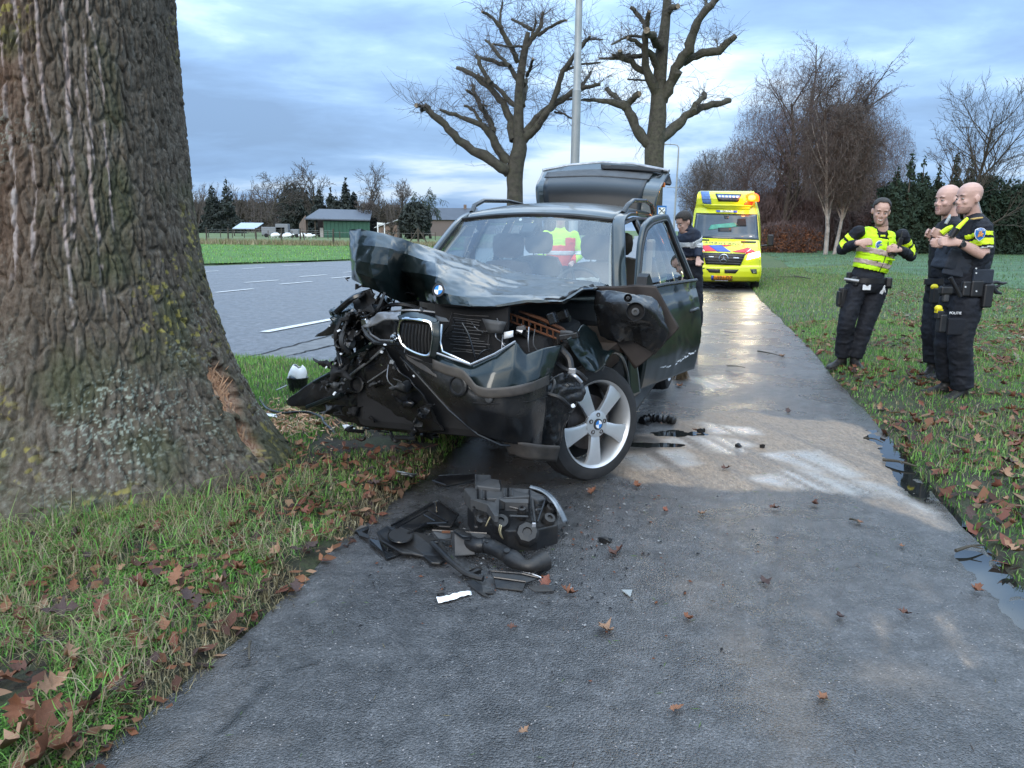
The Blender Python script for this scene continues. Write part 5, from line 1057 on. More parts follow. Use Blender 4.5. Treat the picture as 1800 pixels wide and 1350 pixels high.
# perforated crossmember; amber light on it is painted into its rusty colour
a, b = U(872, 549, -.42), U(988, 592, -.30); d = (b - a); 
cm = MB(); n_ = 11
upv = Vector((0, -.2, 1)).normalized() * .022
for s_ in (-1, 1): cm.tube([a + upv * s_, b + upv * s_], .0065, 6)
for i in range(n_): p = a + d * (i + .5) / n_; cm.tube([p + upv, p - upv], .0055, 5)
cm.build('crossmember', M['rust'], car, True)
MB().tube([U(912, 547, -.30), U(950, 560, -.28), U(988, 578, -.2), U(1000, 590, -.2)], [.008, .011, .011, .008], 7).build('strut_bar', M['rust'], car, True)
for k in range(34):
    px = rj.uniform(790, 1000); py = rj.uniform(545, 620) ; 
    if py > 560 + (1000 - px) * .4 + 0: pass
    y_ = rj.uniform(-.5, .1); L = rj.uniform(10, 34); an = rj.uniform(0, 3.14)
    p0 = U(px, py, y_); p2 = U(px + L * math.cos(an), py + L * .6 * math.sin(an), y_); p1 = (p0 + p2) / 2 + Vector((rj.gauss(0, .03), 0, rj.gauss(0, .03)))
    MB().tube([tuple(p) for p in catmull([tuple(p0), tuple(p1), tuple(p2)], 8)], rj.choice([.005, .008, .014]), 6).build('engine_hose', M[rj.choice(['plast', 'plast', 'greydk', 'metal', 'plastg'])], car, True)
for k in range(16):
    px = rj.uniform(800, 1010); py = rj.uniform(555, 610); MB().box(U(px, py, rj.uniform(-.45, .1)), (rj.uniform(.04, .12), .06, rj.uniform(.03, .09)), Matrix.Rotation(rj.uniform(-.4, .4), 3, 'Y')).build('engine_bracket', M[rj.choice(['plast', 'greydk', 'dark', 'plastg'])], car, bev=.008)
MB().tube([tuple(p) for p in catmull([tuple(U(*p)) for p in ((812, 568, -.68), (824, 590, -.70), (834, 625, -.70), (838, 640, -.70))], 12)], .006, 6).build('hose', M['plastg'], car, True)
MB().tube([tuple(p) for p in catmull([tuple(U(*p)) for p in ((838, 632, -.70), (848, 618, -.70), (862, 614, -.66))], 12)], .005, 6).build('hose', M['plastg'], car, True)

# --- left wing: torn liner bent out, scrap of painted wing
surf('wheel_arch_liner', cg([[(1042, 503, .25), (1085, 503, .22), (1120, 500, .20), (1153, 502, .20)], [(1060, 545, .25), (1100, 540, .22), (1140, 540, .20), (1178, 548, .20)], [(1075, 580, .2), (1110, 585, .2), (1150, 590, .2), (1194, 577, .20)], [(1086, 606, .2), (1100, 625, .2), (1116, 649, .2), (1150, 622, .2)]]), M['greytrim'] if 0 else pmat('brown_black_liner', (0.020, 0.015, 0.014), .5, var=.3, dirt=.2), car, 30, 30, .008, crumple=.004, cs=.2, sharp=.85)
surf('strut_tower_cover', cg([[(1046, 510, .10), (1075, 511, .02), (1110, 516, .0), (1147, 524, .05), (1163, 540, .10)], [(1044, 535, .06), (1070, 532, -.08), (1105, 532, -.12), (1140, 540, -.08), (1168, 560, .06)], [(1050, 565, .06), (1070, 560, -.06), (1105, 565, -.10), (1142, 562, -.05), (1176, 585, .08)], [(1055, 590, .10), (1080, 596, .0), (1110, 580, .05), (1145, 578, .0), (1165, 608, .1)], [(1080, 597, .15), (1090, 602, .1), (1110, 600, .1), (1135, 612, .08), (1150, 622, .14)]]), M['plastg'], car, 60, 50, .006, crumple=.010, cs=.09, sharp=.3, seed=8)
for px, py, r_ in ((1117, 548, .050), (1104, 524, .022)):
    c_ = U(px, py, -.155); MB().lathe(c_, (.15, -1, .15), [(r_ * 1.05, .012), (r_, .016), (r_ * .85, -.015), (.001, -.02)], 26).build('strut_dome', M['dark'], car, True)
    MB().lathe(c_, (.15, -1, .15), [(r_ * .42, -.01), (r_ * .42, .018), (r_ * .2, .020), (r_ * .18, .008), (.001, .008)], 20).build('strut_nut', M['greydk'], car, True)
surf('wing_scrap', cg([[(998, 596, -.42), (1012, 585, -.35), (1026, 570, -.2), (1048, 585, -.05)], [(1004, 612, -.40), (1020, 612, -.36), (1036, 605, -.25), (1060, 612, -.05)], [(1016, 630, -.38), (1032, 630, -.32), (1050, 625, -.2), (1072, 618, -.02)], [(1030, 650, -.34), (1046, 655, -.3), (1056, 648, -.2), (1066, 640, -.05)]]), M['paintcar'], car, 34, 26, .006, crumple=.012, cs=.12, sharp=.3, seed=3)
MB().tube([tuple(p) for p in catmull([tuple(U(*p)) for p in ((1056, 650, -.1), (1064, 632, -.08), (1076, 618, .0), (1090, 625, .2), (1100, 650, .35), (1104, 680, .4))], 24)], [.014] * 24, 8).build('arch_edge', M['paintcar'], car, True)
surf('door_step', cg([[(1104, 625, .45), (1118, 640, .6)], [(1104, 660, .45), (1122, 670, .62)], [(1106, 700, .45), (1124, 690, .62)]]), M['paintcar'], car, 8, 14, .02)
surf('wheel_house', cg([[(988, 606, -.30), (1020, 600, -.1), (1060, 620, .2)], [(975, 660, -.40), (1000, 665, -.1), (1060, 680, .3)], [(960, 730, -.40), (985, 740, -.1), (1050, 760, .3)]]), M['dark'], car, 20, 20, .01, crumple=.03, cs=.1)
surf('torn_liner', cg([[(962, 672, -.56), (980, 660, -.5), (1000, 650, -.42), (1020, 660, -.4)], [(958, 700, -.56), (975, 695, -.52), (1000, 690, -.46), (1030, 690, -.4)], [(955, 750, -.52), (970, 745, -.5), (990, 730, -.46), (1008, 720, -.4)], [(955, 790, -.48), (970, 790, -.46), (985, 780, -.42), (990, 770, -.4)]]), M['plastg'], car, 30, 40, .006, crumple=.022, cs=.06, sharp=.3, seed=6)
for pts, mt, rd in [([(980, 640, -.4), (995, 650, -.45), (1015, 655, -.45), (1030, 668, -.42)], 'plast', .014), ([(965, 660, -.5), (975, 672, -.52), (968, 690, -.54)], 'greydk', .008), ([(1000, 655, -.46), (1012, 662, -.48), (1022, 672, -.46)], 'metal', .010), ([(985, 612, -.4), (1000, 630, -.4), (1004, 650, -.42)], 'plast', .02), ([(962, 692, -.56), (985, 700, -.55), (1002, 716, -.5)], 'plast', .012)]:
    MB().tube([tuple(p) for p in catmull([tuple(U(*p)) for p in pts], 14)], rd, 8).build('suspension_arm', M[mt], car, True)
MB().disc(U(1008, 713, -.52), (0, -1, .2), .011, 14, .02).build('bolt', M['chrome'], car)
MB().box(U(1006, 652, -.47), (.04, .02, .03)).build('clip', M['metal'], car, bev=.004)

# --- driver's door, open
al = R(13); dh = Vector((.900, .82, 0)); ddir = Vector((math.sin(al), math.cos(al), 0)); dnm = Vector((math.cos(al), -math.sin(al), 0))
def D(s, z, o=0): return dh + ddir * s + Vector((0, 0, z)) + dnm * o
def bul(s, z): return .045 * math.sin(math.pi * min(1, max(0, (z - .38) / .72)) ** .9) - (.02 if z > 1.0 else 0)
zz = [.42, .50, .60, .72, .84, .94, 1.02, 1.09]
rows = [[D(s * (1.0 if z < .95 else 1.0) , z - .04 * s * (z < .5), bul(s, z) + (.012 * math.sin(s * 9) * math.sin(z * 8) if s > .7 else 0)) for s in (0, .2, .4, .6, .8, .95, 1.08, 1.15 if z < 1.0 else 1.17)] for z in zz]
door = surf('driver_door', rows, M['paintcar'], car, 70, 40, .05, crumple=.004, cs=.35, sharp=.1, seed=9)
fr = [(-.10, 1.12, 0), (-.02, 1.24, -.03), (.12, 1.40, -.08), (.28, 1.52, -.12), (.48, 1.575, -.145), (.70, 1.595, -.15), (.82, 1.585, -.15), (.90, 1.40, -.09), (1.0, 1.22, -.04), (1.06, 1.09, .0)]
P = catmull([tuple(D(*p)) for p in fr], 60); P2 = linear([tuple(D(*p)) for p in fr], 60); P = P * .5 + P2 * .5
rows = [[Vector(p) + ddir * 0 + Vector((0, 0, .0)) + dnm * .015 for p in P], [Vector(p) + (D(.55, 1.15) - Vector(p)).normalized() * .05 for p in P]]
surf('window_frame', rows, M['paintcar'], door, 60, 4, .03)
surf('window_frame_inner', [[Vector(p) + (D(.55, 1.15) - Vector(p)).normalized() * .045 + dnm * .012 for p in P], [Vector(p) + (D(.55, 1.15) - Vector(p)).normalized() * .062 + dnm * .012 for p in P]], M['black'], door, 60, 3, .02)
gp = [tuple(Vector(p) + (D(.55, 1.15) - Vector(p)).normalized() * .05) for p in P[::3]] 
MB().add(gp, [tuple(range(len(gp)))]).build('window_glass', M['glass'], door)
MB().tube([D(-.08, 1.10, .02), D(.4, 1.105, .03), D(1.1, 1.09, .03)], .014, 8).build('window_sill_trim', M['plastg'], door, True)
MB().loft([[D(-.06 + a, 1.13 + b, .02 + o) for a, b in ((-.06, -.03), (.05, -.03), (.06, .02), (.0, .08), (-.04, .06))] for o in (0, .05, .07)]).build('mirror_foot', M['plast'], door, True)
hp = [D(.86, .865, .045), D(.90, .87, .078), D(.98, .875, .082), D(1.05, .875, .072), D(1.08, .875, .045)]
MB().tube([tuple(p) for p in catmull([tuple(p) for p in hp], 14)], .013, 8).build('handle', M['plastg'], door, True)
MB().lathe(D(.97, .86, .046), dnm, [(.05, -.002), (.05, .004), (.03, -.006), (.001, -.010)], 20).build('handle_recess', M['dark'], door, True)
sc_ = MB()
for k in range(26):
    s0 = .30 + .035 * k + rj.uniform(-.01, .01); z0 = .50 + .018 * math.sin(s0 * 8) + rj.uniform(-.012, .012)
    if .52 < s0 < .62 or s0 > 1.1: continue
    sc_.tube([D(s0, z0, bul(s0, z0) + .026), D(s0 + .02, z0 + .006, bul(s0, z0) + .027), D(s0 + .045, z0 + .004, bul(s0, z0) + .026)], [.001, rj.uniform(.002, .006), .001], 4)
so = sc_.build('scratches', M['signwhite'], door); so['kind'] = 'stuff'
surf('door_card', [[D(s, z, -.06) for s in (0.0, .4, .8, 1.1)] for z in (.42, .7, 1.0, 1.09)], M['beige'], door, 10, 8, .02)

# --- tailgate raised
tg = surf('tailgate', cg([[(946, 376, 3.44), (1000, 376, 3.44), (1060, 376, 3.44), (1110, 378, 3.44), (1148, 384, 3.44)], [(942, 332, 3.55), (1000, 330, 3.55), (1060, 331, 3.55), (1115, 335, 3.55), (1158, 340, 3.56)], [(950, 312, 3.85), (1000, 310, 3.88), (1060, 310, 3.88), (1115, 314, 3.88), (1166, 322, 3.82)], [(955, 300, 4.10), (1000, 292, 4.18), (1060, 287, 4.20), (1115, 290, 4.18), (1176, 303, 4.10)]]), M['paintcar'], car, 40, 30, .03, sharp=.25)
surf('rear_window', cg([[(957, 368, 3.410), (1050, 368, 3.405), (1125, 372, 3.410)], [(955, 330, 3.495), (1050, 330, 3.490), (1130, 336, 3.495)], [(960, 313, 3.785), (1050, 311, 3.800), (1138, 317, 3.785)]]), pmat('rear_window_glass', (.013, .016, .019), .35, spec=.22, var=.2, vscale=2), tg, 20, 20, .006)
surf('spoiler_panel', cg([[(957, 312, 3.795), (1050, 310, 3.815), (1140, 316, 3.795)], [(962, 303, 3.975), (1050, 298, 4.015), (1148, 305, 3.975)]]), M['greydk'], tg, 20, 8, .008)
MB().tube([U(*p) for p in ((954, 300, 4.045), (1000, 291, 4.17), (1060, 286, 4.19), (1115, 289, 4.17), (1176, 301, 4.045))], .02, 8).build('tailgate_edge', M['metal'], tg, True)
surf('number_plate_recess', cg([[(1056, 289, 4.100), (1110, 292, 4.080), (1166, 299, 4.030)], [(1058, 297, 3.990), (1112, 299, 3.970), (1160, 303, 3.950)]]), M['dark'], tg, 20, 5, .01)
MB().box(U(1068, 293, 4.06), (.07, .02, .03)).build('plate_lamp', M['greydk'], tg, bev=.005)
surf('tail_corner', cg([[(1140, 316, 3.85), (1160, 306, 3.98), (1178, 306, 4.1)], [(1140, 345, 3.62), (1156, 336, 3.75), (1166, 326, 3.95)], [(1130, 366, 3.5), (1142, 356, 3.55), (1150, 345, 3.7)]]), M['plastg'], tg, 14, 18, .012, sharp=.3)
surf('tailgate_hook', cg([[(1166, 300, 4.1), (1176, 305, 4.1)], [(1168, 318, 4.05), (1180, 322, 4.08)], [(1163, 323, 4.0), (1178, 325, 4.05)]]), M['plast'], tg, 6, 8, .02)
M['amberlens'] = pmat('amber_lens', (.7, .20, .04), .3)
MB().box(U(1165, 325, 3.9), (.05, .03, .05)).build('tail_lens', M['amberlens'], tg, bev=.01)  # orange reflection on the tailgate, painted as a small amber block
for s_ in (-1, 1): MB().tube([(s_ * .54, 3.46, 1.45), U(952 if s_ < 0 else 1148, 335, 3.62)], .012, 6).build('gas_strut', M['metal'], car)
MB().box(U(1146, 384, 3.2), (.02, .10, .05)).build('side_lens', M['amberlens'], car, bev=.008)  # orange indicator reflection, painted as a small amber block

# --- wheels
def wheel(c, n, par, up=(0, 0, 1), mats=('rubber', 'alloy')):
    n = Vector(n).normalized(); up = (Vector(up) - n * Vector(up).dot(n)).normalized(); rt = up.cross(n); c = Vector(c)
    wr_ = MB().lathe(c, n, [(.262, -.20), (.30, -.205), (.335, -.19), (.347, -.155), (.350, -.10), (.348, -.045), (.335, -.012), (.30, .004), (.268, -.002), (.262, -.01)], 64).build('wheel', M['rubber'], par, True)
    for g_ in (-.06, -.10, -.14): MB().lathe(c, n, [(.3515, g_ - .004), (.3515, g_ + .004)], 48).build('tread_groove', M['dark'], wr_)
    MB().lathe(c, n, [(.262, -.20), (.245, -.17), (.238, -.06), (.250, -.012), (.264, .000), (.266, -.012)], 64).build('rim', M['alloy'], wr_, True)
    MB().lathe(c - n * .10, n, [(.165, -.012), (.165, .012), (.08, .014), (.06, .03), (.001, .03)], 40).build('brake_disc', M['disc'], wr_, True)
    MB().lathe(c, n, [(.236, -.19), (.236, -.185), (.001, -.185)], 40).build('wheel_back', M['dark'], wr_)
    for k in range(5):
        a = 2 * math.pi * k / 5 + .02 - math.pi / 2; e = rt * math.cos(a) + up * math.sin(a); f_ = n.cross(e)
        # each spoke is a broad flared blade, thin at the hub end and split toward the rim
        sec = []
        for r_, hw, hz, tk in ((.045, .030, -.022, .03), (.09, .034, -.012, .028), (.15, .040, -.008, .024), (.21, .052, -.010, .022), (.250, .066, -.016, .02)):
            sec.append([c + e * r_ + f_ * hw * q_ + n * (hz + dz) for q_, dz in ((-1, -.006), (-.55, .000), (0, -.004), (.55, .000), (1, -.006), (1, -tk), (-1, -tk))])
        MB().loft(sec).build('spoke', M['alloy'], wr_, True)
        b_ = a + math.pi / 5; q_ = c + (rt * math.cos(b_) + up * math.sin(b_)) * .056
        MB().lathe(q_, n, [(.013, -.02), (.013, -.004), (.010, -.003), (.009, -.014), (.001, -.014)], 12).build('wheel_bolt', M['disc'], wr_, True)
    MB().lathe(c, n, [(.082, -.03), (.080, -.014), (.045, -.006), (.001, -.006)], 30).build('hub', M['alloy'], wr_, True)
    MB().lathe(c, n, [(.034, -.006), (.033, .001), (.027, .002), (.001, .002)], 24).build('hub_cap', M['greydk'], wr_, True)
    roundel(c + n * .002, n, .024, wr_)
    return wr_
wn = CIN.to_3x3() @ Vector((.60, -.80, .04)); hub = CIN @ W(1040, 743, 4.46)
wheel(hub + wn.normalized() * .06, wn, car, CIN.to_3x3() @ Vector((.10, .05, 1)))
wheel((.905, 2.795, .345), (1, 0, 0), car); wheel((-.905, 2.795, .345), (-1, 0, 0), car); wheel((-.72, .55, .345), (-1, -.5, 0), car)

# --- undertray and carrier hanging off the crushed corner
surf('hanging_undertray', cg([[(500, 705, -.10), (552, 668, -.18), (586, 650, -.25), (618, 626, -.35), (658, 604, -.45), (676, 612, -.50)], [(505, 712, -.12), (560, 690, -.22), (595, 672, -.30), (630, 650, -.40), (670, 640, -.50), (700, 650, -.58)], [(520, 716, -.14), (570, 710, -.22), (606, 706, -.32), (645, 700, -.40), (700, 690, -.5), (745, 700, -.56)], [(530, 722, -.05), (575, 730, -.1), (612, 742, -.2), (660, 756, -.25), (715, 762, -.35), (780, 760, -.45)]]), M['plastg'], car, 60, 44, .010, crumple=.022, cs=.13, sharp=.6, seed=12)
for pts, rd, mt in [([(584, 653, -.30), (600, 640, -.34), (630, 620, -.44), (658, 603, -.50)], .014, 'paintcar'), ([(606, 668, -.38), (628, 650, -.42), (652, 632, -.48), (674, 612, -.53)], .008, 'metal'), ([(540, 716, -.22), (565, 706, -.26), (600, 694, -.34)], .015, 'paintcar'), ([(646, 672, -.47), (664, 660, -.50), (682, 648, -.53)], .004, 'metal'), ([(552, 672, -.22), (570, 662, -.25), (586, 655, -.28)], .010, 'paintcar')]:
    MB().tube([tuple(p) for p in catmull([tuple(U(*p)) for p in pts], 14)], rd, 8).build('tray_rib', M[mt], car, True)
MB().lathe(U(628, 676, -.42), (-.1, -1, .2), [(.048, 0), (.050, .012), (.042, .014), (.038, -.01), (.001, -.012)], 28).build('lamp_opening', M['plast'], car, True)
for k in range(26):
    px = rj.uniform(570, 770); py = rj.uniform(655, 765) - (770 - px) * .10; w_ = rj.uniform(12, 36); h_ = rj.uniform(8, 26); yv = rj.uniform(-.62, -.1)
    g_ = [[U(px + (a - 1) * w_ * .5 + rj.uniform(-6, 6), py + (b - 1) * h_ * .5 + rj.uniform(-5, 5), yv + rj.uniform(-.1, .1)) for a in range(3)] for b in range(3)]
    surf('torn_liner_piece', g_, M[rj.choice(['plastg', 'plast', 'dark', 'dark', 'greydk'])], car, 10, 10, .004, crumple=.03, cs=.07, sharp=.7, seed=k)
for k in range(30):
    px = rj.uniform(600, 790); py = rj.uniform(650, 770); y_ = rj.uniform(-.5, .2)
    MB().tube([tuple(p) for p in catmull([tuple(U(px, py, y_)), tuple(U(px + rj.uniform(-20, 20), py + rj.uniform(-8, 8), y_ - .05)), tuple(U(px + rj.uniform(-30, 30), py + rj.uniform(-10, 14), y_))], 8)], rj.choice([.005, .009, .014]), 6).build('loose_hose', M[rj.choice(['plast', 'plastg', 'dark'])], car, True)

# wires, clips and pale crumbs caught in the wreck
for k in range(26):
    px = rj.uniform(585, 980); py = (rj.uniform(545, 650) if px < 760 else rj.uniform(545, 600)); L = rj.uniform(14, 46); y_ = rj.uniform(-.66, -.4) if px < 720 else -.55
    MB().tube([tuple(p) for p in catmull([tuple(U(px, py, y_)), tuple(U(px + rj.uniform(-8, 8), py + L * .6, y_ - .03)), tuple(U(px + rj.uniform(-22, 22), py + L, y_))], 9)], .0028, 5).build('wire', M[rj.choice(['plast', 'metal', 'greydk', 'plast'])], car, True)
for k in range(34):
    px = rj.uniform(572, 770); py = rj.uniform(535, 700); c = U(px, py, rj.uniform(-.75, -.55)); s_ = rj.uniform(.004, .013)
    MB().box(c, (s_ * rj.uniform(.6, 2.4), s_, s_ * rj.uniform(.5, 1.5)), Matrix.Rotation(rj.uniform(-1, 1), 3, 'Y')).build('broken_clip', M[rj.choice(['metal', 'chrome', 'signwhite', 'greydk'])], car)
# ================================================================== AMBULANCE
AY = 22.4; ac = W(1275, 500, AY); AP = Vector((ac.x, AY, -0.18)); AMW = Matrix.Translation(AP) @ Matrix.Rotation(R(-14.5), 4, 'Z'); AIN = AMW.inverted()
amb = empty('ambulance', label='yellow ambulance with red and blue stripes, lit headlamps and a flashing amber beacon', cat='ambulance', mw=AMW)
M['ayel'] = pmat('ambulance_yellow', (0.64, 0.68, 0.02), .32, var=.05, vscale=1.5, coat=.6, dirt=.12, dirtcol=(.3, .3, .15))
M['ared'] = pmat('livery_red', (0.55, 0.012, 0.03), .35, var=.06, coat=.4); M['ablue'] = pmat('livery_blue', (0.015, 0.07, 0.48), .35, var=.06, coat=.4)
M['ablack'] = pmat('ambulance_black', (0.010, 0.010, 0.012), .35, var=.2)
M['aglass'] = m_glass('ambulance_windscreen', (0.22, 0.26, 0.28), 0.10)
M['bluelamp'] = pmat('blue_lamp_lens', (0.10, 0.19, 0.42), .15, var=.2, vscale=20)
M['plate'] = pmat('orange_number_plate', (0.75, 0.26, 0.01), .4, var=.05)
M['headlamp'] = pmat('lit_headlamp', (.9, .9, .85), .2, emit=(1.0, .93, .74), estr=5)
M['beacon'] = pmat('lit_amber_beacon', (.25, .04, .0), .3, emit=(1.0, .055, .0), estr=4.2)
M['beacon2'] = pmat('lit_beacon_core', (.3, .1, .0), .3, emit=(1.0, .30, .03), estr=6)
M['amberdim'] = pmat('amber_marker', (.8, .35, .03), .3, emit=(1.0, .45, .05), estr=1.5)
AR = [(1200, 352, .16), (1150, 372, .03), (1090, 380, .0), (1035, 380, .01), (1020, 378, .07), (950, 376, .06), (880, 372, .10), (820, 364, .26), (760, 357, .52), (735, 356, .66), (700, 355, .80), (600, 350, 1.00), (475, 338, 1.25), (440, 332, 1.33), (400, 322, 1.40), (360, 312, 1.30), (300, 304, 1.28), (255, 298, 1.36), (228, 286, 1.50), (218, 270, 1.75)]
_Y = np.array([r[0] for r in AR][::-1], float); _H = np.array([r[1] for r in AR][::-1], float); _D = np.array([r[2] for r in AR][::-1], float)
_dm, _oo = None, AIN @ EYE
def A(X, Yp, off=0.0):
    """point of the cab's front skin seen at zoomed pixel X, Yp, lifted by off"""
    h = np.interp(Yp, _Y, _H); u = max(-1.0, min(1.0, (X - 585) / h)); y = float(np.interp(Yp, _Y, _D)) + .34 * abs(u) ** 3.2
    d = AIN.to_3x3() @ ray(1180 + X / 6.135, 300 + Yp / 6.135); return _oo + d * ((y - off - _oo.y) / d.y)
us = [-1, -.96, -.88, -.75, -.5, -.25, 0, .25, .5, .75, .88, .96, 1]
yy_ = np.unique(np.concatenate([np.array([r[0] for r in AR], float), np.linspace(218, 1200, 60)]))[::-1]; uu_ = np.linspace(-1, 1, 41)
g_ = np.array([[list(A(585 + u * float(np.interp(yv, _Y, _H)), yv)) for u in uu_] for yv in yy_]); ix = np.arange(g_.shape[0] * 41).reshape(-1, 41)
solid(mesh('cab_front', g_.reshape(-1, 3), np.stack([ix[:-1, :-1], ix[:-1, 1:], ix[1:, 1:], ix[1:, :-1]], -1).reshape(-1, 4), M['ayel'], amb, True), .03, -1)
for s_ in (-1, 1):
    rw = []; xb = lambda z: float(np.interp(z, [0, 1.5, 2.2, 2.9], [1.0, 1.0, .92, .70]))
    for Yp, h, _ in AR:
        p = A(585 + s_ * h, Yp); rw.append([p, Vector((s_ * (abs(p.x) * .5 + xb(p.z) * .5), p.y + .5, p.z)), Vector((s_ * xb(p.z), 2.5, p.z)), Vector((s_ * xb(p.z), 6.2, p.z))])
    surf('body_side', rw, M['ayel'], amb, 16, 40, .03, sharp=.5)
    surf('side_stripe', [[Vector((s_ * 1.025, y, z)) for y in (2.6, 4, 6.1)] for z in (.75, 1.25)], M['ared'], amb, 6, 3, .004)
    surf('side_window', [[Vector((s_ * (1.01 - .12 * (z > 2)), y, z)) for y in (2.6, 3.4)] for z in (1.45, 2.05)], M['aglass'], amb, 3, 3, .01)
MB().box((0, 4.0, 2.70), (1.50, 4.4, .12)).build('roof', M['ayel'], amb, bev=.05)
MB().prism([(-1.0, 6.2, .3), (1.0, 6.2, .3), (1.0, 6.2, 1.6), (.9, 6.2, 2.3), (.72, 6.2, 2.75), (-.72, 6.2, 2.75), (-.9, 6.2, 2.3), (-1.0, 6.2, 1.6)], (0, -.08, 0)).build('rear_door', M['ayel'], amb, bev=.03)
MB().box((0, 3.2, .34), (1.75, 5.6, .22)).build('underbody', M['dark'], amb)
for s_ in (-1, 1):
    for y_ in (1.0, 4.7):
        c = (s_ * .98, y_, .36); n_ = Vector((s_, 0, 0))
        wo_ = MB().lathe(c, n_, [(.22, -.24), (.33, -.24), (.36, -.20), (.36, -.05), (.33, -.01), (.22, -.01), (.18, -.06), (.001, -.05)], 32).build('wheel', M['rubber'], amb, True)
        MB().lathe(c, n_, [(.19, -.02), (.17, -.01), (.08, -.02), (.001, -.015)], 20).build('rim', M['greydk'], wo_, True)
def ap(name, q, off, mat, n=10, m=8, par=None, t=.006):
    (a, b, c, d) = q; g = []
    for j in range(m):
        v = j / (m - 1); g.append([A((a[0] * (1 - u) + b[0] * u) * (1 - v) + (d[0] * (1 - u) + c[0] * u) * v, (a[1] * (1 - u) + b[1] * u) * (1 - v) + (d[1] * (1 - u) + c[1] * u) * v, off) for u in [i / (n - 1) for i in range(n)]])
    G_ = np.array([[list(p) for p in r] for r in g]); idx = np.arange(n * m).reshape(m, n)
    o = mesh(name, G_.reshape(-1, 3), np.stack([idx[:-1, :-1], idx[:-1, 1:], idx[1:, 1:], idx[1:, :-1]], -1).reshape(-1, 4), mat, par or amb, True)
    return solid(o, t, 0)
# windscreen is a dark void with a cabin behind tinted glass
ap('windscreen_frame', [(268, 455), (925, 470), (945, 748), (228, 722)], .012, M['ablack'], 24, 14)
ws = ap('windscreen', [(280, 464), (915, 478), (932, 738), (242, 712)], .020, pmat('windscreen_dark_glass', (0.035, 0.045, 0.055), .06, var=.5, vscale=1.2, spec=.8), 24, 14)
ap('dashboard_tablet', [(505, 615), (645, 615), (650, 655), (505, 655)], .030, M['black'], 5, 4, ws)
ap('reflection_of_green_sheet', [(430, 585), (690, 560), (735, 600), (395, 640)], .029, pmat('green_folded_sheet', (.05, .22, .16), .5, var=.4, vscale=3), 14, 6, ws).name = 'folded_sheet'  # reflection of a green sheet, painted as a patch on the windscreen
ap('seat_back', [(715, 520), (800, 515), (810, 600), (700, 600)], .029, M['dark'], 6, 6, ws)
ap('inspection_sticker', [(845, 706), (870, 706), (872, 716), (842, 716)], .032, M['signwhite'], 3, 3, ws)
ap('mirror', [(570, 488), (620, 490), (615, 520), (575, 518)], .032, M['ablack'], 4, 4, ws)
ap('wiper', [(290, 735), (410, 742), (408, 754), (290, 750)], .03, M['ablack'], 8, 3)
ap('wiper', [(748, 758), (918, 762), (910, 778), (755, 774)], .03, M['ablack'], 8, 3)
# bonnet livery
ap('red_stripe', [(225, 815), (330, 806), (350, 872), (228, 868)], .010, M['ared']); ap('red_stripe', [(330, 806), (430, 802), (500, 868), (350, 872)], .010, M['ared'])
ap('blue_stripe', [(400, 806), (540, 803), (645, 875), (500, 872)], .016, M['ablue']); ap('red_stripe', [(540, 802), (655, 800), (600, 818), (560, 816)], .010, M['ared'], 6, 4)
ap('red_stripe', [(790, 838), (822, 826), (915, 872), (800, 905)], .010, M['ared']); ap('red_stripe', [(655, 872), (790, 838), (800, 888), (700, 880)], .010, M['ared'])
ap('white_line', [(855, 842), (862, 846), (800, 892), (792, 890)], .017, M['signwhite'], 6, 3); ap('white_line', [(310, 828), (318, 826), (365, 868), (357, 870)], .017, M['signwhite'], 6, 3)
# grille with star
gr_ = ap('grille', [(338, 880), (802, 898), (745, 1024), (372, 1008)], .022, M['ablack'], 20, 8)
for k in range(4):
    y0 = 905 + k * 27; ap('grille_bar', [(358 + k * 6, y0), (785 - k * 9, y0 + 15), (782 - k * 9, y0 + 25), (360 + k * 6, y0 + 9)], .036, M['greydk'], 16, 3, gr_, .012)
for x0, x1, y0 in ((405, 458, 922), (670, 730, 934)): ap('grille_lamp', [(x0, y0), (x1, y0 + 3), (x1, y0 + 13), (x0, y0 + 10)], .05, M['signwhite'], 4, 3, gr_)
c = A(564, 948, .07); n_ = (_oo - c).normalized()
MB().lathe(c, n_, [(.128, -.01), (.132, .01), (.118, .018), (.112, .0)], 40).build('star_ring', M['chrome'], gr_, True)
up = Vector((0, 0, 1)); up = (up - n_ * up.dot(n_)).normalized(); rt = up.cross(n_)
for k in range(3):
    a = math.pi / 2 + k * 2 * math.pi / 3; e = rt * math.cos(a) + up * math.sin(a); f_ = n_.cross(e)
    MB().prism([c + f_ * .018, c + e * .12, c - f_ * .018], n_ * .02).build('star_arm', M['chrome'], gr_)
# lamps
for q in ([(835, 900), (950, 868), (962, 925), (815, 962)], [(232, 868), (318, 880), (335, 955), (225, 915)]):
    ap('headlamp', q, .03, M['headlamp'], 10, 8)
ap('fog_lamp_recess', [(850, 1062), (920, 1062), (922, 1112), (872, 1108)], .008, M['greydk'], 6, 6); c = A(893, 1087, .015); MB().disc(c, (0, -1, 0), .05, 18, .02).build('fog_lamp', M['chrome'], amb)
ap('lower_intake', [(375, 1056), (525, 1062), (525, 1103), (410, 1098)], .012, M['ablack'], 10, 4); ap('lower_intake', [(572, 1064), (728, 1066), (690, 1108), (575, 1104)], .012, M['ablack'], 10, 4)
ap('bumper_crease', [(205, 1044), (360, 1048), (358, 1056), (206, 1052)], .010, M['greydk'], 6, 3).name = 'bumper_gap'
pl_ = ap('number_plate', [(430, 1130), (658, 1136), (655, 1186), (430, 1180)], .03, M['plate'], 8, 4)
ap('plate_band', [(430, 1130), (456, 1131), (456, 1181), (430, 1180)], .037, M['ablue'], 3, 3, pl_)
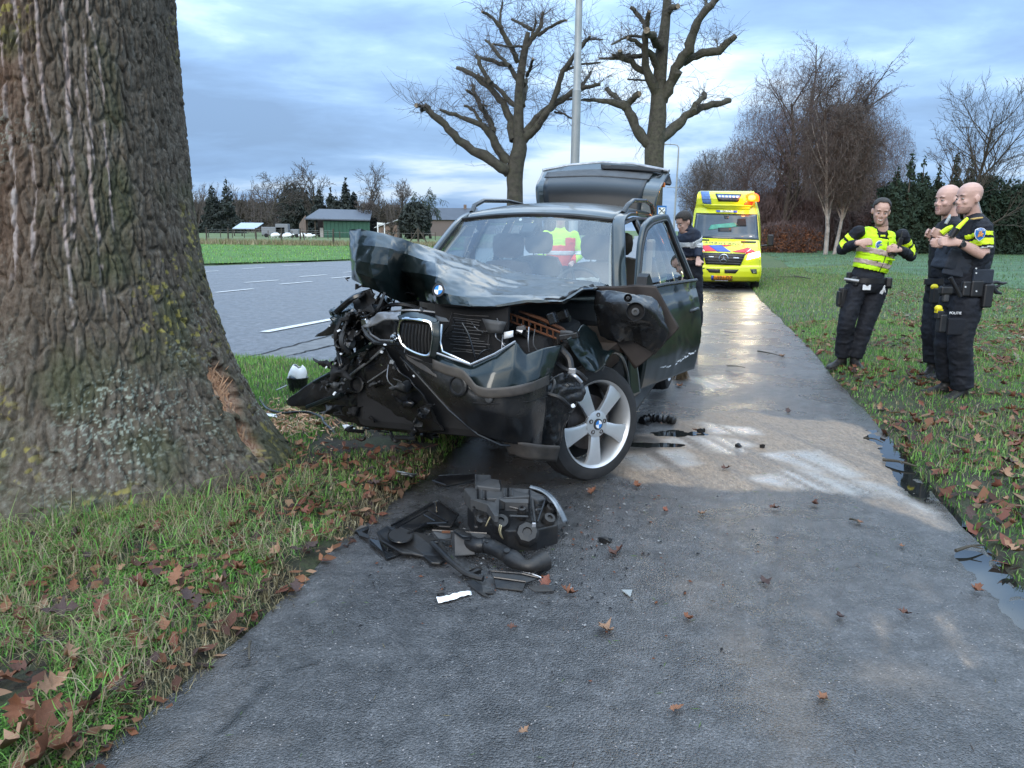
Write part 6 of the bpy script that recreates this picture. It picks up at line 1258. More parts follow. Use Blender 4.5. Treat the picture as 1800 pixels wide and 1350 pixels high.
ap('plate_holder', [(470, 1180), (612, 1184), (612, 1192), (470, 1188)], .03, M['signwhite'], 5, 3)
def text(s, c, rt, up, size, mat, par, name='lettering', ext=.003, sx=1.0):
    cu = bpy.data.curves.new(name, 'FONT'); cu.body = s; cu.size = size; cu.extrude = ext; cu.align_x = 'CENTER'; cu.align_y = 'CENTER'; cu.space_character = 1.0
    o = bpy.data.objects.new(name, cu); COL.objects.link(o); cu.materials.append(mat); o.parent = par
    rt = Vector(rt).normalized(); up = Vector(up); up = (up - rt * up.dot(rt)).normalized(); n = rt.cross(up)
    m = Matrix((rt * sx, up, n)).transposed().to_4x4(); m.translation = Vector(c); o.matrix_local = m; return o
text('L-591-DZ', A(556, 1158, .085), (1, 0, 0), (0, 0, 1), .15, M['ablack'], amb, 'plate_lettering', .002, .92)
for i, ch in enumerate('AMBULANCE'):
    X_ = 378 + i * 50.5; Yp = 776 + i * 2.6; p = A(X_, Yp - 3, .075); rt = A(X_ + 20, Yp - 2, .075) - p; up = A(X_, Yp - 15, .075) - p
    text(ch, p, rt, up, .135, M['ablack'], amb, 'letter', .002, 1.25)
text('04-177', A(598, 438, .075), (1, 0, 0), (0, -.2, 1), .085, M['ablack'], amb, 'roof_number', .002)
ap('roof_number_plate', [(528, 427), (668, 429), (668, 450), (528, 448)], .035, M['signwhite'], 5, 3); ap('roof_lamp', [(482, 424), (526, 426), (526, 448), (486, 446)], .036, M['ablue'], 4, 3); ap('roof_lamp', [(670, 429), (714, 431), (712, 452), (670, 450)], .036, M['ablue'], 4, 3)
ap('lamp_recess', [(472, 246), (762, 254), (722, 336), (508, 332)], .012, M['ablack'], 12, 8); ap('light_bar', [(490, 258), (745, 266), (735, 296), (505, 290)], .022, M['bluelamp'], 12, 5)
for k in range(6): ap('lamp_cell', [(505 + k * 38, 268 + k), (532 + k * 38, 269 + k), (530 + k * 38, 288 + k), (507 + k * 38, 287 + k)], .03, M['signwhite'], 3, 3)
ap('light_bar', [(515, 305), (728, 309), (716, 326), (526, 322)], .022, M['greydk'], 10, 4)
ap('roof_pod_edge', [(335, 362), (880, 372), (850, 412), (400, 405)], .05, M['ayel'], 20, 6, t=.05)
bl = ap('blue_lamp', [(318, 228), (408, 230), (434, 362), (345, 350)], .03, M['bluelamp'], 8, 10, t=.05)
for k in range(4): ap('lamp_divider', [(322 + k * 6, 252 + k * 28), (414 + k * 6, 254 + k * 28), (415 + k * 6, 257 + k * 28), (323 + k * 6, 256 + k * 28)], .062, M['ablack'], 4, 2, bl)
ap('red_lamp', [(812, 322), (886, 322), (862, 378), (778, 372)], .03, pmat('red_lamp_lens', (.65, .10, .03), .2), 8, 6, t=.04)
bk_ = MB(); c = A(868, 292, .10)
bk_.loft([[c + Vector((math.cos(2 * math.pi * i / 18) * r_ * .21, math.sin(2 * math.pi * i / 18) * r_ * .10, h_)) for i in range(18)] for r_, h_ in ((1.0, -.11), (1.02, -.03), (.95, .05), (.72, .10), (.3, .14))]); bk_ = bk_.build('beacon', M['beacon'], amb, True)
MB().loft([[c + Vector((math.cos(2 * math.pi * i / 14) * r_ * .10, -.085 + math.sin(2 * math.pi * i / 14) * r_ * .03, h_)) for i in range(14)] for r_, h_ in ((.3, -.08), (1.0, -.04), (1.0, .03), (.5, .07))]).build('beacon_core', M['beacon2'], bk_, True)
MB().disc(A(300, 270, .06), (0, -1, 0), .045, 14, .06).build('beacon', M['amberdim'], amb)
# mirrors
for s_, X0 in ((1, 1018), (-1, 155)):
    p = A(585 + s_ * 356, 700); c = Vector((s_ * 1.22, 1.15, 1.42))
    MB().box(c, (.17, .09, .33)).build('door_mirror', M['ablack'], amb, bev=.03); MB().tube([(s_ * .98, 1.2, 1.25), (s_ * 1.2, 1.18, 1.28), c], .03, 8).build('mirror_arm', M['ablack'], amb, True)
def lamp(kind, name, loc, col, pw, size=.1, par=amb, **k):
    d = bpy.data.lights.new(name, kind); o = bpy.data.objects.new(name, d); COL.objects.link(o); o.parent = par; o.location = loc; d.energy = pw; d.color = col
    for a_, b_ in k.items(): setattr(d, a_, b_)
    return o
p = A(870, 290, .34); lamp('POINT', 'beacon_light', p, (1, .30, .03), 14, shadow_soft_size=.10)
o = lamp('SPOT', 'beacon_flash', A(880, 235, .0) + Vector((.35, .5, .35)), (1, .28, .02), 3500, shadow_soft_size=.1, spot_size=R(46), spot_blend=1.0); o.rotation_euler = (R(92), 0, R(-14))  # added spot tinting the trees orange, in place of the beacon's lens glow
for X_ in (890, 275):
    p = A(X_, 915, .16); o = lamp('SPOT', 'headlamp_beam', p, (1, .86, .62), 36, shadow_soft_size=.09, spot_size=R(110), spot_blend=.9)
    o.rotation_euler = (R(90 - 6), 0, R(180))

# ---------------------------------------------------------------- front-of-picture light traffic seen past the door
# ================================================================== PEOPLE
def remeshed(mb, vox, smooth=3, disp=0.0, dcs=.06, seed=0):
    me = bpy.data.meshes.new('tmp'); me.from_pydata(mb.v, [], mb.f); me.update()
    bm = bmesh.new(); bm.from_mesh(me); bmesh.ops.recalc_face_normals(bm, faces=bm.faces); bm.to_mesh(me); bm.free()
    o = bpy.data.objects.new('tmp', me); COL.objects.link(o)
    m = o.modifiers.new('r', 'REMESH'); m.mode = 'VOXEL'; m.voxel_size = vox
    s = o.modifiers.new('s', 'SMOOTH'); s.iterations = smooth; s.factor = .5
    dg = bpy.context.evaluated_depsgraph_get(); ev = o.evaluated_get(dg); e = ev.to_mesh()
    V = np.empty(len(e.vertices) * 3); e.vertices.foreach_get('co', V); V = V.reshape(-1, 3)
    N = np.empty(len(e.vertices) * 3); e.vertices.foreach_get('normal', N); N = N.reshape(-1, 3)
    F_ = np.empty(len(e.loops), dtype=int); e.loops.foreach_get('vertex_index', F_); F_ = F_.reshape(-1, 4)
    V = V.copy(); N = N.copy(); ev.to_mesh_clear(); bpy.data.objects.remove(o); bpy.data.meshes.remove(me)
    if disp:
        V = V + N * (disp * (ridge3(V * [1, 1, 1.6] / dcs + seed)))[:, None]
    return V, N, F_
def shell(V, N, F_, mask, off, name, mat, par, thick=.003):
    c = V[F_].mean(1); keep = F_[mask(c)]
    if len(keep) == 0: return None
    u, inv = np.unique(keep, return_inverse=True); o = mesh(name, V[u] + N[u] * off, inv.reshape(-1, 4), mat, par, True); return solid(o, thick, 1)
def etube(mb, pts, rx, ry, side, n=18, cap=True):
    """elliptical tube: rx along `side`, ry across"""
    pts = [Vector(p) for p in pts]; m = len(pts); rings = []
    for i, p in enumerate(pts):
        t = (pts[min(i + 1, m - 1)] - pts[max(0, i - 1)]).normalized(); s = Vector(side); s = (s - t * s.dot(t)).normalized(); f = t.cross(s)
        a, b = (rx[i], ry[i]); rings.append([p + s * math.cos(2 * math.pi * k / n) * a + f * math.sin(2 * math.pi * k / n) * b for k in range(n)])
    return mb.loft(rings)
def ball(mb, c, r, n=12, ax=(1, 0, 0), up=(0, 0, 1)):
    """ellipsoid; r = (along ax, across, along up)"""
    c = Vector(c); ax = Vector(ax).normalized(); up = Vector(up); up = (up - ax * up.dot(ax)).normalized(); f = up.cross(ax)
    r = (r, r, r) if not hasattr(r, '__len__') else r; rings = []
    for i in range(1, n):
        th = math.pi * i / n; rings.append([c + up * (-math.cos(th)) * r[2] + ax * math.sin(th) * math.cos(2 * math.pi * k / 16) * r[0] + f * math.sin(th) * math.sin(2 * math.pi * k / 16) * r[1] for k in range(16)])
    return mb.loft(rings)
M['skin'] = pmat('skin', (0.48, 0.30, 0.235), .5, var=.14, vscale=14, bumpv=.08, bscale=160); M['skin_pale'] = pmat('fair_skin', (0.50, 0.315, 0.26), .5, var=.12, vscale=14, bumpv=.08, bscale=160)
M['hair'] = pmat('dark_hair', (0.020, 0.014, 0.010), .6, var=.4, vscale=60, bumpv=.7, bscale=180); M['brow'] = pmat('brown_eyebrow', (0.07, 0.04, 0.03), .8); M['stubble'] = pmat('stubble', (0.30, 0.185, 0.15), .7, var=.25, vscale=90)
M['navy'] = pmat('navy_uniform', (0.0050, 0.0068, 0.0125), .8, var=.35, vscale=7, bumpv=.25, bscale=60)
M['armour'] = pmat('body_armour_navy', (0.016, 0.022, 0.034), .75, var=.3, vscale=7, bumpv=.3, bscale=80)
M['lime'] = pmat('hi_vis_lime', (0.52, 0.86, 0.01), .65, var=.08, vscale=10, bumpv=.15, bscale=30, emit=None)
M['limey'] = pmat('hi_vis_yellow', (0.62, 0.80, 0.015), .6, var=.06, vscale=10)
M['band'] = pmat('reflective_band', (0.46, 0.37, 0.32), .45, var=.12, vscale=12); M['bandw'] = pmat('pale_reflective_band', (0.55, .57, .58), .45, var=.1)
M['boot'] = pmat('black_boot_leather', (0.011, 0.011, 0.011), .5, var=.3, vscale=15, dirt=.35); M['taser'] = pmat('yellow_handle', (.75, .62, .02), .45); M['gold'] = pmat('gold_epaulette', (.50, .34, .10), .6)
M['eyew'] = pmat('eye_white', (.45, .42, .40), .3); M['eyed'] = pmat('dark_iris', (.02, .015, .012), .2); M['lip'] = pmat('lips', (.36, .17, .145), .5); M['teeth'] = pmat('teeth', (.70, .66, .58), .35)

def make_head(body, C, face, s=1.0, tilt=0.0, par=None, hair=None, skin=None, smile=False, roll=0.0, o_=Vector()):
    """adds a sculpted head to the body builder; C = centre, face = direction looked at (world xy)"""
    f = Vector((face[0], face[1], math.sin(tilt))).normalized(); up = Vector((0, 0, 1)); up = (up - f * f.z).normalized(); sd_ = f.cross(up)
    up = (up + sd_ * roll).normalized(); sd_ = f.cross(up).normalized()
    L = lambda a, b, c: C + sd_ * (a * s) + f * (b * s) + up * (c * s)
    # L(side, forward, up)
    rings = []
    for z, fr, bk, w_ in ((-.119, .070, .030, .018), (-.108, .086, .0, .036), (-.088, .089, -.015, .048), (-.062, .086, -.040, .057), (-.032, .083, -.075, .064), (0, .078, -.094, .070), (.030, .087, -.104, .0745), (.060, .084, -.106, .076), (.090, .068, -.094, .068), (.114, .040, -.068, .048), (.127, .004, -.032, .020)):
        mid = (fr + bk) / 2 - .01; rg = []
        for k in range(24):
            a_ = 2 * math.pi * k / 24; cs, sn = math.cos(a_), math.sin(a_); e_ = .82 if cs > 0 else 1.0
            rg.append(L(w_ * math.copysign(abs(sn) ** .9, sn), mid + ((fr - mid) if cs > 0 else (mid - bk)) * math.copysign(abs(cs) ** e_, cs), z))
        rings.append(rg)
    body.loft(rings)
    for k in (-1, 1):
        ball(body, L(k * .040, .062, -.026), (.020 * s, .018 * s, .020 * s), 8, sd_, up); ball(body, L(k * .030, .079, .027), (.022 * s, .010 * s, .007 * s), 8, sd_, up)
        ball(body, L(k * .078, -.012, -.006), (.007 * s, .017 * s, .031 * s), 8, sd_ + f * (-.3 * k), up)
        body.tube([L(k * .080, -.016, .024), L(k * .087, -.028, .012), L(k * .085, -.024, -.014), L(k * .076, -.010, -.032)], .0055 * s, 6); ball(body, L(k * .011, .090, -.036), .008 * s, 6)
    body.tube([L(0, .078, .016), L(0, .089, -.006), L(0, .100, -.028), L(0, .090, -.040)], [.007 * s, .0075 * s, .0105 * s, .008 * s], 8)
    for zz_, bb in ((-.060, .086), (-.071, .086)): body.tube([L(-.022, bb - .010, zz_ + (.004 if smile else 0)), L(0, bb, zz_), L(.022, bb - .010, zz_ + (.004 if smile else 0))], [.003 * s, .006 * s, .003 * s], 6)
    return L, f, sd_, up
def face_parts(L, f, sd_, up, par, s, smile):
    for k in (-1, 1):
        mb = MB(); ball(mb, L(k * .030, .0735, .002), (.0115 * s, .010 * s, .0055 * s), 8, sd_, up); e = mb.build('eye', M['eyew'], par, True)
        mb = MB(); ball(mb, L(k * .030, .083, .000), .0055 * s, 6); mb.build('iris', M['eyed'], e, True)
        MB().tube([L(k * .014, .091, .024), L(k * .032, .089, .030), L(k * .048, .078, .024)], [.0022 * s, .0030 * s, .0012 * s], 6).build('eyebrow', M['brow'], par, True)
    if smile:
        MB().tube([L(-.022, .083, -.060), L(0, .0925, -.066), L(.022, .083, -.060)], [.003 * s, .0065 * s, .003 * s], 8).build('teeth', M['teeth'], par, True)
    for zz_, bb in ((-.0585, .0915), (-.0745, .0905)): MB().tube([L(-.025, bb - .014, zz_ + (.006 if smile else .0)), L(-.01, bb - .002, zz_), L(.01, bb - .002, zz_), L(.025, bb - .014, zz_ + (.006 if smile else .0))], [.002 * s, .0045 * s, .0045 * s, .002 * s], 6).build('lip', M['lip'], par, True)
def make_hand(mb, wrist, dirn, palmn, s=1.0, curl=1.0):
    """palm and five bent fingers; dirn along the hand, palmn = palm normal (fingers curl toward it)"""
    d = Vector(dirn).normalized(); pn = Vector(palmn); pn = (pn - d * pn.dot(d)).normalized(); sd_ = d.cross(pn)
    w_ = Vector(wrist); etube(mb, [w_ - d * .02 * s, w_ + d * .03 * s, w_ + d * .07 * s, w_ + d * .095 * s], [.026 * s, .034 * s, .042 * s, .040 * s], [.018 * s, .015 * s, .014 * s, .011 * s], sd_, 12)
    for k, (off, L1) in enumerate(((-.030, .070), (-.010, .082), (.010, .078), (.029, .060))):
        b = w_ + d * .088 * s + sd_ * off * s; a = .35 * curl; p1 = b + (d * math.cos(a) + pn * math.sin(a)) * L1 * .45 * s; a += .9 * curl; p2 = p1 + (d * math.cos(a) + pn * math.sin(a)) * L1 * .32 * s; a += .8 * curl; p3 = p2 + (d * math.cos(a) + pn * math.sin(a)) * L1 * .26 * s
        mb.tube([b - d * .02 * s, b, p1, p2, p3], [.009 * s, .0092 * s, .0088 * s, .0082 * s, .006 * s], 8)
    b = w_ + d * .030 * s - sd_ * .030 * s; t_ = (d * .7 - sd_ * .6 + pn * .35).normalized(); t2 = (d * .8 + pn * .6 - sd_ * .1).normalized()
    mb.tube([b, b + t_ * .035 * s, b + t_ * .035 * s + t2 * .026 * s, b + t_ * .035 * s + t2 * .045 * s], [.014 * s, .0115 * s, .010 * s, .007 * s], 8)
def lerp(a, b, t): return a + (b - a) * t
def near_seg(c, a, b, t0, t1, r):
    a = np.array(a); b = np.array(b); ab = b - a; t = ((c - a) @ ab) / (ab @ ab); d = np.linalg.norm(c - a - t[:, None] * ab, axis=1)
    return (t > t0) & (t < t1) & (d < r)
def build_legs(J, par, mat, baggy=1.0, vox=.012, seed=0, width=1.0):
    mb = MB(); side = (J['hipR'] - J['hipL']).normalized()
    pel = J['pelvis']; etube(mb, [pel + Vector((0, 0, -.10)), pel + Vector((0, 0, -.03)), pel + Vector((0, 0, .05)), J['waist'] + Vector((0, 0, -.02))], [.15 * width, .185 * width, .185 * width, .17 * width], [.12 * width, .145 * width, .14 * width, .13 * width], side)
    for k in 'LR':
        h, kn, an = J['hip' + k], J['kn' + k], J['an' + k]; kf = kn + (kn - lerp(h, an, .5)) * .1
        mb.tube([tuple(p) for p in catmull([tuple(h + Vector((0, 0, .02))), tuple(lerp(h, kn, .4)), tuple(kf), tuple(lerp(kn, an, .45)), tuple(an + Vector((0, 0, .0)))], 16)], list(np.interp(np.linspace(0, 1, 16), [0, .2, .5, .75, 1], [.105 * baggy * width, .100 * baggy * width, .078 * baggy, .078 * baggy, .072 * baggy])), 16)
    V, N, F_ = remeshed(mb, vox, 3, .015, .085, seed); o = mesh('trousers', V, F_, mat, par, True); return V, N, F_
def build_boot(J, k, par):
    an, to = J['an' + k], J['to' + k]; d = (to - an); d.z = 0; d = d.normalized(); gr = to.z - .03; mb = MB(); sd_ = Vector((-d.y, d.x, 0))
    heel = Vector((an.x, an.y, gr)) - d * .065
    def rg(c, w, h): return [c + sd_ * w * math.cos(a) + Vector((0, 0, h * .5 + h * .5 * math.sin(a))) for a in [2 * math.pi * i / 14 for i in range(14)]]
    mb.loft([rg(heel, .028, .09), rg(heel + d * .03, .040, .13), rg(heel + d * .09, .042, .13), rg(heel + d * .16, .046, .085), rg(heel + d * .22, .050, .065), rg(heel + d * .27, .042, .05), rg(heel + d * .295, .022, .035)])
    mb.tube([heel + d * .06 + Vector((0, 0, .07)), an + Vector((0, 0, .03)), an + Vector((0, 0, .10))], [.05, .052, .056], 14)
    V, N, F_ = remeshed(mb, .009, 2); mesh('boot', V, F_, M['boot'], par, True)
    q = [heel + sd_ * .040 - d * .01, heel + d * .10 + sd_ * .045, heel + d * .22 + sd_ * .054, heel + d * .30 + sd_ * .02, heel + d * .30 - sd_ * .02, heel + d * .22 - sd_ * .054, heel + d * .10 - sd_ * .045, heel - sd_ * .040 - d * .01]
    MB().prism(q, (0, 0, .022)).build('boot_sole', M['rubber'], par)
def build_top(J, par, mat, sleeves='long', width=1.0, depth=1.0, vox=.011, seed=0, name='jacket', collar=True, fold=.008):
    mb = MB(); side = (J['shR'] - J['shL']).normalized(); ch = J['chest']; wa = J['waist']; nk = J['neck']
    shw = (J['shR'] - J['shL']).length / 2; shc = (J['shR'] + J['shL']) / 2
    etube(mb, [wa + Vector((0, 0, -.05)), wa + Vector((0, 0, .02)), lerp(wa, ch, .5), ch, lerp(ch, shc, .6), shc + Vector((0, 0, .01)), lerp(shc, nk, .6), nk], [.165 * width, .17 * width, .18 * width, .195 * width, .195 * width, .165 * width, .10, .062], [.125 * depth, .13 * depth, .14 * depth, .145 * depth, .13 * depth, .10 * depth, .075, .062], side, 24)
    if collar: mb.tube([nk + Vector((0, 0, -.03)), nk + Vector((0, 0, .04))], [.075, .066], 16)
    for k in 'LR':
        s_, e, h = J['sh' + k], J['el' + k], J['ha' + k]
        ball(mb, s_ + Vector((0, 0, -.01)), .064, 10)
        if sleeves == 'long': P = catmull([tuple(s_), tuple(lerp(s_, e, .5)), tuple(e), tuple(lerp(e, h, .5)), tuple(lerp(e, h, .93))], 18); rr = np.interp(np.linspace(0, 1, 18), [0, .25, .5, .75, 1], [.060, .060, .055, .050, .040])
        else: P = catmull([tuple(s_), tuple(lerp(s_, e, .4)), tuple(lerp(s_, e, .78))], 10); rr = np.linspace(.070, .068, 10)
        mb.tube([tuple(p) for p in P], list(rr), 14)
    V, N, F_ = remeshed(mb, vox, 3, fold, .07, seed); mesh(name, V, F_, mat, par, True); return V, N, F_
def skin_body(J, par, skin, face, tilt, s=1.0, smile=False, arms='hands', hand_dir=None, roll=0.0, handn=None, vox=.0078):
    mb = MB(); L, f, sd_, up = make_head(mb, J['head'], face, s, tilt, smile=smile, roll=roll)
    mb.tube([J['head'] + Vector((0, 0, -.05)) - f * .02, lerp(J['head'], J['neck'], .6), J['neck'] + Vector((0, 0, -.06))], [.055 * s, .060 * s, .068 * s], 14)
    # torso and limbs run on under the clothes so that the body is one continuous figure
    wa, ch, pel = J['waist'], J['chest'], J['pelvis']; side = (J['shR'] - J['shL']).normalized()
    etube(mb, [pel + Vector((0, 0, -.05)), wa, ch, (J['shL'] + J['shR']) / 2, J['neck']], [.12, .12, .14, .12, .05], [.09, .09, .10, .07, .05], side)
    for k in 'LR':
        mb.tube([J['sh' + k], J['el' + k]], [.040, .040] if arms == 'hands' else [.05, .048], 12); e, h = J['el' + k], J['ha' + k]
        mb.tube([tuple(p) for p in catmull([tuple(e), tuple(lerp(e, h, .3)), tuple(lerp(e, h, .7)), tuple(h)], 9)], list(np.interp(np.linspace(0, 1, 9), [0, .3, 1], ([.030, .030, .024] if arms == 'hands' else [.048, .050, .030]))), 12)
        d = (h - e).normalized() if hand_dir is None else hand_dir[k]; n = Vector((0, -1, 0)) if handn is None else handn[k]
        make_hand(mb, h, d, n, 1.0 * s, .9)
        mb.tube([J['hip' + k], J['kn' + k], J['an' + k]], [.07, .05, .035], 10)
    V, N, F_ = remeshed(mb, vox, 2); b = mesh('body', V, F_, skin, par, True); face_parts(L, f, sd_, up, b, s, smile); return V, N, F_, L, f, sd_, up, b
def disc_badge(c, n, r, mat, par, name='badge', t=.006, seg=28): return MB().disc(c, n, r, seg, t).build(name, mat, par)
def pouch(c, d, rot, mat, par, name='pouch', bev=.012): return MB().box(c, d, rot).build(name, mat, par, bev=bev)

# ---- officer one: laughing, lime vest, thumbs in the vest
Y1 = 8.35; p1 = lambda X, Y, dy=0: W(1440 + X / 3.972, 330 + Y / 3.972, Y1 + dy)
base = Vector((p1(230, 1260).x, Y1, gzf(p1(230, 1260).x, Y1) + .02)); o1 = empty('person', base, 'laughing officer with short dark hair in a lime hi-vis vest over black uniform', 'person')
def Jrel(d, o): return {k: v - o for k, v in d.items()}
J = Jrel(dict(head=p1(432, 168, -.03), neck=p1(438, 305, .02), shL=p1(278, 300, -.02), shR=p1(578, 325, .08), chest=p1(405, 420, .02), waist=p1(352, 590, .02), pelvis=p1(335, 665, .0), elL=p1(155, 432, .08), elR=p1(640, 478, .15), haL=p1(268, 385, -.17), haR=p1(560, 432, -.12), hipL=p1(255, 700, .0), hipR=p1(400, 705, .03), knL=p1(195, 930, -.08), knR=p1(325, 945, -.05), anL=p1(160, 1175, .02), anR=p1(250, 1185, -.05), toL=p1(60, 1262, -.10), toR=p1(300, 1292, -.26)), base)
for k in ('toL', 'toR'): J[k].z = .03
face = (-.30, -.95)
V, N, F_, L, f, sd_, up, bd_ = skin_body(J, o1, M['skin'], face, -.22, 1.06, smile=True, roll=-.10, hand_dir={'L': Vector((1, -.35, .15)), 'R': Vector((-1, -.4, .1))}, handn={'L': Vector((.1, .9, -.3)), 'R': Vector((.1, .9, -.3))})
Vh = V; 
def hairmask(top, front, side=0):
    def fn(c):
        q = c - np.array(L(0, 0, 0)); a = q @ np.array(f); z = q @ np.array(up); s_ = np.abs(q @ np.array(sd_)); r_ = np.linalg.norm(q, axis=1)
        return (r_ < .2) & ((z > top * 1.1 + .03 * (a < front) * -1) | ((a < .030) & (z > .035)) | ((a < -.03) & (z > -.065))) & ~((s_ > .088) & (a > -.05) & (z < .045))
    return fn
shell(V, N, F_, hairmask(.096, .05), .005, 'hair', M['hair'], bd_, .006)
shell(V, N, F_, lambda c: (lambda q: (np.linalg.norm(q, axis=1) < .16) & (q @ np.array(up) < -.050) & (q @ np.array(up) > -.15) & (q @ np.array(f) > -.005) & ~((q @ np.array(up) > -.105) & (np.abs(q @ np.array(sd_)) < .03)))(c - np.array(L(0, 0, 0))), .0012, 'beard', M['stubble'], bd_, .001)
build_legs(J, o1, M['navy'], 1.08, .012, 1); build_boot(J, 'L', o1); build_boot(J, 'R', o1)
V, N, F_ = build_top(J, o1, M['navy'], 'long', .98, .95, .0078, 3, fold=.012)
def arms_far(c, J, r=.085): return ~(near_seg(c, J['shL'], J['elL'], .12, 2, r) | near_seg(c, J['shR'], J['elR'], .12, 2, r) | near_seg(c, J['elL'], J['haL'], -.2, 1.3, r * .9) | near_seg(c, J['elR'], J['haR'], -.2, 1.3, r * .9))
ax_ = np.array((J['neck'] - J['waist']).normalized()); wa_ = np.array(J['waist']); sdv = np.array((J['shR'] - J['shL']).normalized()); Lt = float((J['neck'] - J['waist']).length)
fr_v = np.cross(ax_, sdv); fr_v = fr_v if fr_v[1] < 0 else -fr_v
def tors(c): q = c - wa_; return (q @ ax_) / Lt, q @ sdv, q @ fr_v
def vest(c):
    t, s_, fw = tors(c); return (t > .05) & (t < 1.0) & arms_far(c, J, .075) & ((np.abs(s_) > .055 + 0 * t) | (t < .80)) & (np.abs(s_) < .172) & ((np.abs(s_) < .15) | (t < .80))
shell(V, N, F_, vest, .012, 'hi_vis_vest', M['lime'], o1, .008)
for a, b in ((.16, .27), (.43, .56)): shell(V, N, F_, lambda c, a=a, b=b: vest(c) & (tors(c)[0] > a) & (tors(c)[0] < b), .0215, 'reflective_band', M['band'], o1, .002)
for k in 'LR':
    for t0, t1 in ((.34, .50), (.60, .86)): shell(V, N, F_, lambda c, k=k, t0=t0, t1=t1: near_seg(c, J['sh' + k], J['el' + k], t0, t1, .10) & ~vest(c), .003, 'sleeve_stripe', M['limey'], o1, .002)
fp = lambda t, s, o=.0: (Vector(wa_) + Vector(ax_) * (t * Lt) + Vector(sdv) * s)
def surf_pt(t, s, off=.03):  # farthest vest point in front at torso coordinates
    tt_, ss, ff = tors(V); m_ = (np.abs(tt_ - t) < .03) & (np.abs(ss - s) < .02) & arms_far(V, J, .07); d_ = ff[m_].max() if m_.any() else .13
    return fp(t, s) + Vector(fr_v) * (d_ + off)
MB().tube([surf_pt(t, .005 + .008 * math.sin(t * 5), .022) for t in (.06, .2, .35, .5, .65, .76)], .0055, 6).build('zip', M['black'], o1, True)
for s0, s1, t0 in ((-.13, -.03, .30), (.04, .14, .33)):
    pk = MB(); pk.tube([surf_pt(t0 + .02, s0), surf_pt(t0 + .02, (s0 + s1) / 2), surf_pt(t0 + .02, s1)], .008, 6).build('pocket_edge', M['lime'], o1, True)
for s_, t_ in ((-.055, .35), (.075, .32)): MB().tube([surf_pt(t_, s_, .024), surf_pt(t_ - .10, s_, .024)], .004, 5).build('pocket_seam', M['greydk'], o1)
c = surf_pt(.68, -.085, .026); rb = disc_badge(c, fr_v, .044, M['rwhite'], o1, 'round_badge'); disc_badge(c + Vector(fr_v) * .004, fr_v, .036, M['signblue'], rb, 'badge_field'); MB().box(c + Vector(fr_v) * .010, (.05, .004, .016)).build('badge_bar', M['greypost'], rb)
c = surf_pt(.56, .075, .035); bc_ = MB()
for k in range(4): a = .78 + k * math.pi / 2; bc_.tube([c, c + (Vector(sdv) * math.cos(a) + Vector(ax_) * math.sin(a)) * .062], [.024, .016], 8)
bc_.disc(c, fr_v, .034, 14, .03).build('camera_mount', M['black'], o1, True)
ra = surf_pt(.74, .135, .03); MB().box(ra, (.045, .035, .12), Matrix.Rotation(.2, 3, 'Y')).tube([ra + Vector((.01, 0, .05)), ra + Vector((.02, 0, .13))], .007, 6).build('radio', M['black'], o1, bev=.008)
for s_ in (-.075, .0): MB().box(surf_pt(.85 if s_ else .84, s_ + .02, .0) + Vector((0, -.02, .02)), (.05, .012, .02)).build('collar_mark', M['limey'], o1, bev=.004)
def belt(J, par, w=.19, d=.15, z=-.01):
    mb = MB(); wv = J['waist'] * .35 + J['pelvis'] * .65 + Vector((0, 0, z)); s_ = (J['hipR'] - J['hipL']).normalized(); f_ = Vector((0, 0, 1)).cross(s_)
    rg = lambda r, h: [wv + s_ * math.cos(a) * (w + r) + f_ * math.sin(a) * (d + r) + Vector((0, 0, h)) for a in [2 * math.pi * i / 36 for i in range(36)]]
    mb.loft([rg(0, -.028), rg(.010, -.026), rg(.010, .026), rg(0, .028)], cap=False); mb.build('belt', M['black'], par, True)
    def at_(ang, r=.02, h=0): a = R(ang); return wv + s_ * math.cos(a) * (w + r) + f_ * math.sin(a) * (d + r) + Vector((0, 0, h)), Matrix((Vector((-math.sin(a) * s_.x + math.cos(a) * f_.x, -math.sin(a) * s_.y + math.cos(a) * f_.y, 0)).normalized(), Vector((math.cos(a) * s_.x + math.sin(a) * f_.x, math.cos(a) * s_.y + math.sin(a) * f_.y, 0)).normalized(), Vector((0, 0, 1)))).transposed()
    return at_
at_ = belt(J, o1)
for ang, dm, nm, h, mt in ((-35, (.09, .06, .10), 'pouch', -.01, 'black'), (180, (.05, .05, .12), 'pouch', .02, 'black'), (-150, (.05, .05, .10), 'pouch', -.01, 'black'), (-10, (.08, .06, .12), 'pouch', -.02, 'black'), (205, (.06, .05, .07), 'torch', .0, 'greydk')):
    c, rm_ = at_(ang, .03, h); MB().box(c, dm, rm_).build(nm, M[mt], o1, bev=.012)
c, rm_ = at_(200, .05, .0); MB().tube([c + Vector((-.09, -.02, .01)), c + Vector((.05, -.05, -.01))], [.016, .020], 10).build('torch', M['metal'], o1, True)
c, rm_ = at_(-118, .03, -.07); MB().box(c, (.085, .006, .055)).build('name_card', M['signwhite'], o1, bev=.003); MB().disc(c + Vector((0, -.006, .035)), (0, -1, 0), .018, 12, .01).build('card_clip', M['black'], o1)
c, rm_ = at_(-68, .03, -.09); kb = MB(); kb.tube([c + Vector((.01, 0, .05)), c + Vector((0, 0, .0)), c + Vector((-.02, 0, -.03))], [.006, .012, .004], 6).box(c + Vector((-.015, 0, -.025)), (.03, .008, .035), Matrix.Rotation(.4, 3, 'Y')).box(c + Vector((.015, 0, .0)), (.012, .008, .05), Matrix.Rotation(-.3, 3, 'Y')).build('keys', M['bandw'], o1)
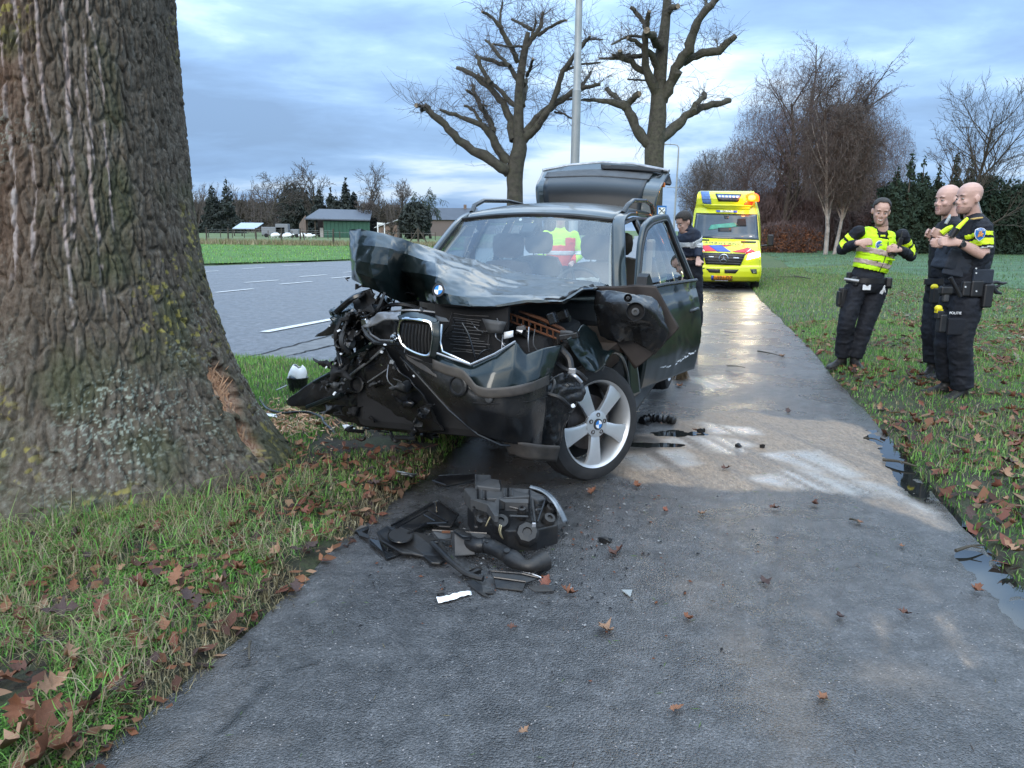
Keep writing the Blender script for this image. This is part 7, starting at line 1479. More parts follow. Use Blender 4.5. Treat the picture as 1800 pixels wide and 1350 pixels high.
hl = lerp(J['hipL'], J['knL'], .30) + Vector((-.125, 0, .0)); MB().box(hl, (.055, .11, .20), Matrix.Rotation(.1, 3, 'Y')).box(hl + Vector((-.015, -.02, .08)), (.05, .06, .06)).build('holster', M['black'], o1, bev=.012); MB().box(hl + Vector((-.04, -.03, .0)), (.04, .07, .15)).build('holster_grip', M['plast'], o1, bev=.01)

# ---- officer three: bald, in profile, hand in body armour
Y3 = 6.75; p3 = lambda X, Y, dy=0: W(1600 + X / 3.294, 310 + Y / 3.294, Y3 + dy)
base = Vector((p3(270, 1280).x, Y3, gzf(p3(270, 1280).x, Y3) + .0)); o3 = empty('person', base, 'rightmost bald officer in short-sleeved uniform and body armour, wearing a wristwatch', 'person')
J = Jrel(dict(head=p3(338, 130, .0), neck=p3(372, 245, .03), shL=p3(415, 290, -.22), shR=p3(330, 285, .17), chest=p3(345, 410, .0), waist=p3(318, 590, .0), pelvis=p3(305, 690, .0), elL=p3(425, 452, -.27), elR=p3(300, 440, .25), haL=p3(280, 384, -.235), haR=p3(215, 395, .05), hipL=p3(325, 720, -.09), hipR=p3(265, 720, .09), knL=p3(290, 960, -.12), knR=p3(212, 950, .06), anL=p3(300, 1225, -.08), anR=p3(215, 1170, .12), toL=p3(175, 1310, -.20), toR=p3(75, 1228, .12)), base)
J['toL'].z = .03; J['toR'].z = .03
V, N, F_, L, f, sd_, up, bd_ = skin_body(J, o3, M['skin_pale'], (-.93, -.16), -.03, 1.07, arms='bare', hand_dir={'L': Vector((-1, .15, .10)), 'R': Vector((-1, -.3, .1))}, handn={'L': Vector((.2, .9, -.3)), 'R': Vector((.2, .9, 0))})
shell(V, N, F_, lambda c: (lambda q: (np.linalg.norm(q, axis=1) < .17) & (q @ np.array(up) < -.066) & (q @ np.array(f) > .01) & (q @ np.array(up) > -.135))(c - np.array(L(0, 0, 0))), .0012, 'stubble', M['stubble'], bd_, .001)
MB().tube([tuple(p) for p in catmull([tuple(L(-.085, -.02, -.03)), tuple(L(-.07, -.05, -.07)), tuple(L(-.055, -.085, -.12)), tuple(L(-.05, -.09, -.15))], 12)], .004, 6).build('earpiece_cord', M['bandw'], o3, True)
build_legs(J, o3, M['navy'], 1.18, .011, 4, 1.05); build_boot(J, 'L', o3); build_boot(J, 'R', o3)
V, N, F_ = build_top(J, o3, M['navy'], 'short', 1.0, 1.25, .0078, 5, 'shirt', fold=.012)
for t0, t1 in ((.22, .37), (.47, .70)): shell(V, N, F_, lambda c, t0=t0, t1=t1: near_seg(c, J['shL'], J['elL'], t0, t1, .13) & (c[:, 1] < J['shL'].y + .10), .003, 'sleeve_stripe', M['limey'], o3, .002)
shell(V, N, F_, lambda c: near_seg(c, J['shL'], J['elL'], .765, .80, .13), .004, 'sleeve_hem', M['bandw'], o3, .002)
ax_ = np.array((J['neck'] - J['waist']).normalized()); wa_ = np.array(J['waist']); sdv = np.array((J['shR'] - J['shL']).normalized()); Lt = float((J['neck'] - J['waist']).length); fr_v = np.cross(ax_, sdv); fr_v = fr_v if fr_v[0] < 0 else -fr_v
# body armour: a bulky carrier round the chest, deeper toward the front
mb = MB(); c0 = J['waist']; ax3 = Vector(ax_); F3 = Vector(fr_v)
etube(mb, [c0 + ax3 * .03 - F3 * 0, c0 + ax3 * .10 + F3 * .02, c0 + ax3 * .24 + F3 * .03, c0 + ax3 * .36 + F3 * .01, c0 + ax3 * .43], [.17, .188, .19, .17, .12], [.165, .205, .205, .17, .12], sdv, 26)
mb.box(c0 + ax3 * .15 + F3 * .19 + Vector((0, -.06, 0)), (.14, .24, .17), Matrix.Rotation(.25, 3, 'Y'))
Va, Na, Fa = remeshed(mb, .012, 4, .007, .1, 3); mesh('body_armour', Va, Fa, M['armour'], o3, True)
for dz, nm in ((.03, 'armour_pocket'), (.20, 'armour_flap')):
    c = c0 + ax3 * (dz + .05) + F3 * .20 + Vector((.02, -.165, 0)); MB().box(c, (.17, .03, .13), Matrix.Rotation(.2, 3, 'Y') @ Matrix.Rotation(-.25, 3, 'Z')).build(nm, M['armour'], o3, bev=.012)
MB().box(c0 + ax3 * .03 - F3 * .03 + Vector((0, -.195, 0)), (.17, .03, .12)).build('armour_strap', M['armour'], o3, bev=.01)
MB().tube([tuple(p) for p in catmull([tuple(J['neck'] + Vector((-.02, -.17, -.0))), tuple(c0 + ax3 * .36 + F3 * .12 + Vector((0, -.17, 0))), tuple(c0 + ax3 * .28 + F3 * .20 + Vector((0, -.12, 0)))], 8)], [.028] * 8, 8).build('armour_shoulder_strap', M['armour'], o3, True)
pv = p3(300, 330) - base; MB().tube([p3(235, 345, -.23) - base, p3(290, 285, -.24) - base, p3(330, 245, -.2) - base], [.022, .018, .014], 8).build('chest_stripe', M['limey'], o3, True)
MB().tube([p3(236, 350, -.25) - base, p3(268, 300, -.26) - base], [.026, .030], 10).build('radio', M['black'], o3, True)
# shield patch, epaulette, watch
c = p3(402, 335, -.345) - base; nP = Vector((.10, -1, .12)).normalized(); rtP = Vector((1, .1, 0)).normalized()
sh_ = lambda k: [c + rtP * x * k + Vector((0, 0, z * k)) for x, z in ((-.042, .032), (-.02, .044), (0, .047), (.02, .044), (.042, .032), (.043, .0), (.03, -.03), (0, -.052), (-.03, -.03), (-.043, 0))]
sb_ = MB().prism(sh_(1.1), nP * .006).build('shoulder_patch', M['rwhite'], o3); MB().prism([p + nP * .004 for p in sh_(1.0)], nP * .005).build('patch_field', M['signblue'], sb_)
fl_ = MB(); 
for a, b, r_ in (((-.022, -.022), (.022, .004), .007), ((-.02, -.004), (.018, -.018), .006), ((-.002, .0), (.006, .022), .006), ((-.014, .004), (-.008, .018), .005)): fl_.tube([c + nP * .011 + rtP * a[0] + Vector((0, 0, a[1])), c + nP * .011 + rtP * b[0] + Vector((0, 0, b[1]))], r_, 6)
fl_.build('patch_emblem', pmat('emblem_orange', (.62, .26, .05), .5), sb_); text('POLITIE', c + nP * .011 + Vector((0, 0, .030)), rtP, (0, 0, 1), .021, M['rwhite'], o3, 'patch_lettering', .001)
MB().box(p3(385, 243, -.20) - base, (.085, .045, .012), Matrix.Rotation(-.15, 3, 'Y')).build('epaulette', M['gold'], o3, bev=.004)
wrp = lerp(J['elL'], J['haL'], .90); dA = (J['haL'] - J['elL']).normalized(); MB().lathe(wrp, dA, [(.034, -.012), (.037, -.010), (.037, .010), (.034, .012)], 24).build('watch_strap', M['black'], o3, True); wf = MB().disc(wrp + Vector((0, -.038, -.004)), (0, -1, 0), .022, 20, .012).build('watch', M['greydk'], o3); MB().disc(wrp + Vector((0, -.046, -.004)), (0, -1, 0), .016, 20, .003).build('watch_face', M['black'], wf)
at_ = belt(J, o3, .175, .185)
bp = lambda X, Y, dy=-.20: p3(X, Y, dy) - base
for X, Y, dm, nm, mt in ((320, 650, (.07, .05, .13), 'pouch', 'black'), (380, 650, (.11, .06, .14), 'pouch', 'black'), (205, 660, (.10, .06, .07), 'pouch', 'plast'), (205, 700, (.05, .04, .08), 'torch', 'greydk'), (180, 850, (.06, .07, .16), 'holster', 'black'), (435, 690, (.08, .10, .20), 'pouch', 'black'), (270, 870, (.17, .03, .15), 'thigh_pocket', 'navy')):
    MB().box(bp(X, Y), dm).build(nm, M[mt], o3, bev=.014)
for X, Y in ((320, 640), (383, 665), (382, 533), (382, 560)): MB().disc(bp(X, Y, -.232), (0, -1, 0), .007, 10, .006).build('press_stud', M['bandw'], o3)
MB().tube([bp(232, 585), bp(262, 640), bp(292, 695)], [.019, .017, .019], 10).build('baton', M['black'], o3, True)
tb = MB(); ball(tb, bp(163, 765, -.2), (.032, .03, .030)); tb.box(bp(165, 780, -.2), (.05, .045, .03)); tb.build('taser_grip', M['taser'], o3, True); MB().box(bp(168, 800, -.2), (.06, .06, .07)).build('taser_body', M['black'], o3, bev=.01)
gv = MB(); 
for q in ([(450, 630), (490, 612), (530, 620), (558, 616)], [(470, 640), (500, 640), (520, 628)], [(480, 640), (500, 668), (530, 680)], [(478, 645), (496, 672), (512, 676)]): gv.tube([tuple(p) for p in catmull([tuple(bp(*a, .05)) for a in q], 8)], [.018, .018, .016, .015, .014, .013, .012, .008], 8)
ball(gv, bp(462, 636, .05), (.04, .03, .035)); gv.build('gloves', M['black'], o3, True)
text('POLITIE', bp(262, 792, -.222), (1, 0, 0), (0, 0, 1), .030, M['rwhite'], o3, 'trouser_lettering', .001)

# ---- officer two: bald, behind officer three, mouth open
Y2 = 7.55; p2_ = lambda X, Y, dy=0: W(1600 + X / 3.294, 310 + Y / 3.294, Y2 + dy)
base = Vector((p2_(150, 1115).x, Y2, gzf(p2_(150, 1115).x, Y2) + .03)); o2 = empty('person', base, 'bald bearded officer half hidden behind the rightmost one, hands at his jacket', 'person')
J = Jrel(dict(head=p2_(212, 140, .0), neck=p2_(238, 245, .03), shL=p2_(265, 285, -.18), shR=p2_(205, 280, .20), chest=p2_(225, 390, .0), waist=p2_(205, 560, .0), pelvis=p2_(195, 630, .0), elL=p2_(290, 430, -.15), elR=p2_(235, 420, .25), haL=p2_(200, 345, -.20), haR=p2_(165, 350, .1), hipL=p2_(215, 655, -.09), hipR=p2_(165, 655, .09), knL=p2_(190, 880, -.08), knR=p2_(125, 880, .04), anL=p2_(200, 1080, -.04), anR=p2_(130, 1070, .06), toL=p2_(120, 1190, -.1), toR=p2_(95, 1120, -.05)), base)
J['toL'].z = .03; J['toR'].z = .03
V, N, F_, L, f, sd_, up, bd_ = skin_body(J, o2, M['skin_pale'], (-.90, -.28), -.02, 1.15, hand_dir={'L': Vector((-1, 0, .3)), 'R': Vector((-1, 0, .3))})
shell(V, N, F_, lambda c: (lambda q: (np.linalg.norm(q, axis=1) < .17) & (q @ np.array(up) < -.040) & (q @ np.array(f) > .005) & (q @ np.array(f) < .094) & (q @ np.array(up) > -.14))(c - np.array(L(0, 0, 0))), .0015, 'beard', M['stubble'], bd_, .002)
MB().tube([L(-.088, -.01, -.0), L(-.094, .005, -.012), L(-.085, .02, -.03)], .009, 8).build('earpiece', M['black'], o2, True)
build_legs(J, o2, M['navy'], 1.15, .012, 7); build_boot(J, 'L', o2); build_boot(J, 'R', o2)
V, N, F_ = build_top(J, o2, M['navy'], 'long', 1.05, 1.15, .011, 8)
for t0, t1 in ((.20, .36), (.46, .68)): shell(V, N, F_, lambda c, t0=t0, t1=t1: near_seg(c, J['shL'], J['elL'], t0, t1, .11), .003, 'sleeve_stripe', M['limey'], o2, .002)
MB().tube([p2_(182, 330, -.22) - base, p2_(215, 305, -.24) - base, p2_(245, 290, -.2) - base], [.028, .024, .018], 8).build('chest_stripe', M['limey'], o2, True)
MB().tube([p2_(205, 275, -.2) - base, p2_(222, 245, -.2) - base, p2_(230, 225, -.15) - base], [.016, .016, .01], 8).build('collar_strap', M['greypost'], o2, True)
at_ = belt(J, o2, .17, .17); bq = lambda X, Y, dy=-.15: p2_(X, Y, dy) - base
tb = MB(); ball(tb, bq(140, 640, -.17), (.034, .03, .028)); tb.build('taser_grip', M['taser'], o2, True); MB().box(bq(142, 690, -.17), (.07, .07, .15)).build('holster', M['black'], o2, bev=.014); MB().box(bq(150, 730, -.15), (.06, .06, .1)).build('pouch', M['black'], o2, bev=.014)

# ---- paramedic with a broom behind the open door
Y4 = 9.6; p4 = lambda X, Y, dy=0: W(1180 + X / 6.135, 300 + Y / 6.135, Y4 + dy)
base = Vector((p4(215, 900).x, Y4, gzf(p4(215, 900).x, Y4))); o4 = empty('person', base, 'dark haired person in navy jacket with pale reflective bands, sweeping behind the open car door', 'person')
bz = base.z
J = dict(head=p4(135, 560, 0), neck=p4(170, 625, .02), shL=p4(235, 665, -.10), shR=p4(130, 670, .18), chest=p4(190, 730, .02), waist=p4(200, 880, .05), pelvis=p4(205, 960, .08), elL=p4(285, 800, -.08), elR=p4(100, 800, .2), haL=p4(290, 945, -.2), haR=p4(120, 930, -.1), hipL=p4(230, 980, .05), hipR=p4(165, 980, .15))
J = Jrel(J, base); J.update(knL=Vector((.10, .02, .52)), knR=Vector((-.12, .10, .52)), anL=Vector((.12, .1, .10)), anR=Vector((-.14, .18, .10)), toL=Vector((.08, -.1, .03)), toR=Vector((-.22, 0, .03)))
V, N, F_, L, f, sd_, up, bd_ = skin_body(J, o4, M['skin'], (-.75, -.35), -.35, 1.0, vox=.011)
shell(V, N, F_, hairmask(.072, .05), .008, 'hair', M['hair'], bd_, .008)
build_legs(J, o4, M['navy'], 1.1, .014, 11); build_boot(J, 'L', o4); build_boot(J, 'R', o4)
V, N, F_ = build_top(J, o4, pmat('deep_navy_jacket', (0.010, 0.016, 0.034), .75, var=.3, vscale=8, bumpv=.2), 'long', 1.0, 1.0, .011, 12)
shell(V, N, F_, lambda c: near_seg(c, J['shL'], J['elL'], .55, .82, .11), .003, 'sleeve_band', M['bandw'], o4, .002); shell(V, N, F_, lambda c: near_seg(c, J['elL'], J['haL'], .15, .35, .1), .003, 'sleeve_band', M['bandw'], o4, .002)
shell(V, N, F_, lambda c: (np.abs(c[:, 2] - lerp(J['waist'], J['chest'], .55).z) < .03), .003, 'chest_band', M['bandw'], o4, .002)
# broom leaning from his hands down to the wet path
bh = G(1196, 668); bz = gzf(bh.x, bh.y); br = empty('broom', (bh.x, bh.y, bz), 'worn straw broom standing on the wet path beneath the open car door', 'broom')
bm_ = MB(); rb_ = random.Random(3)
for k in range(150):
    a = rb_.gauss(0, .035); b_ = rb_.gauss(0, .018); bm_.tube([(a * .55, b_, .13), (a * .9, b_ * 1.3, .06), (a * 1.35 + rb_.gauss(0, .006), b_ * 1.6, .005)], [.0035, .003, .0015], 3)
o = bm_.build('bristles', pmat('straw_bristles', (.10, .065, .035), .9, var=.4, vscale=30), br); o['kind'] = 'stuff'
MB().box((0, 0, .145), (.13, .05, .045)).build('head', M['board'], br, bev=.01)
hh = Vector(o4.location) + J['haR'] - Vector((bh.x, bh.y, bz)); MB().tube([(0, 0, .16), tuple(hh), tuple(hh * 1.12)], .012, 8).build('handle', M['board'], br, True)

# ---- helper in hi-vis behind the car, glimpsed through the windscreen
Y5 = 10.6; cx5 = W(985, 402, Y5).x; base = Vector((cx5, Y5, gzf(cx5, Y5))); o5 = empty('person', base, 'helper in lime and red hi-vis jacket behind the car, glimpsed through its windscreen', 'person')
J = dict(head=Vector((0, 0, 1.66)), neck=Vector((0, .02, 1.50)), shL=Vector((-.19, 0, 1.44)), shR=Vector((.19, 0, 1.44)), chest=Vector((0, 0, 1.28)), waist=Vector((0, 0, 1.05)), pelvis=Vector((0, 0, .95)), elL=Vector((-.28, -.05, 1.18)), elR=Vector((.27, -.05, 1.18)), haL=Vector((-.15, -.25, 1.08)), haR=Vector((.16, -.25, 1.08)), hipL=Vector((-.1, 0, .90)), hipR=Vector((.1, 0, .90)), knL=Vector((-.11, -.03, .50)), knR=Vector((.11, -.02, .50)), anL=Vector((-.12, .02, .10)), anR=Vector((.12, .02, .10)), toL=Vector((-.14, -.16, .03)), toR=Vector((.14, -.16, .03)))
V, N, F_, L, f, sd_, up, bd_ = skin_body(J, o5, M['skin'], (-.1, -1), -.1, vox=.014); shell(V, N, F_, hairmask(.07, .05), .008, 'hair', M['hair'], bd_, .008)
build_legs(J, o5, M['navy'], 1.1, .016, 13); build_boot(J, 'L', o5); build_boot(J, 'R', o5)
V, N, F_ = build_top(J, o5, M['lime'], 'long', 1, 1, .014, 14)
M['hired'] = pmat('hi_vis_red', (.75, .06, .02), .6); shell(V, N, F_, lambda c: (c[:, 2] < 1.30) & (np.abs(c[:, 0]) < .19) | (c[:, 0] > .06) & (c[:, 2] < 1.40) & (c[:, 0] < .2), .004, 'red_panel', M['hired'], o5, .002)
shell(V, N, F_, lambda c: (np.abs(c[:, 2] - 1.20) < .025), .008, 'reflective_band', M['bandw'], o5, .002)
# ================================================================== WRECKAGE ON THE GROUND
def gpt(px, py, z=0.0): return G(px, py, z)
def Z(X, Y, z=0.0): return G(600 + X / 3.75, 720 + Y / 3.75, z + .012)
def Z5(X, Y, z=0.0): return G(380 + X / 4.5, 600 + Y / 4.5, z + .03)
def thing(name, label, cat, at_, group=None): return empty(name, tuple(at_), label, cat, group)
def rel(o, pts): v = o.location; return [Vector(p) - v for p in pts]
def crv(o, pts, n=14): return [tuple(p) for p in catmull([tuple(p) for p in rel(o, pts)], n)]
# torn fan shroud panel with a round opening
t_ = thing('fan_shroud', 'black plastic fan shroud with a round opening, lying left of the broken headlamp', 'car part', Z(420, 840)); 
P = [Z(*a) for a in ((232, 805, .05), (300, 765, .06), (380, 775, .06), (470, 800, .06), (560, 820, .05), (640, 850, .04), (700, 920, .03), (700, 975, .02), (650, 1010, .02), (590, 1005, .02), (540, 960, .02), (470, 945, .025), (400, 940, .03), (330, 900, .04), (260, 860, .05))]
MB().prism(rel(t_, P), (0, 0, -.014)).build('panel', M['plast'], t_, bev=.005)
el = [Z(390 + 80 * math.cos(a), 830 + 45 * math.sin(a), .062) for a in [2 * math.pi * i / 30 for i in range(31)]]
MB().tube(rel(t_, el), .005, 6, False).build('opening_rim', M['plastg'], t_, True); MB().prism(rel(t_, el[:-1]), (0, 0, .004)).build('opening', M['dark'], t_)  # dark disc laid on the panel stands for the shaded hole
tray = [(330, 765, .05), (600, 612, .05), (640, 600, .06), (770, 690, .05), (720, 770, .04), (640, 765, .04), (600, 740, .04), (470, 790, .05)]
MB().prism(rel(t_, [Z(*a) for a in tray]), (0, 0, -.012)).build('tray', M['plast'], t_, bev=.004)
for a, b in (((330, 765, .06), (600, 612, .07)), ((600, 612, .07), (640, 600, .075)), ((640, 600, .075), (770, 690, .06)), ((360, 780, .07), (570, 665, .075)), ((570, 665, .075), (700, 740, .06)), ((540, 690, .07), (620, 735, .06)), ((620, 610, .075), (625, 680, .07)), ((720, 770, .05), (770, 690, .06)), ((440, 815, .07), (560, 750, .07)), ((560, 750, .07), (690, 745, .06))):
    MB().tube(rel(t_, [Z(*a), Z(*b)]), .0055, 5).build('rib', M['plastg'], t_)
MB().prism(rel(t_, [Z(*a) for a in ((180, 850, .02), (250, 860, .03), (310, 910, .03), (300, 940, .01), (390, 950, .01), (300, 980, .01), (270, 935, .02), (190, 880, .02))]), (0, 0, -.01)).build('broken_flap', M['plastg'], t_, bev=.003)
MB().prism(rel(t_, [Z(*a) for a in ((95, 790, .01), (180, 825, .02), (185, 850, .02), (120, 830, .01))]), (0, 0, -.006)).build('broken_flap', M['plast'], t_)
# headlamp unit on its face
t_ = thing('broken_headlamp', 'whole black headlamp unit torn out, lying on its face with bulb caps and ribs showing', 'headlamp', Z(1150, 760))
def solidp(name, top, z0, mat, par, bev_=.006):
    a = [Z(x, y, z) for x, y, z in top]; r_ = rel(par, a); lo = [Vector((p.x, p.y, z0)) - Vector((0, 0, par.location.z)) for p in r_]; n = len(a)
    return MB().add(r_ + lo, [tuple(range(n)), tuple(range(2 * n - 1, n - 1, -1))] + [(i, n + i, n + (i + 1) % n, (i + 1) % n) for i in range(n)]).build(name, mat, par, bev=bev_)
solidp('housing', [(830, 560, .15), (1000, 540, .17), (1240, 545, .17), (1340, 580, .15), (1420, 650, .12), (1430, 760, .09), (1290, 790, .10), (1100, 800, .10), (1000, 760, .11), (880, 700, .12)], .0, M['plast'], t_)
solidp('upper_shelf', [(808, 515, .19), (1050, 512, .21), (1240, 520, .21), (1345, 575, .19), (1300, 600, .19), (1240, 570, .20), (1050, 580, .20), (860, 590, .18)], .12, M['greydk'], t_)
solidp('top_bracket', [(886, 425, .22), (985, 428, .23), (985, 452, .23), (1050, 462, .23), (1050, 520, .22), (888, 500, .22)], .17, M['greydk'], t_)
solidp('diagonal_brace', [(850, 590, .20), (960, 625, .20), (1010, 700, .19), (1035, 700, .19), (1040, 590, .21), (1230, 590, .21), (1230, 615, .20), (1080, 610, .20), (1060, 575, .21), (1030, 575, .21), (1010, 610, .20), (860, 580, .20)], .17, M['greydk'], t_, .002)
for k, (x0, y0, x1, y1, z0, z1) in enumerate([(900, 515, 900, 590, .2, .19), (925, 515, 925, 590, .2, .19), (950, 520, 950, 590, .2, .19), (1075, 520, 1075, 575, .21, .2), (1100, 520, 1100, 575, .21, .2), (1125, 520, 1125, 570, .21, .2), (1240, 530, 1255, 740, .21, .15), (1255, 560, 1275, 740, .2, .14), (1345, 580, 1290, 740, .19, .13), (1290, 600, 1340, 590, .2, .19), (1285, 630, 1330, 625, .19, .17), (1285, 660, 1320, 655, .18, .16), (1045, 465, 1048, 530, .23, .21), (886, 430, 890, 520, .23, .21), (1110, 640, 1200, 660, .18, .17), (1110, 700, 1230, 705, .17, .15), (870, 640, 900, 660, .17, .15)]):
    MB().tube(rel(t_, [Z(x0, y0, z0), Z(x1, y1, z1)]), .0055, 5).build('rib', M['greydk'] if k % 2 else M['plastg'], t_)
for X_, Y_, z, r_, nn in ((1225, 810, .10, .052, (0, -.75, .6)), (1050, 740, .13, .040, (0, -.6, .8)), (930, 720, .11, .030, (-.2, -.6, .8)), (1370, 720, .12, .030, (.3, -.5, .8)), (1380, 650, .14, .026, (.3, -.4, .8)), (1190, 660, .17, .02, (0, -.4, 1))):
    c = Z(X_, Y_, z) - t_.location; MB().lathe(c, nn, [(r_ * 1.1, -.05), (r_ * 1.08, -.005), (r_, 0), (r_ * .9, .012), (r_ * .45, .014), (r_ * .4, .004), (.001, .004)], 8 if r_ > .05 else 20).build('bulb_cap', M['plast'], t_, True)
rows = [[Z(*a) for a in ((1250, 500, .20), (1330, 525, .19), (1400, 575, .17), (1450, 650, .13), (1490, 735, .06))], [Z(*a) for a in ((1240, 512, .21), (1320, 540, .205), (1380, 590, .19), (1425, 660, .15), (1460, 745, .07))]]
surf('lens', [rel(t_, r) for r in rows], pmat('scuffed_clear_lens', (.22, .25, .28), .15, var=.3, spec=.8), t_, 30, 5, .006)
surf('lens_rim', [rel(t_, [p + Vector((.006, 0, -.03)) for p in rows[0]]), rel(t_, rows[0])], M['greydk'], t_, 30, 4, .005)
for X_, Y_ in ((1018, 710), (1270, 760)): MB().box(Z(X_, Y_, .17) - t_.location, (.018, .014, .022)).build('metal_clip', M['metal'], t_, bev=.003)
for pts in ([(1045, 760, .16), (1040, 800, .12), (1060, 850, .05), (1080, 885, .01)], [(1055, 765, .16), (1050, 810, .12), (1070, 860, .04)], [(985, 700, .16), (965, 740, .12), (950, 775, .08)]): MB().tube(crv(t_, [Z(*a) for a in pts]), .0028, 5).build('cable', pmat('pale_cable', (.55, .48, .30), .5), t_, True)
for X_, Y_, s in ((1380, 800, .05), (880, 700, .05), (900, 800, .04), (1150, 860, .05), (1310, 830, .045)): MB().box(Z(X_, Y_, .04) - t_.location, (s, s, .07), R(X_)).build('lower_housing', M['plast'], t_, bev=.01)
# air intake hose with its open mouth
t_ = thing('intake_hose', 'black ribbed air intake hose with its open mouth pointing right', 'hose', Z(1130, 990))
hp = crv(t_, [Z(*a) for a in ((760, 830, .05), (880, 890, .055), (960, 895, .06), (1050, 935, .055), (1130, 985, .05), (1230, 1030, .045), (1330, 1000, .05))], 44)
MB().tube(hp, [.034 + .006 * math.sin(i * .5) * (i > 26) + (.003 if (12 < i < 19 and i % 2) else 0) for i in range(44)], 20).build('hose', M['plast'], t_, True)
e, e0 = Vector(hp[-1]), Vector(hp[-4]); d = (e - e0).normalized(); MB().lathe(e, d, [(.040, -.03), (.046, .0), (.046, .012), (.039, .012), (.036, -.03), (.001, -.035)], 28).build('mouth', M['plast'], t_, True); MB().lathe(e, d, [(.0365, .008), (.036, -.02), (.001, -.022)], 24).build('mouth_inside', M['dark'], t_, True)
for X_, Y_, r_ in ((1090, 930, .016), (960, 870, .010)): MB().disc(Z(X_, Y_, .088) - t_.location, (0, -.3, 1), r_, 14, .010).build('boss', M['plast'], t_, bev=.003)
# strips and shards
def flat(name, label, cat, pts, mat, th=.006, tilt=0, par=None, fn=Z, sub=None):
    a = [fn(*p) for p in pts]; c = sum(a, Vector()) / len(a); c.z = .012
    t_ = thing(name, label, cat, c); MB().prism(rel(t_, a), (0, 0, -th)).build('panel', mat, t_, bev=.0015)
    for k, (i, j) in enumerate(sub or []): MB().tube(rel(t_, [a[i] + Vector((0, 0, .004)), a[j] + Vector((0, 0, .004))]), .004, 5).build('folded_edge', M['plastg'], t_)
    return t_
t_ = thing('trim_strip', 'long curved black trim strip running down from the shroud to the shards', 'car part', Z(760, 1000)); MB().tube(crv(t_, [Z(*a) for a in ((598, 880, .06), (640, 920, .05), (720, 1000, .035), (800, 1065, .025), (860, 1095, .02), (935, 1115, .02))], 20), [.013] * 20, 8).build('strip', M['plast'], t_, True); MB().box(Z(615, 878, .06) - t_.location, (.035, .02, .02)).build('end_clip', M['plastg'], t_, bev=.004)
MB().prism(rel(t_, [Z(*a) for a in ((840, 1060, .02), (900, 1032, .05), (925, 1040, .05), (920, 1070, .02), (780, 1100, .01))]), (0, 0, -.008)).build('bracket', M['plast'], t_)
flat('plastic_shard', 'jagged upright black shard between shroud and hose', 'shard', [(720, 815, .05), (745, 810, .10), (800, 850, .10), (870, 850, .08), (880, 950, .02), (750, 960, .01), (725, 880, .03)], M['greydk'], .006, sub=[(1, 2), (2, 3)])
flat('plastic_shard', 'bent black shard in two folds below the hose mouth', 'shard', [(985, 1068, .035), (1190, 1085, .03), (1300, 1112, .02), (1215, 1140, .012), (1195, 1192, .004), (1020, 1172, .004), (1005, 1110, .02)], M['plast'], .006, sub=[(0, 1), (1, 2), (6, 3)])
flat('plastic_shard', 'ragged black shard at the lower end of the trim strip', 'shard', [(820, 1130, .01), (870, 1120, .02), (930, 1160, .02), (1010, 1190, .006), (1000, 1210, .004), (940, 1205, .006), (990, 1240, .004), (930, 1220, .004), (870, 1180, .004)], M['plast'], .004)
flat('plastic_shard', 'black shard with leaves on it, lowest right of the wreckage pile', 'shard', [(1230, 1170, .02), (1330, 1150, .03), (1420, 1160, .012), (1400, 1195, .006), (1280, 1200, .006)], M['plast'], .005)
flat('plastic_shard', 'flat black slat between the grey lens and the headlamp unit', 'shard', [(598, 470, .02), (640, 440, .03), (880, 428, .03), (890, 455, .02), (690, 500, .01)], M['plast'], .008, sub=[(1, 2), (0, 4)])
flat('plastic_shard', 'brown black shard behind the shroud with a rusty clip', 'shard', [(600, 800, .05), (720, 800, .06), (850, 810, .07), (960, 820, .06), (1020, 840, .04), (900, 870, .03), (640, 850, .03)], M['greydk'], .008, sub=[(0, 3)])
MB().box(Z(690, 806, .075) - Vector((0, 0, 0)), (.04, .012, .008)).build('rusty_clip', M['rust']); tag(bpy.context.scene.objects['rusty_clip'], 'small rusty clip on the shard beside the shroud', 'clip')
t_ = thing('paper_strip', 'crumpled white paper strip on the asphalt in front of the wreckage', 'paper', Z(740, 1230)); surf('paper', [rel(t_, [Z(*a) for a in ((626, 1232, .012), (700, 1222, .004), (780, 1200, .018), (858, 1190, .006))]), rel(t_, [Z(*a) for a in ((640, 1272, .003), (720, 1250, .010), (790, 1232, .006), (860, 1220, .003))])], M['rwhite'], t_, 24, 8, .001, crumple=.008, cs=.03)
t_ = thing('white_clip', 'small white plastic strip beside the hose mouth', 'clip', Z(1260, 1080)); MB().box(Z(1225, 1068, .02) - t_.location, (.035, .018, .006), R(-30)).tube(rel(t_, [Z(1240, 1075, .012), Z(1318, 1108, .006)]), .004, 5).build('clip', M['rwhite'], t_, bev=.002)
t_ = thing('grey_lens', 'curved grey lens fragment with white scratches standing in the grass', 'lens', Z(430, 430)); gl = [[Z(365, 405, .17), Z(420, 415, .165), Z(470, 425, .14), ], [Z(375, 415, .11), Z(430, 425, .115), Z(495, 425, .095)], [Z(383, 420, .05), Z(430, 435, .055), Z(500, 425, .05)], [Z(388, 428, .0), Z(430, 445, .0), Z(470, 450, .0)]]
surf('lens', [rel(t_, r) for r in gl], pmat('dull_grey_lens', (.23, .26, .28), .35, var=.3, vscale=15), t_, 20, 24, .004)
for a, b in (((400, 420, .13), (440, 425, .12)), ((395, 423, .09), (460, 430, .085)), ((405, 428, .05), (470, 436, .045)), ((420, 426, .10), (424, 432, .06))): MB().tube([p + Vector((0, -.012, .002)) for p in rel(t_, [Z(*a), Z(*b)])], .0018, 4).build('scratch', M['rwhite'], t_)
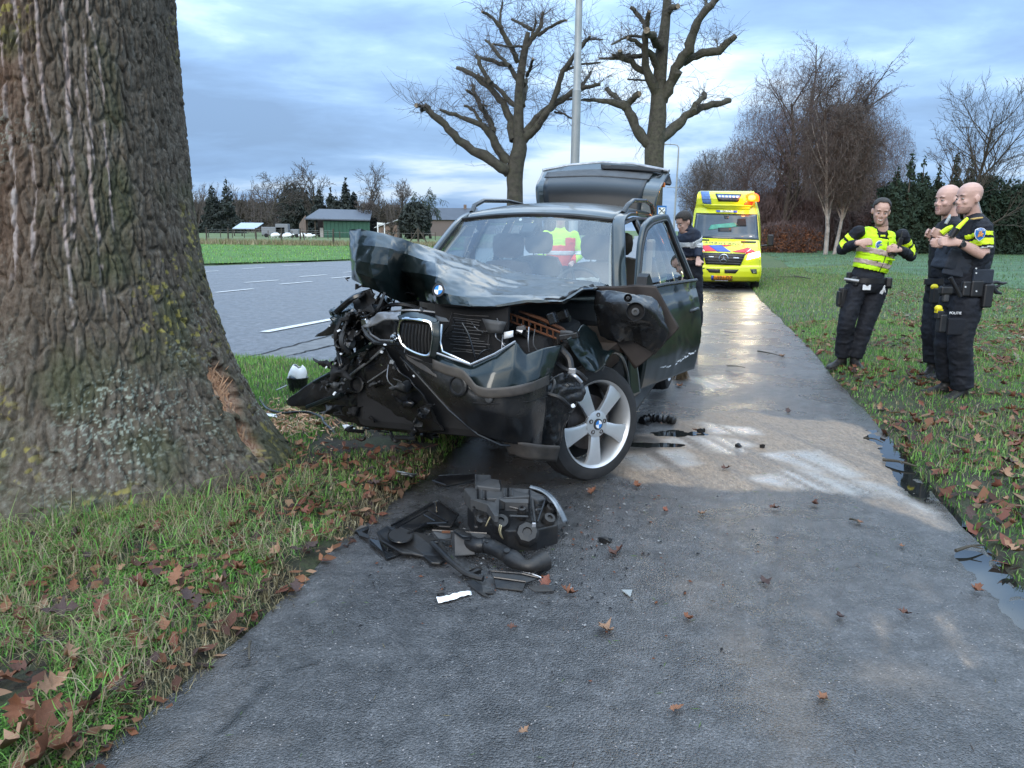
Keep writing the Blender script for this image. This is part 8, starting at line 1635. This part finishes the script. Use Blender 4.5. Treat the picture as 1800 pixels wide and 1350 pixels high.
t_ = thing('rolled_rubber', 'rolled black rubber liner lying on the wet path behind the front wheel', 'car part', gpt(1158, 738)); P = crv(t_, [gpt(1128, 740, .03), gpt(1142, 735, .035), gpt(1160, 736, .035), gpt(1178, 738, .032), gpt(1187, 741, .025)], 30)
MB().tube(P, [.030 + .007 * math.sin(i * 1.9) for i in range(30)], 12).build('roll', M['plastg'], t_, True); MB().prism(rel(t_, [gpt(1120, 742, .01), gpt(1135, 730, .03), gpt(1160, 727, .03), gpt(1140, 748, .008)]), (0, 0, -.006)).build('flap', M['plast'], t_)
# beside the oak
t_ = thing('seal_strip', 'curved black rubber seal strip lying among splinters beside the oak', 'seal', Z5(640, 560)); MB().tube(crv(t_, [Z5(*a) for a in ((345, 460, .03), (400, 530, .05), (520, 568, .05), (620, 560, .06), (740, 565, .06), (830, 600, .05), (850, 640, .04), (900, 690, .03), (945, 745, .0))], 40), [.010] * 40, 8).build('strip', M['plastg'], t_, True)
MB().tube(crv(t_, [Z5(*a) for a in ((540, 490, .03), (600, 465, .04), (700, 470, .04), (740, 500, .03), (700, 545, .02))], 24), [.006] * 24, 6).build('strip_end', M['plast'], t_, True)
t_ = thing('reservoir', 'broken black reservoir with a torn white lid on the grass behind the oak', 'reservoir', Z5(650, 430, -.03)); c = t_.location
MB().lathe((0, 0, 0), (0, 0, 1), [(.075, 0), (.085, .10), (.095, .17), (.080, .175), (.001, .165)], 20).build('bowl', M['plastg'], t_, True); surf('lid', [[Vector((.085 * math.cos(a) * s, .085 * math.sin(a) * s, .17 + h + .03 * math.sin(a * 3 + 1) * s)) for a in [2 * math.pi * i / 12 for i in range(13)]] for s, h in ((1.05, 0), (.9, .06), (.55, .10))], M['rwhite'], t_, 36, 8, .004, sharp=.7)
MB().tube([(-.18, -.05, .06), (-.09, -.02, .10)], .006, 6).build('stub', M['metal'], t_)
flat('plastic_shard', 'dark chip leaning on the oak roots among pale splinters', 'shard', [(455, 800, .04), (480, 780, .10), (530, 778, .10), (575, 790, .06), (560, 860, .02), (520, 880, .01), (470, 850, .02)], M['greydk'], .006, fn=Z5)
flat('plastic_shard', 'white jagged plastic piece in the grass under the bumper', 'shard', [(995, 660, .03), (1040, 655, .04), (1100, 688, .02), (1080, 695, .02), (1040, 680, .03), (1020, 700, .01)], M['rwhite'], .004, fn=Z5)
flat('plastic_shard', 'small white chip beside the seal strip at the oak', 'shard', [(380, 565, .06), (430, 570, .06), (490, 580, .05), (480, 600, .04), (420, 590, .05)], M['rwhite'], .004, fn=Z5)
for k, (px, py, w_, lab) in enumerate([(1062, 955, .045, 'small black cap standing on the asphalt right of the pile'), (1232, 760, .05, 'black crumb of rubber on the golden wet patch'), (1297, 787, .03, 'small dark piece in the wet patch before the puddle'), (1340, 788, .03, 'tiny dark piece right of the small piece in the wet patch'), (775, 1052, .03, 'dark splinter above the white paper strip'), (635, 940, .05, 'black chip at the far left of the pile')]):
    p = gpt(px, py); t_ = thing('debris_chip', lab, 'chip', p); r_ = random.Random(k); pts = [Vector((w_ * r_.uniform(.5, 1) * math.cos(a), w_ * r_.uniform(.4, .8) * math.sin(a), .01 + r_.uniform(.0, .03))) for a in [2 * math.pi * i / 7 for i in range(7)]]
    MB().add(pts + [Vector((p_.x * .7, p_.y * .7, 0)) for p_ in pts], [tuple(range(7))] + [(i, 7 + i, 7 + (i + 1) % 7, (i + 1) % 7) for i in range(7)]).build('chip', M['plast'], t_)
p = gpt(1103, 1041); flat('bark_flake', 'pale grey flake on the asphalt below the dark cap', 'flake', [(0, 0, 0)] * 3, M['greypost'], fn=lambda x, y, z=0, _i=iter([(1092, 1036), (1112, 1036), (1108, 1048)]): gpt(*next(_i), .02))
# sticks
for k, (a, b, r_, lab) in enumerate([((1552, 808), (1612, 820), .012, 'thick stick lying across the long puddle'), ((1518, 770), (1552, 778), .007, 'thin stick at the top of the puddle'), ((1332, 617), (1380, 628), .010, 'twig far up the path with leaves caught on it'), ((1278, 643), (1310, 646), .008, 'twig on the path left of the leafy twig'), ((1645, 838), (1700, 800), .012, 'branch in the verge above the puddle'), ((1680, 968), (1730, 958), .009, 'bent twig at the near puddle'), ((1494, 912), (1512, 922), .006, 'short twig on the path'), ((440, 1128), (438, 1158), .006, 'short twig standing at the grass edge'), ((1395, 480), (1425, 490), .03, 'fallen branch in the crop field beside the ambulance')]):
    A0, B0 = gpt(*a, .02), gpt(*b, .02); A0.z += gzf(A0.x, A0.y) * (k == 8); t_ = thing('stick', lab, 'stick', (A0 + B0) / 2); q = (A0 + B0) / 2 + Vector((0, 0, .01)); MB().tube(crv(t_, [A0, q + Vector((rng.gauss(0, .01), rng.gauss(0, .01), 0)), B0], 8), [r_ * (1 - .08 * i) for i in range(8)], 6).build('wood', M['limb'], t_, True)
    MB().tube(rel(t_, [q, q + (B0 - A0).cross(Vector((0, 0, 1))).normalized() * (B0 - A0).length * .25 + (B0 - A0) * .15]), [r_ * .5, r_ * .25], 5).build('side_twig', M['limb'], t_)
for ob in [o for o in bpy.data.objects if o.type == 'FONT']:   # lettering becomes real mesh
    dg = bpy.context.evaluated_depsgraph_get(); me = bpy.data.meshes.new_from_object(ob.evaluated_get(dg)); n = ob.name; par = ob.parent; ml = ob.matrix_local.copy()
    no = bpy.data.objects.new('tmp', me); COL.objects.link(no); no.parent = par; no.matrix_local = ml; bpy.data.objects.remove(ob); no.name = n
# ================================================================== GRASS, LEAVES, CHIPS
rs = np.random.RandomState(17)
def m_blade(name, rough=.6):
    m = bpy.data.materials.new(name); m.use_nodes = True; t = NT(m.node_tree); b = m.node_tree.nodes['Principled BSDF']
    c = t.n('ShaderNodeAttribute', attribute_name='col').outputs['Color']; t.l.new(c, b.inputs['Base Color']); b.inputs['Roughness'].default_value = rough
    b.inputs['Subsurface Weight'].default_value = 0.0; b.inputs['Specular IOR Level'].default_value = .35
    tr = t.n('ShaderNodeBsdfTranslucent'); t.l.new(c, tr.inputs[0]); mx = t.n('ShaderNodeMixShader', i_0=.3); t.l.new(b.outputs[0], mx.inputs[1]); t.l.new(tr.outputs[0], mx.inputs[2])
    t.l.new(mx.outputs[0], m.node_tree.nodes['Material Output'].inputs[0]); return m
M['blade'] = m_blade('grass_blades'); M['leafm'] = m_blade('leaf_litter', .75)
GREEN = np.array([[.085, .24, .03], [.13, .33, .045], [.18, .37, .07], [.07, .17, .04], [.23, .36, .10]]); STRAW = np.array([[.30, .25, .14], [.23, .19, .10], [.36, .31, .20], [.17, .14, .075]])
def blades(name, x, y, h, w, straw, lay, label, z=None, greens=GREEN):
    n = len(x); z = ground_z(x, y) if z is None else z
    a = rs.uniform(0, 2 * np.pi, n); b = a + rs.normal(0, .5, n); ln = h * rs.uniform(.5, 1.3, n); lean = np.clip(rs.normal(lay, .25, n), .02, .97)
    D = np.stack([np.cos(a), np.sin(a)], -1); D2 = np.stack([np.cos(b), np.sin(b)], -1); S = np.stack([-D[:, 1], D[:, 0]], -1)
    P0 = np.stack([x, y, z - .004], -1); up1 = np.sqrt(1 - lean ** 2 * .5); 
    P1 = P0 + np.concatenate([D * (ln * .5 * lean * .7)[:, None], (ln * .5 * up1)[:, None]], 1)
    l2 = np.clip(lean * 1.25, 0, .99); P2 = P1 + np.concatenate([D2 * (ln * .5 * l2)[:, None], (ln * .5 * np.sqrt(1 - l2 ** 2) * np.where(lean > .75, -.2, 1))[:, None]], 1)
    P2[:, 2] = np.maximum(P2[:, 2], z + .004); W_ = np.concatenate([S * (w * rs.uniform(.6, 1.3, n))[:, None], np.zeros((n, 1))], 1) * .5
    V = np.stack([P0 - W_, P0 + W_, P1 + W_ * .8, P1 - W_ * .8, P2], 1).reshape(-1, 3); k = np.arange(n)[:, None] * 5
    F_ = k + [0, 1, 4] if np.mean(w) > .012 else np.concatenate([k + [0, 1, 2], k + [0, 2, 3], k + [3, 2, 4]], 0)
    st = rs.uniform(size=n) < straw; c = greens[rs.randint(len(greens), size=n)]; c = np.where(st[:, None], STRAW[rs.randint(4, size=n)], c) * rs.uniform(.7, 1.25, (n, 1))
    tip = np.repeat(c, 5, 0).reshape(n, 5, 3); tip[:, 4] = tip[:, 4] * .6 + np.array([.22, .19, .10]) * .4 * (1 + 0 * tip[:, 4])
    o = mesh(name, V, F_, M['blade'], None, False, attr=dict(col=tip.reshape(-1, 3))); tag(o, label, 'grass', kind='stuff'); return o
def scatter(n, x0, x1, y0, y1, ok, dens=None):
    X_, Y_ = [], []; tot = 0
    while tot < n:
        x = rs.uniform(x0, x1, n * 2); y = y0 + (y1 - y0) * rs.uniform(0, 1, n * 2) ** (1.0 if dens is None else dens); k = ok(x, y); X_.append(x[k]); Y_.append(y[k]); tot += k.sum()
    return np.concatenate(X_)[:n], np.concatenate(Y_)[:n]
def patchn(x, y, s, o=0): return fbm(np.stack([x * s + o, y * s, 0 * x], -1), 3)
def offroad(x, y, m=0.0): 
    e = .06 * patchn(x, y, 3.0, 4); return (np.minimum(x - path_left(y), path_right(y) - x) < -m + e) & (sdist(ROAD, x, y) < -m + e)
notree = lambda x, y: np.hypot(x - TREE_C[0], (y - TREE_C[1]) * 1) > 1.10
under = lambda x, y: ~((x > -1.35) & (x < .4) & (y > 4.15) & (y < 7.5))
ringf = lambda x, y: offroad(x, y) & notree(x, y)
# near left verge
x, y = scatter(60000, -4.6, 1.0, 1.0, 4.9, lambda x, y: ringf(x, y) & (x < path_left(y) + .05) & (patchn(x, y, 2.4) > -.22) & (under(x, y) | (rs.uniform(size=x.shape) < .12)), 1.1)
st = .16 + .5 * (path_left(y) - x < .16) + .35 * (patchn(x, y, 1.6, 7) > .12); blades('verge_grass', x, y, .042 + .022 * (patchn(x, y, 1.2, 3) > 0), .0048, st, .62, 'short wet grass mixed with straw on the verge around the oak')
x, y = scatter(8500, -4.4, .4, 1.0, 4.4, lambda x, y: ringf(x, y) & (x < path_left(y) - .10) & (patchn(x, y, 1.1, 20) > -.05), 1.1)
blades('long_grass', x, y, .17, .0038, .60 + 0 * x, .93, 'long matted straw coloured grass lying over the verge')
x, y = scatter(1500, -3.9, -1.2, 3.2, 3.9, lambda x, y: ringf(x, y) & (np.hypot(x - TREE_C[0], y - TREE_C[1]) < 1.36)); blades('tall_grass', x, y, .10, .004, .30 + 0 * x, .45, 'taller grass standing against the foot of the oak')
x, y = scatter(2600, -4.2, -1.0, 2.6, 4.2, lambda x, y: ringf(x, y) & (np.hypot(x - TREE_C[0], y - TREE_C[1]) < 1.75)); blades('long_grass', x, y, .22, .0038, .5 + 0 * x, .82, 'shaggy long grass hanging around the foot of the oak')
# strip behind the oak, bright green
x, y = scatter(30000, -4.6, -.6, 4.9, 9.2, lambda x, y: ringf(x, y) & (x < path_left(y)) & under(x, y)); blades('verge_grass', x, y, .065, .0065, .14 + 0 * x, .45, 'bright green grass strip between the oak and the road', greens=GREEN * 1.15)
x, y = scatter(6000, -1.3, .3, 4.2, 7.0, lambda x, y: ringf(x, y) & (x < path_left(y)) & (patchn(x, y, 2) > .0)); blades('shaded_grass', x, y, .05, .006, .4 + 0 * x, .6, 'flattened grass under the wrecked car')
# right verge near and far
right = lambda x, y: (x > path_right(y) + .03 * patchn(x, y, 4)) & (x < path_right(y) + 2.2 + .30 * y)
x, y = scatter(70000, 1.5, 12, 2.0, 13, lambda x, y: right(x, y) & (patchn(x, y, 1.5, 2) > -.42 - .3 * rs.uniform(size=x.shape)), 1.15); st = .18 + .25 * (patchn(x, y, 1.3, 9) > .15); blades('verge_grass', x, y, .050 + .03 * (patchn(x, y, 1, 5) > .1), .0065, st, .55, 'wet green grass of the right verge around the officers')
x, y = scatter(5000, 1.5, 8, 2.2, 9, lambda x, y: right(x, y) & (patchn(x, y, 1.3, 12) > .12)); blades('long_grass', x, y, .15, .0055, .22 + 0 * x, .55, 'longer tufts of grass on the right verge')
x, y = scatter(30000, 4, 22, 12, 34, lambda x, y: (x > path_right(y)) & (x < path_right(y) + 9 - .12 * y), .9); blades('verge_grass', x, y, .09, .016, .25 + 0 * x, .5, 'grass of the verge beside the ambulance', greens=GREEN * .9)
x, y = scatter(26000, 2.5, 30, 6, 30, lambda x, y: (x > path_right(y) + 1.8 + .02 * y), .8); blades('field_weeds', x, y, .07, .018, .10 + 0 * x, .55, 'bluish green leafy weeds between verge and crop', greens=np.array([[.08, .17, .06], [.12, .22, .10], [.055, .11, .05]]))
x, y = scatter(42000, 6, 70, 16, 62, lambda x, y: (x > path_right(y) + 2.5 + (y < 30) * (30 - y) * .25), .75); blades('crop_blades', x, y, .11, .035, .03 + 0 * x, .4, 'young green crop covering the field before the hedge', greens=np.array([[.065, .17, .065], [.085, .21, .075], [.055, .13, .055]]))
# rough tan strip along the pasture fence and the roadside
x = rs.uniform(-30, 0, 14000); y = 62 + rs.normal(0, 1.2, 14000) - .08 * (x + 15); blades('rough_grass', x, y, .42, .06, .93 + 0 * x, .45, 'tan rough grass growing along the pasture fence', z=0 * x + .08)
x, y = scatter(16000, -40, 2, 28, 62, lambda x, y: sdist(ROAD, x, y) < -.1); blades('roadside_blades', x, y, .12, .035, .06 + 0 * x, .4, 'bright green grass beyond the road', z=0 * x + .06, greens=GREEN * 1.3)
# leafy weeds: little rosettes in the near verge
def weeds(name, x, y, s, label, cols):
    n = len(x); z = ground_z(x, y); V, C_ = [], []
    for k in range(6):
        a = rs.uniform(0, 6.28, n); r_ = s * rs.uniform(.3, 1.5, n); hz = z + s * rs.uniform(.5, 2.2, n); c = np.stack([x + np.cos(a) * r_, y + np.sin(a) * r_, hz], -1); d = np.stack([np.cos(a), np.sin(a), rs.normal(.1, .3, n)], -1) * (s * rs.uniform(.35, .7, n))[:, None]; e = np.stack([-np.sin(a), np.cos(a), rs.normal(0, .2, n)], -1) * (s * .36)
        V.append(np.stack([c - d, c + e, c + d, c - e], 1)); C_.append(np.repeat((cols[rs.randint(len(cols), size=n)] * rs.uniform(.7, 1.3, (n, 1)))[:, None], 4, 1))
    V = np.concatenate(V).reshape(-1, 3); o = mesh(name, V, np.arange(len(V)).reshape(-1, 4), M['blade'], None, False, attr=dict(col=np.concatenate(C_).reshape(-1, 3))); tag(o, label, 'weeds', kind='stuff')
x, y = scatter(4200, -3.4, -.5, 1.3, 3.4, lambda x, y: ringf(x, y) & (x < path_left(y) - .03) & (patchn(x, y, 2.1, 30) > .02)); weeds('chickweed', x, y, .011, 'fresh green small-leaved weeds in the near verge', np.array([[.10, .24, .03], [.13, .30, .045], [.07, .17, .025]]))
x, y = scatter(5200, 3.5, 26, 6.5, 24, lambda x, y: (x > path_right(y) + 2.0)); weeds('field_weeds', x, y, .035, 'broad leaved weeds in the field behind the officers', np.array([[.11, .20, .09], [.15, .26, .13], [.07, .13, .06]]))
# fallen oak leaves
def leaf_outline():
    pts = []; 
    for i, (t, w_) in enumerate([(0, .02), (.10, .05), (.2, .16), (.28, .10), (.40, .30), (.48, .15), (.60, .34), (.68, .14), (.80, .22), (.88, .08), (1.0, .0)]): pts.append((t, w_))
    return pts
LM = []
BR = [(.15, .058, .028), (.21, .095, .05), (.095, .042, .028), (.26, .15, .09), (.06, .036, .032), (.17, .062, .04)]
for k in range(9):
    r_ = random.Random(k); pts = leaf_outline(); vs = []; cu = r_.uniform(1.5, 4.5); tw = r_.uniform(-1.2, 1.2); 
    for t, w_ in pts:
        w2 = w_ * r_.uniform(.8, 1.2)
        for s_ in (-1, 0, 1): x_ = s_ * w2; vs.append((x_, t - .5, cu * .35 * (t - .5) ** 2 + abs(x_) * r_.uniform(.1, 1.3) + tw * x_ * (t - .5) + .03))
    vs += [(0, -.62, .06)]
    fs = [(3 * i + j, 3 * i + j + 1, 3 * i + j + 4, 3 * i + j + 3) for i in range(len(pts) - 1) for j in (0, 1)] + [(0, 1, len(vs) - 1)]
    LM.append((np.array(vs), fs))
lmat = [pmat('dead_oak_leaf_%d' % k, c, .7, var=.3, vscale=60, bumpv=.3, bscale=120) for k, c in enumerate(BR)]
LMesh = []
for k, (vs, fs) in enumerate(LM):
    for j in range(2):
        me = bpy.data.meshes.new('fallen_leaf'); me.from_pydata([tuple(v) for v in vs], [], fs); me.materials.append(lmat[(k + 3 * j) % 6]); me.polygons.foreach_set('use_smooth', np.ones(len(me.polygons), bool)); LMesh.append(me)
rl = random.Random(77)
def put_leaf(x, y, z, s, label, group, flat_=.35):
    o = bpy.data.objects.new('fallen_leaf', rl.choice(LMesh)); COL.objects.link(o); o.location = (x, y, z); o.scale = (s, s, s); o.rotation_euler = (rl.gauss(0, flat_), rl.gauss(0, flat_), rl.uniform(0, 6.28)); tag(o, label, 'leaf', group)
def gzs(x, y): return float(ground_z(np.array([x]), np.array([y]))[0])
for px, py, s in [(105, 1085, .16), (150, 990, .10), (250, 940, .10), (60, 965, .09), (128, 985, .10), (250, 1045, .14), (330, 1065, .13), (240, 1155, .08), (180, 1075, .12), (490, 980, .12), (470, 1000, .11), (545, 965, .11), (520, 975, .08), (60, 1285, .22), (110, 1320, .2), (30, 1260, .12), (90, 1220, .13), (170, 1240, .12), (120, 1170, .11), (40, 1185, .1), (150, 1260, .11), (390, 1040, .11), (420, 1015, .1), (415, 935, .12), (430, 910, .10), (535, 905, .10), (560, 895, .08), (595, 945, .08), (520, 1020, .10), (290, 1115, .10), (310, 1030, .13), (85, 1140, .09), (35, 1095, .10), (215, 1215, .08), (20, 1320, .18), (225, 1190, .08), (350, 1075, .09), (200, 1130, .1), (10, 1200, .1), (75, 1340, .18)]:
    p = G(px, py, .06); put_leaf(p.x, p.y, gzs(p.x, p.y) + .05, s * .80, 'fallen brown oak leaf resting in the verge grass near the big oak', 'oak leaves in the left verge')
for k in range(46):
    y = 2.6 + 4.2 * rl.random(); x = path_left(y) - rl.uniform(.0, 1.6)
    if math.hypot(x - TREE_C[0], y - TREE_C[1]) > 1.1: put_leaf(x, y, gzs(x, y) + .04, rl.uniform(.045, .09), 'fallen brown oak leaf resting in the verge grass near the big oak', 'oak leaves in the left verge')
pl = [(1083, 975, .11), (1120, 857, .07), (1065, 1110, .08), (1432, 888, .06), (1362, 895, .06), (1510, 920, .05), (1190, 1248, .05), (1345, 1026, .07), (1585, 962, .04), (1715, 1040, .07), (1374, 628, .09), (1276, 825, .07), (1222, 758, .05), (1235, 905, .05), (1170, 900, .05), (1475, 1086, .05), (1000, 1045, .07), (960, 1030, .08), (745, 845, .09), (1195, 680, .09), (1400, 590, .08), (1385, 725, .08), (1210, 1090, .05), (1040, 868, .07), (1445, 1230, .05), (900, 1105, .04), (1590, 1080, .05), (920, 1290, .04)]
MK = [((1040, 745), 'the front wheel'), ((798, 1048), 'the white paper strip'), ((960, 985), 'the intake hose mouth'), ((905, 905), 'the torn out headlamp'), ((1158, 735), 'the rolled rubber liner'), ((1570, 795), 'the long edge puddle'), ((1730, 970), 'the nearest edge puddle'), ((1062, 955), 'the small black cap'), ((1277, 507), 'the ambulance'), ((1400, 830), 'the pale sand smear'), ((1195, 665), 'the broom'), ((1490, 650), 'the laughing officer'), ((1102, 1041), 'the pale grey flake'), ((720, 815), 'the standing grey lens')]
def where(px, py, k):
    (mx, my), nm = sorted(MK, key=lambda m: math.hypot(m[0][0] - px, (m[0][1] - py) * 1.5))[k]; dx, dy = px - mx, py - my; d = math.hypot(dx, dy)
    wd = ('right of ' if dx > 0 else 'left of ') if abs(dx) > abs(dy) else ('nearer than ' if dy > 0 else 'beyond '); return ('just ' if d < 60 else ('far ' if d > 170 else '')) + wd + nm
seen_ = set()
for px, py, s in pl:
    p = G(px, py, .01); lb = 'dead brown leaf on the path, ' + where(px, py, 0)
    if lb in seen_: lb = 'path leaf ' + where(px, py, 0) + ', ' + where(px, py, 1).replace('the ', '')
    seen_.add(lb); put_leaf(p.x, p.y, .014 + gzf(p.x, p.y), s * 1.1, lb, 'leaves on the path', .12)
for k in range(150):
    y = 2.8 + 9 * rl.random() ** 1.3; x = path_right(y) + abs(rl.gauss(0, .9)) + .02; put_leaf(x, y, gzs(x, y) + .045, rl.uniform(.055, .115), 'fallen brown oak leaf among the grass of the right verge', 'oak leaves in the right verge')
# small litter: too many to count
def litter(name, x, y, s, label, cols, cat, dz=.012, flat_=.35, asp=.55):
    n = len(x); z = ground_z(x, y) + dz; a = rs.uniform(0, 6.28, n); sz = s * rs.uniform(.5, 1.4, n); c = np.stack([x, y, z], -1)
    d = np.stack([np.cos(a), np.sin(a), rs.normal(0, flat_, n)], -1) * sz[:, None]; e = np.stack([-np.sin(a), np.cos(a), rs.normal(0, flat_, n)], -1) * (sz * asp)[:, None]
    V = np.stack([c - d, c - d * .2 + e, c + d * .5 + e * .4, c + d, c + d * .3 - e, c - d * .4 - e * .6], 1).reshape(-1, 3); C_ = np.repeat(cols[rs.randint(len(cols), size=n)] * rs.uniform(.6, 1.3, (n, 1)), 6, 0)
    k = np.arange(n)[:, None] * 6; F_ = np.concatenate([k + [0, 1, 4, 5], k + [1, 2, 3, 4]], 0); o = mesh(name, V, F_, M['leafm'], None, False, attr=dict(col=C_)); tag(o, label, cat, kind='stuff')
BRn = np.array(BR)
x, y = scatter(3600, 1.5, 11, 2.4, 13, lambda x, y: right(x, y) & (patchn(x, y, .9, 41) > -.2), 1.0); litter('leaf_litter', x, y, .045, 'brown leaf litter strewn through the right verge', BRn, 'leaf litter', .022)
x, y = scatter(7000, 4.5, 26, 7, 20, lambda x, y: (x > path_right(y) + 1.9) & (patchn(x, y, .6, 61) > -.1), 1.0); litter('leaf_litter', x, y, .05, 'pale and brown leaf litter between the field weeds', np.vstack([BRn, [[.30, .24, .19], [.22, .17, .14]]]), 'leaf litter', .03)
x, y = scatter(2500, -3.5, -.5, 1.2, 5, lambda x, y: ringf(x, y) & (x < path_left(y) + .02)); litter('leaf_litter', x, y, .030, 'small leaf scraps in the verge around the oak', BRn * 1.1, 'leaf litter', .030)
WD = np.array([[.55, .32, .19], [.62, .44, .28], [.42, .20, .12], [.66, .52, .36]])
xc, yc = Z5(560, 640)[:2]; x = xc + rs.normal(0, .30, 1300); y = yc - .1 + rs.normal(0, .33, 1300); k = notree(x, y); litter('wood_chips', x[k], y[k], .024, 'pale torn wood chips scattered at the foot of the oak', WD, 'wood chips', .035, .6, .22)
x = rs.uniform(-1.6, .6, 420); y = rs.uniform(3.6, 5.0, 420); litter('wood_chips', x, y, .008, 'fine wood crumbs around the front of the car', WD, 'wood chips', .014, .3, .5)
for k in range(26):
    a = rl.gauss(0, .5); p = Vector((xc + rl.gauss(0, .2) - .08, yc + rl.gauss(0, .22), 0)); z = gzs(p.x, p.y)
    if math.hypot(p.x - TREE_C[0], p.y - TREE_C[1]) < 1.05: p.x += .25
    L_ = rl.uniform(.04, .11); d = Vector((rl.gauss(0, 1), rl.gauss(0, 1), rl.gauss(.1, .3))).normalized(); o = MB().tube([p + Vector((0, 0, z + .03)) - d * L_ * .5, p + Vector((0, 0, z + .04)), p + Vector((0, 0, z + .04)) + d * L_ * .5], [.004, .012, .003], 5).build('splinter', M['splinter']); tag(o, 'torn pale splinter of oak wood on the ground by the wound', 'splinter', 'splinters torn from the oak')
# grit, twigs and crumbs on the path
x, y = scatter(900, -.9, 3.6, 1.9, 9, lambda x, y: (x > path_left(y) + .03) & (x < path_right(y) - .03), 1.2); z0 = rs.uniform(size=900)
def grit(name, x, y, s, cols, label, asp=.5, dz=.010):
    n = len(x); a = rs.uniform(0, 6.28, n); sz = s * rs.uniform(.3, 1.6, n); c = np.stack([x, y, gz(x, y) + dz], -1); d = np.stack([np.cos(a), np.sin(a), 0 * a], -1) * sz[:, None]; e = np.stack([-np.sin(a), np.cos(a), 0 * a], -1) * (sz * asp)[:, None]; t_ = c + np.array([0, 0, 1]) * (sz * min(asp, .5))[:, None]
    V = np.stack([c - d, c + e, c + d, c - e, t_], 1).reshape(-1, 3); k = np.arange(n)[:, None] * 5; F_ = np.concatenate([k + [0, 1, 4], k + [1, 2, 4], k + [2, 3, 4], k + [3, 0, 4]], 0)
    C_ = np.repeat(cols[rs.randint(len(cols), size=n)], 5, 0); o = mesh(name, V, F_, M['leafm'], None, False, attr=dict(col=C_)); tag(o, label, 'grit', kind='stuff')
grit('grit', x, y, .0035, np.array([[.25, .23, .2], [.03, .03, .03], [.12, .09, .06], [.4, .37, .33]]), 'fine grit and crumbs scattered on the cycle path')
x, y = scatter(420, -.9, 3.6, 1.9, 7, lambda x, y: (x > path_left(y) + .02) & (x < path_right(y) - .03), 1.2); grit('plant_scraps', x, y, .014, np.array([[.10, .18, .03], [.22, .18, .09], [.06, .035, .02]]), 'green and straw plant scraps lying on the cycle path', .07)
x = rs.normal(.15, .45, 520); y = rs.normal(3.55, .45, 520); grit('shard_crumbs', x, y, .008, np.array([[.012, .012, .014], [.02, .02, .022], [.3, .3, .3], [.15, .05, .02]]), 'tiny broken crumbs around the torn car parts', .5, .014)
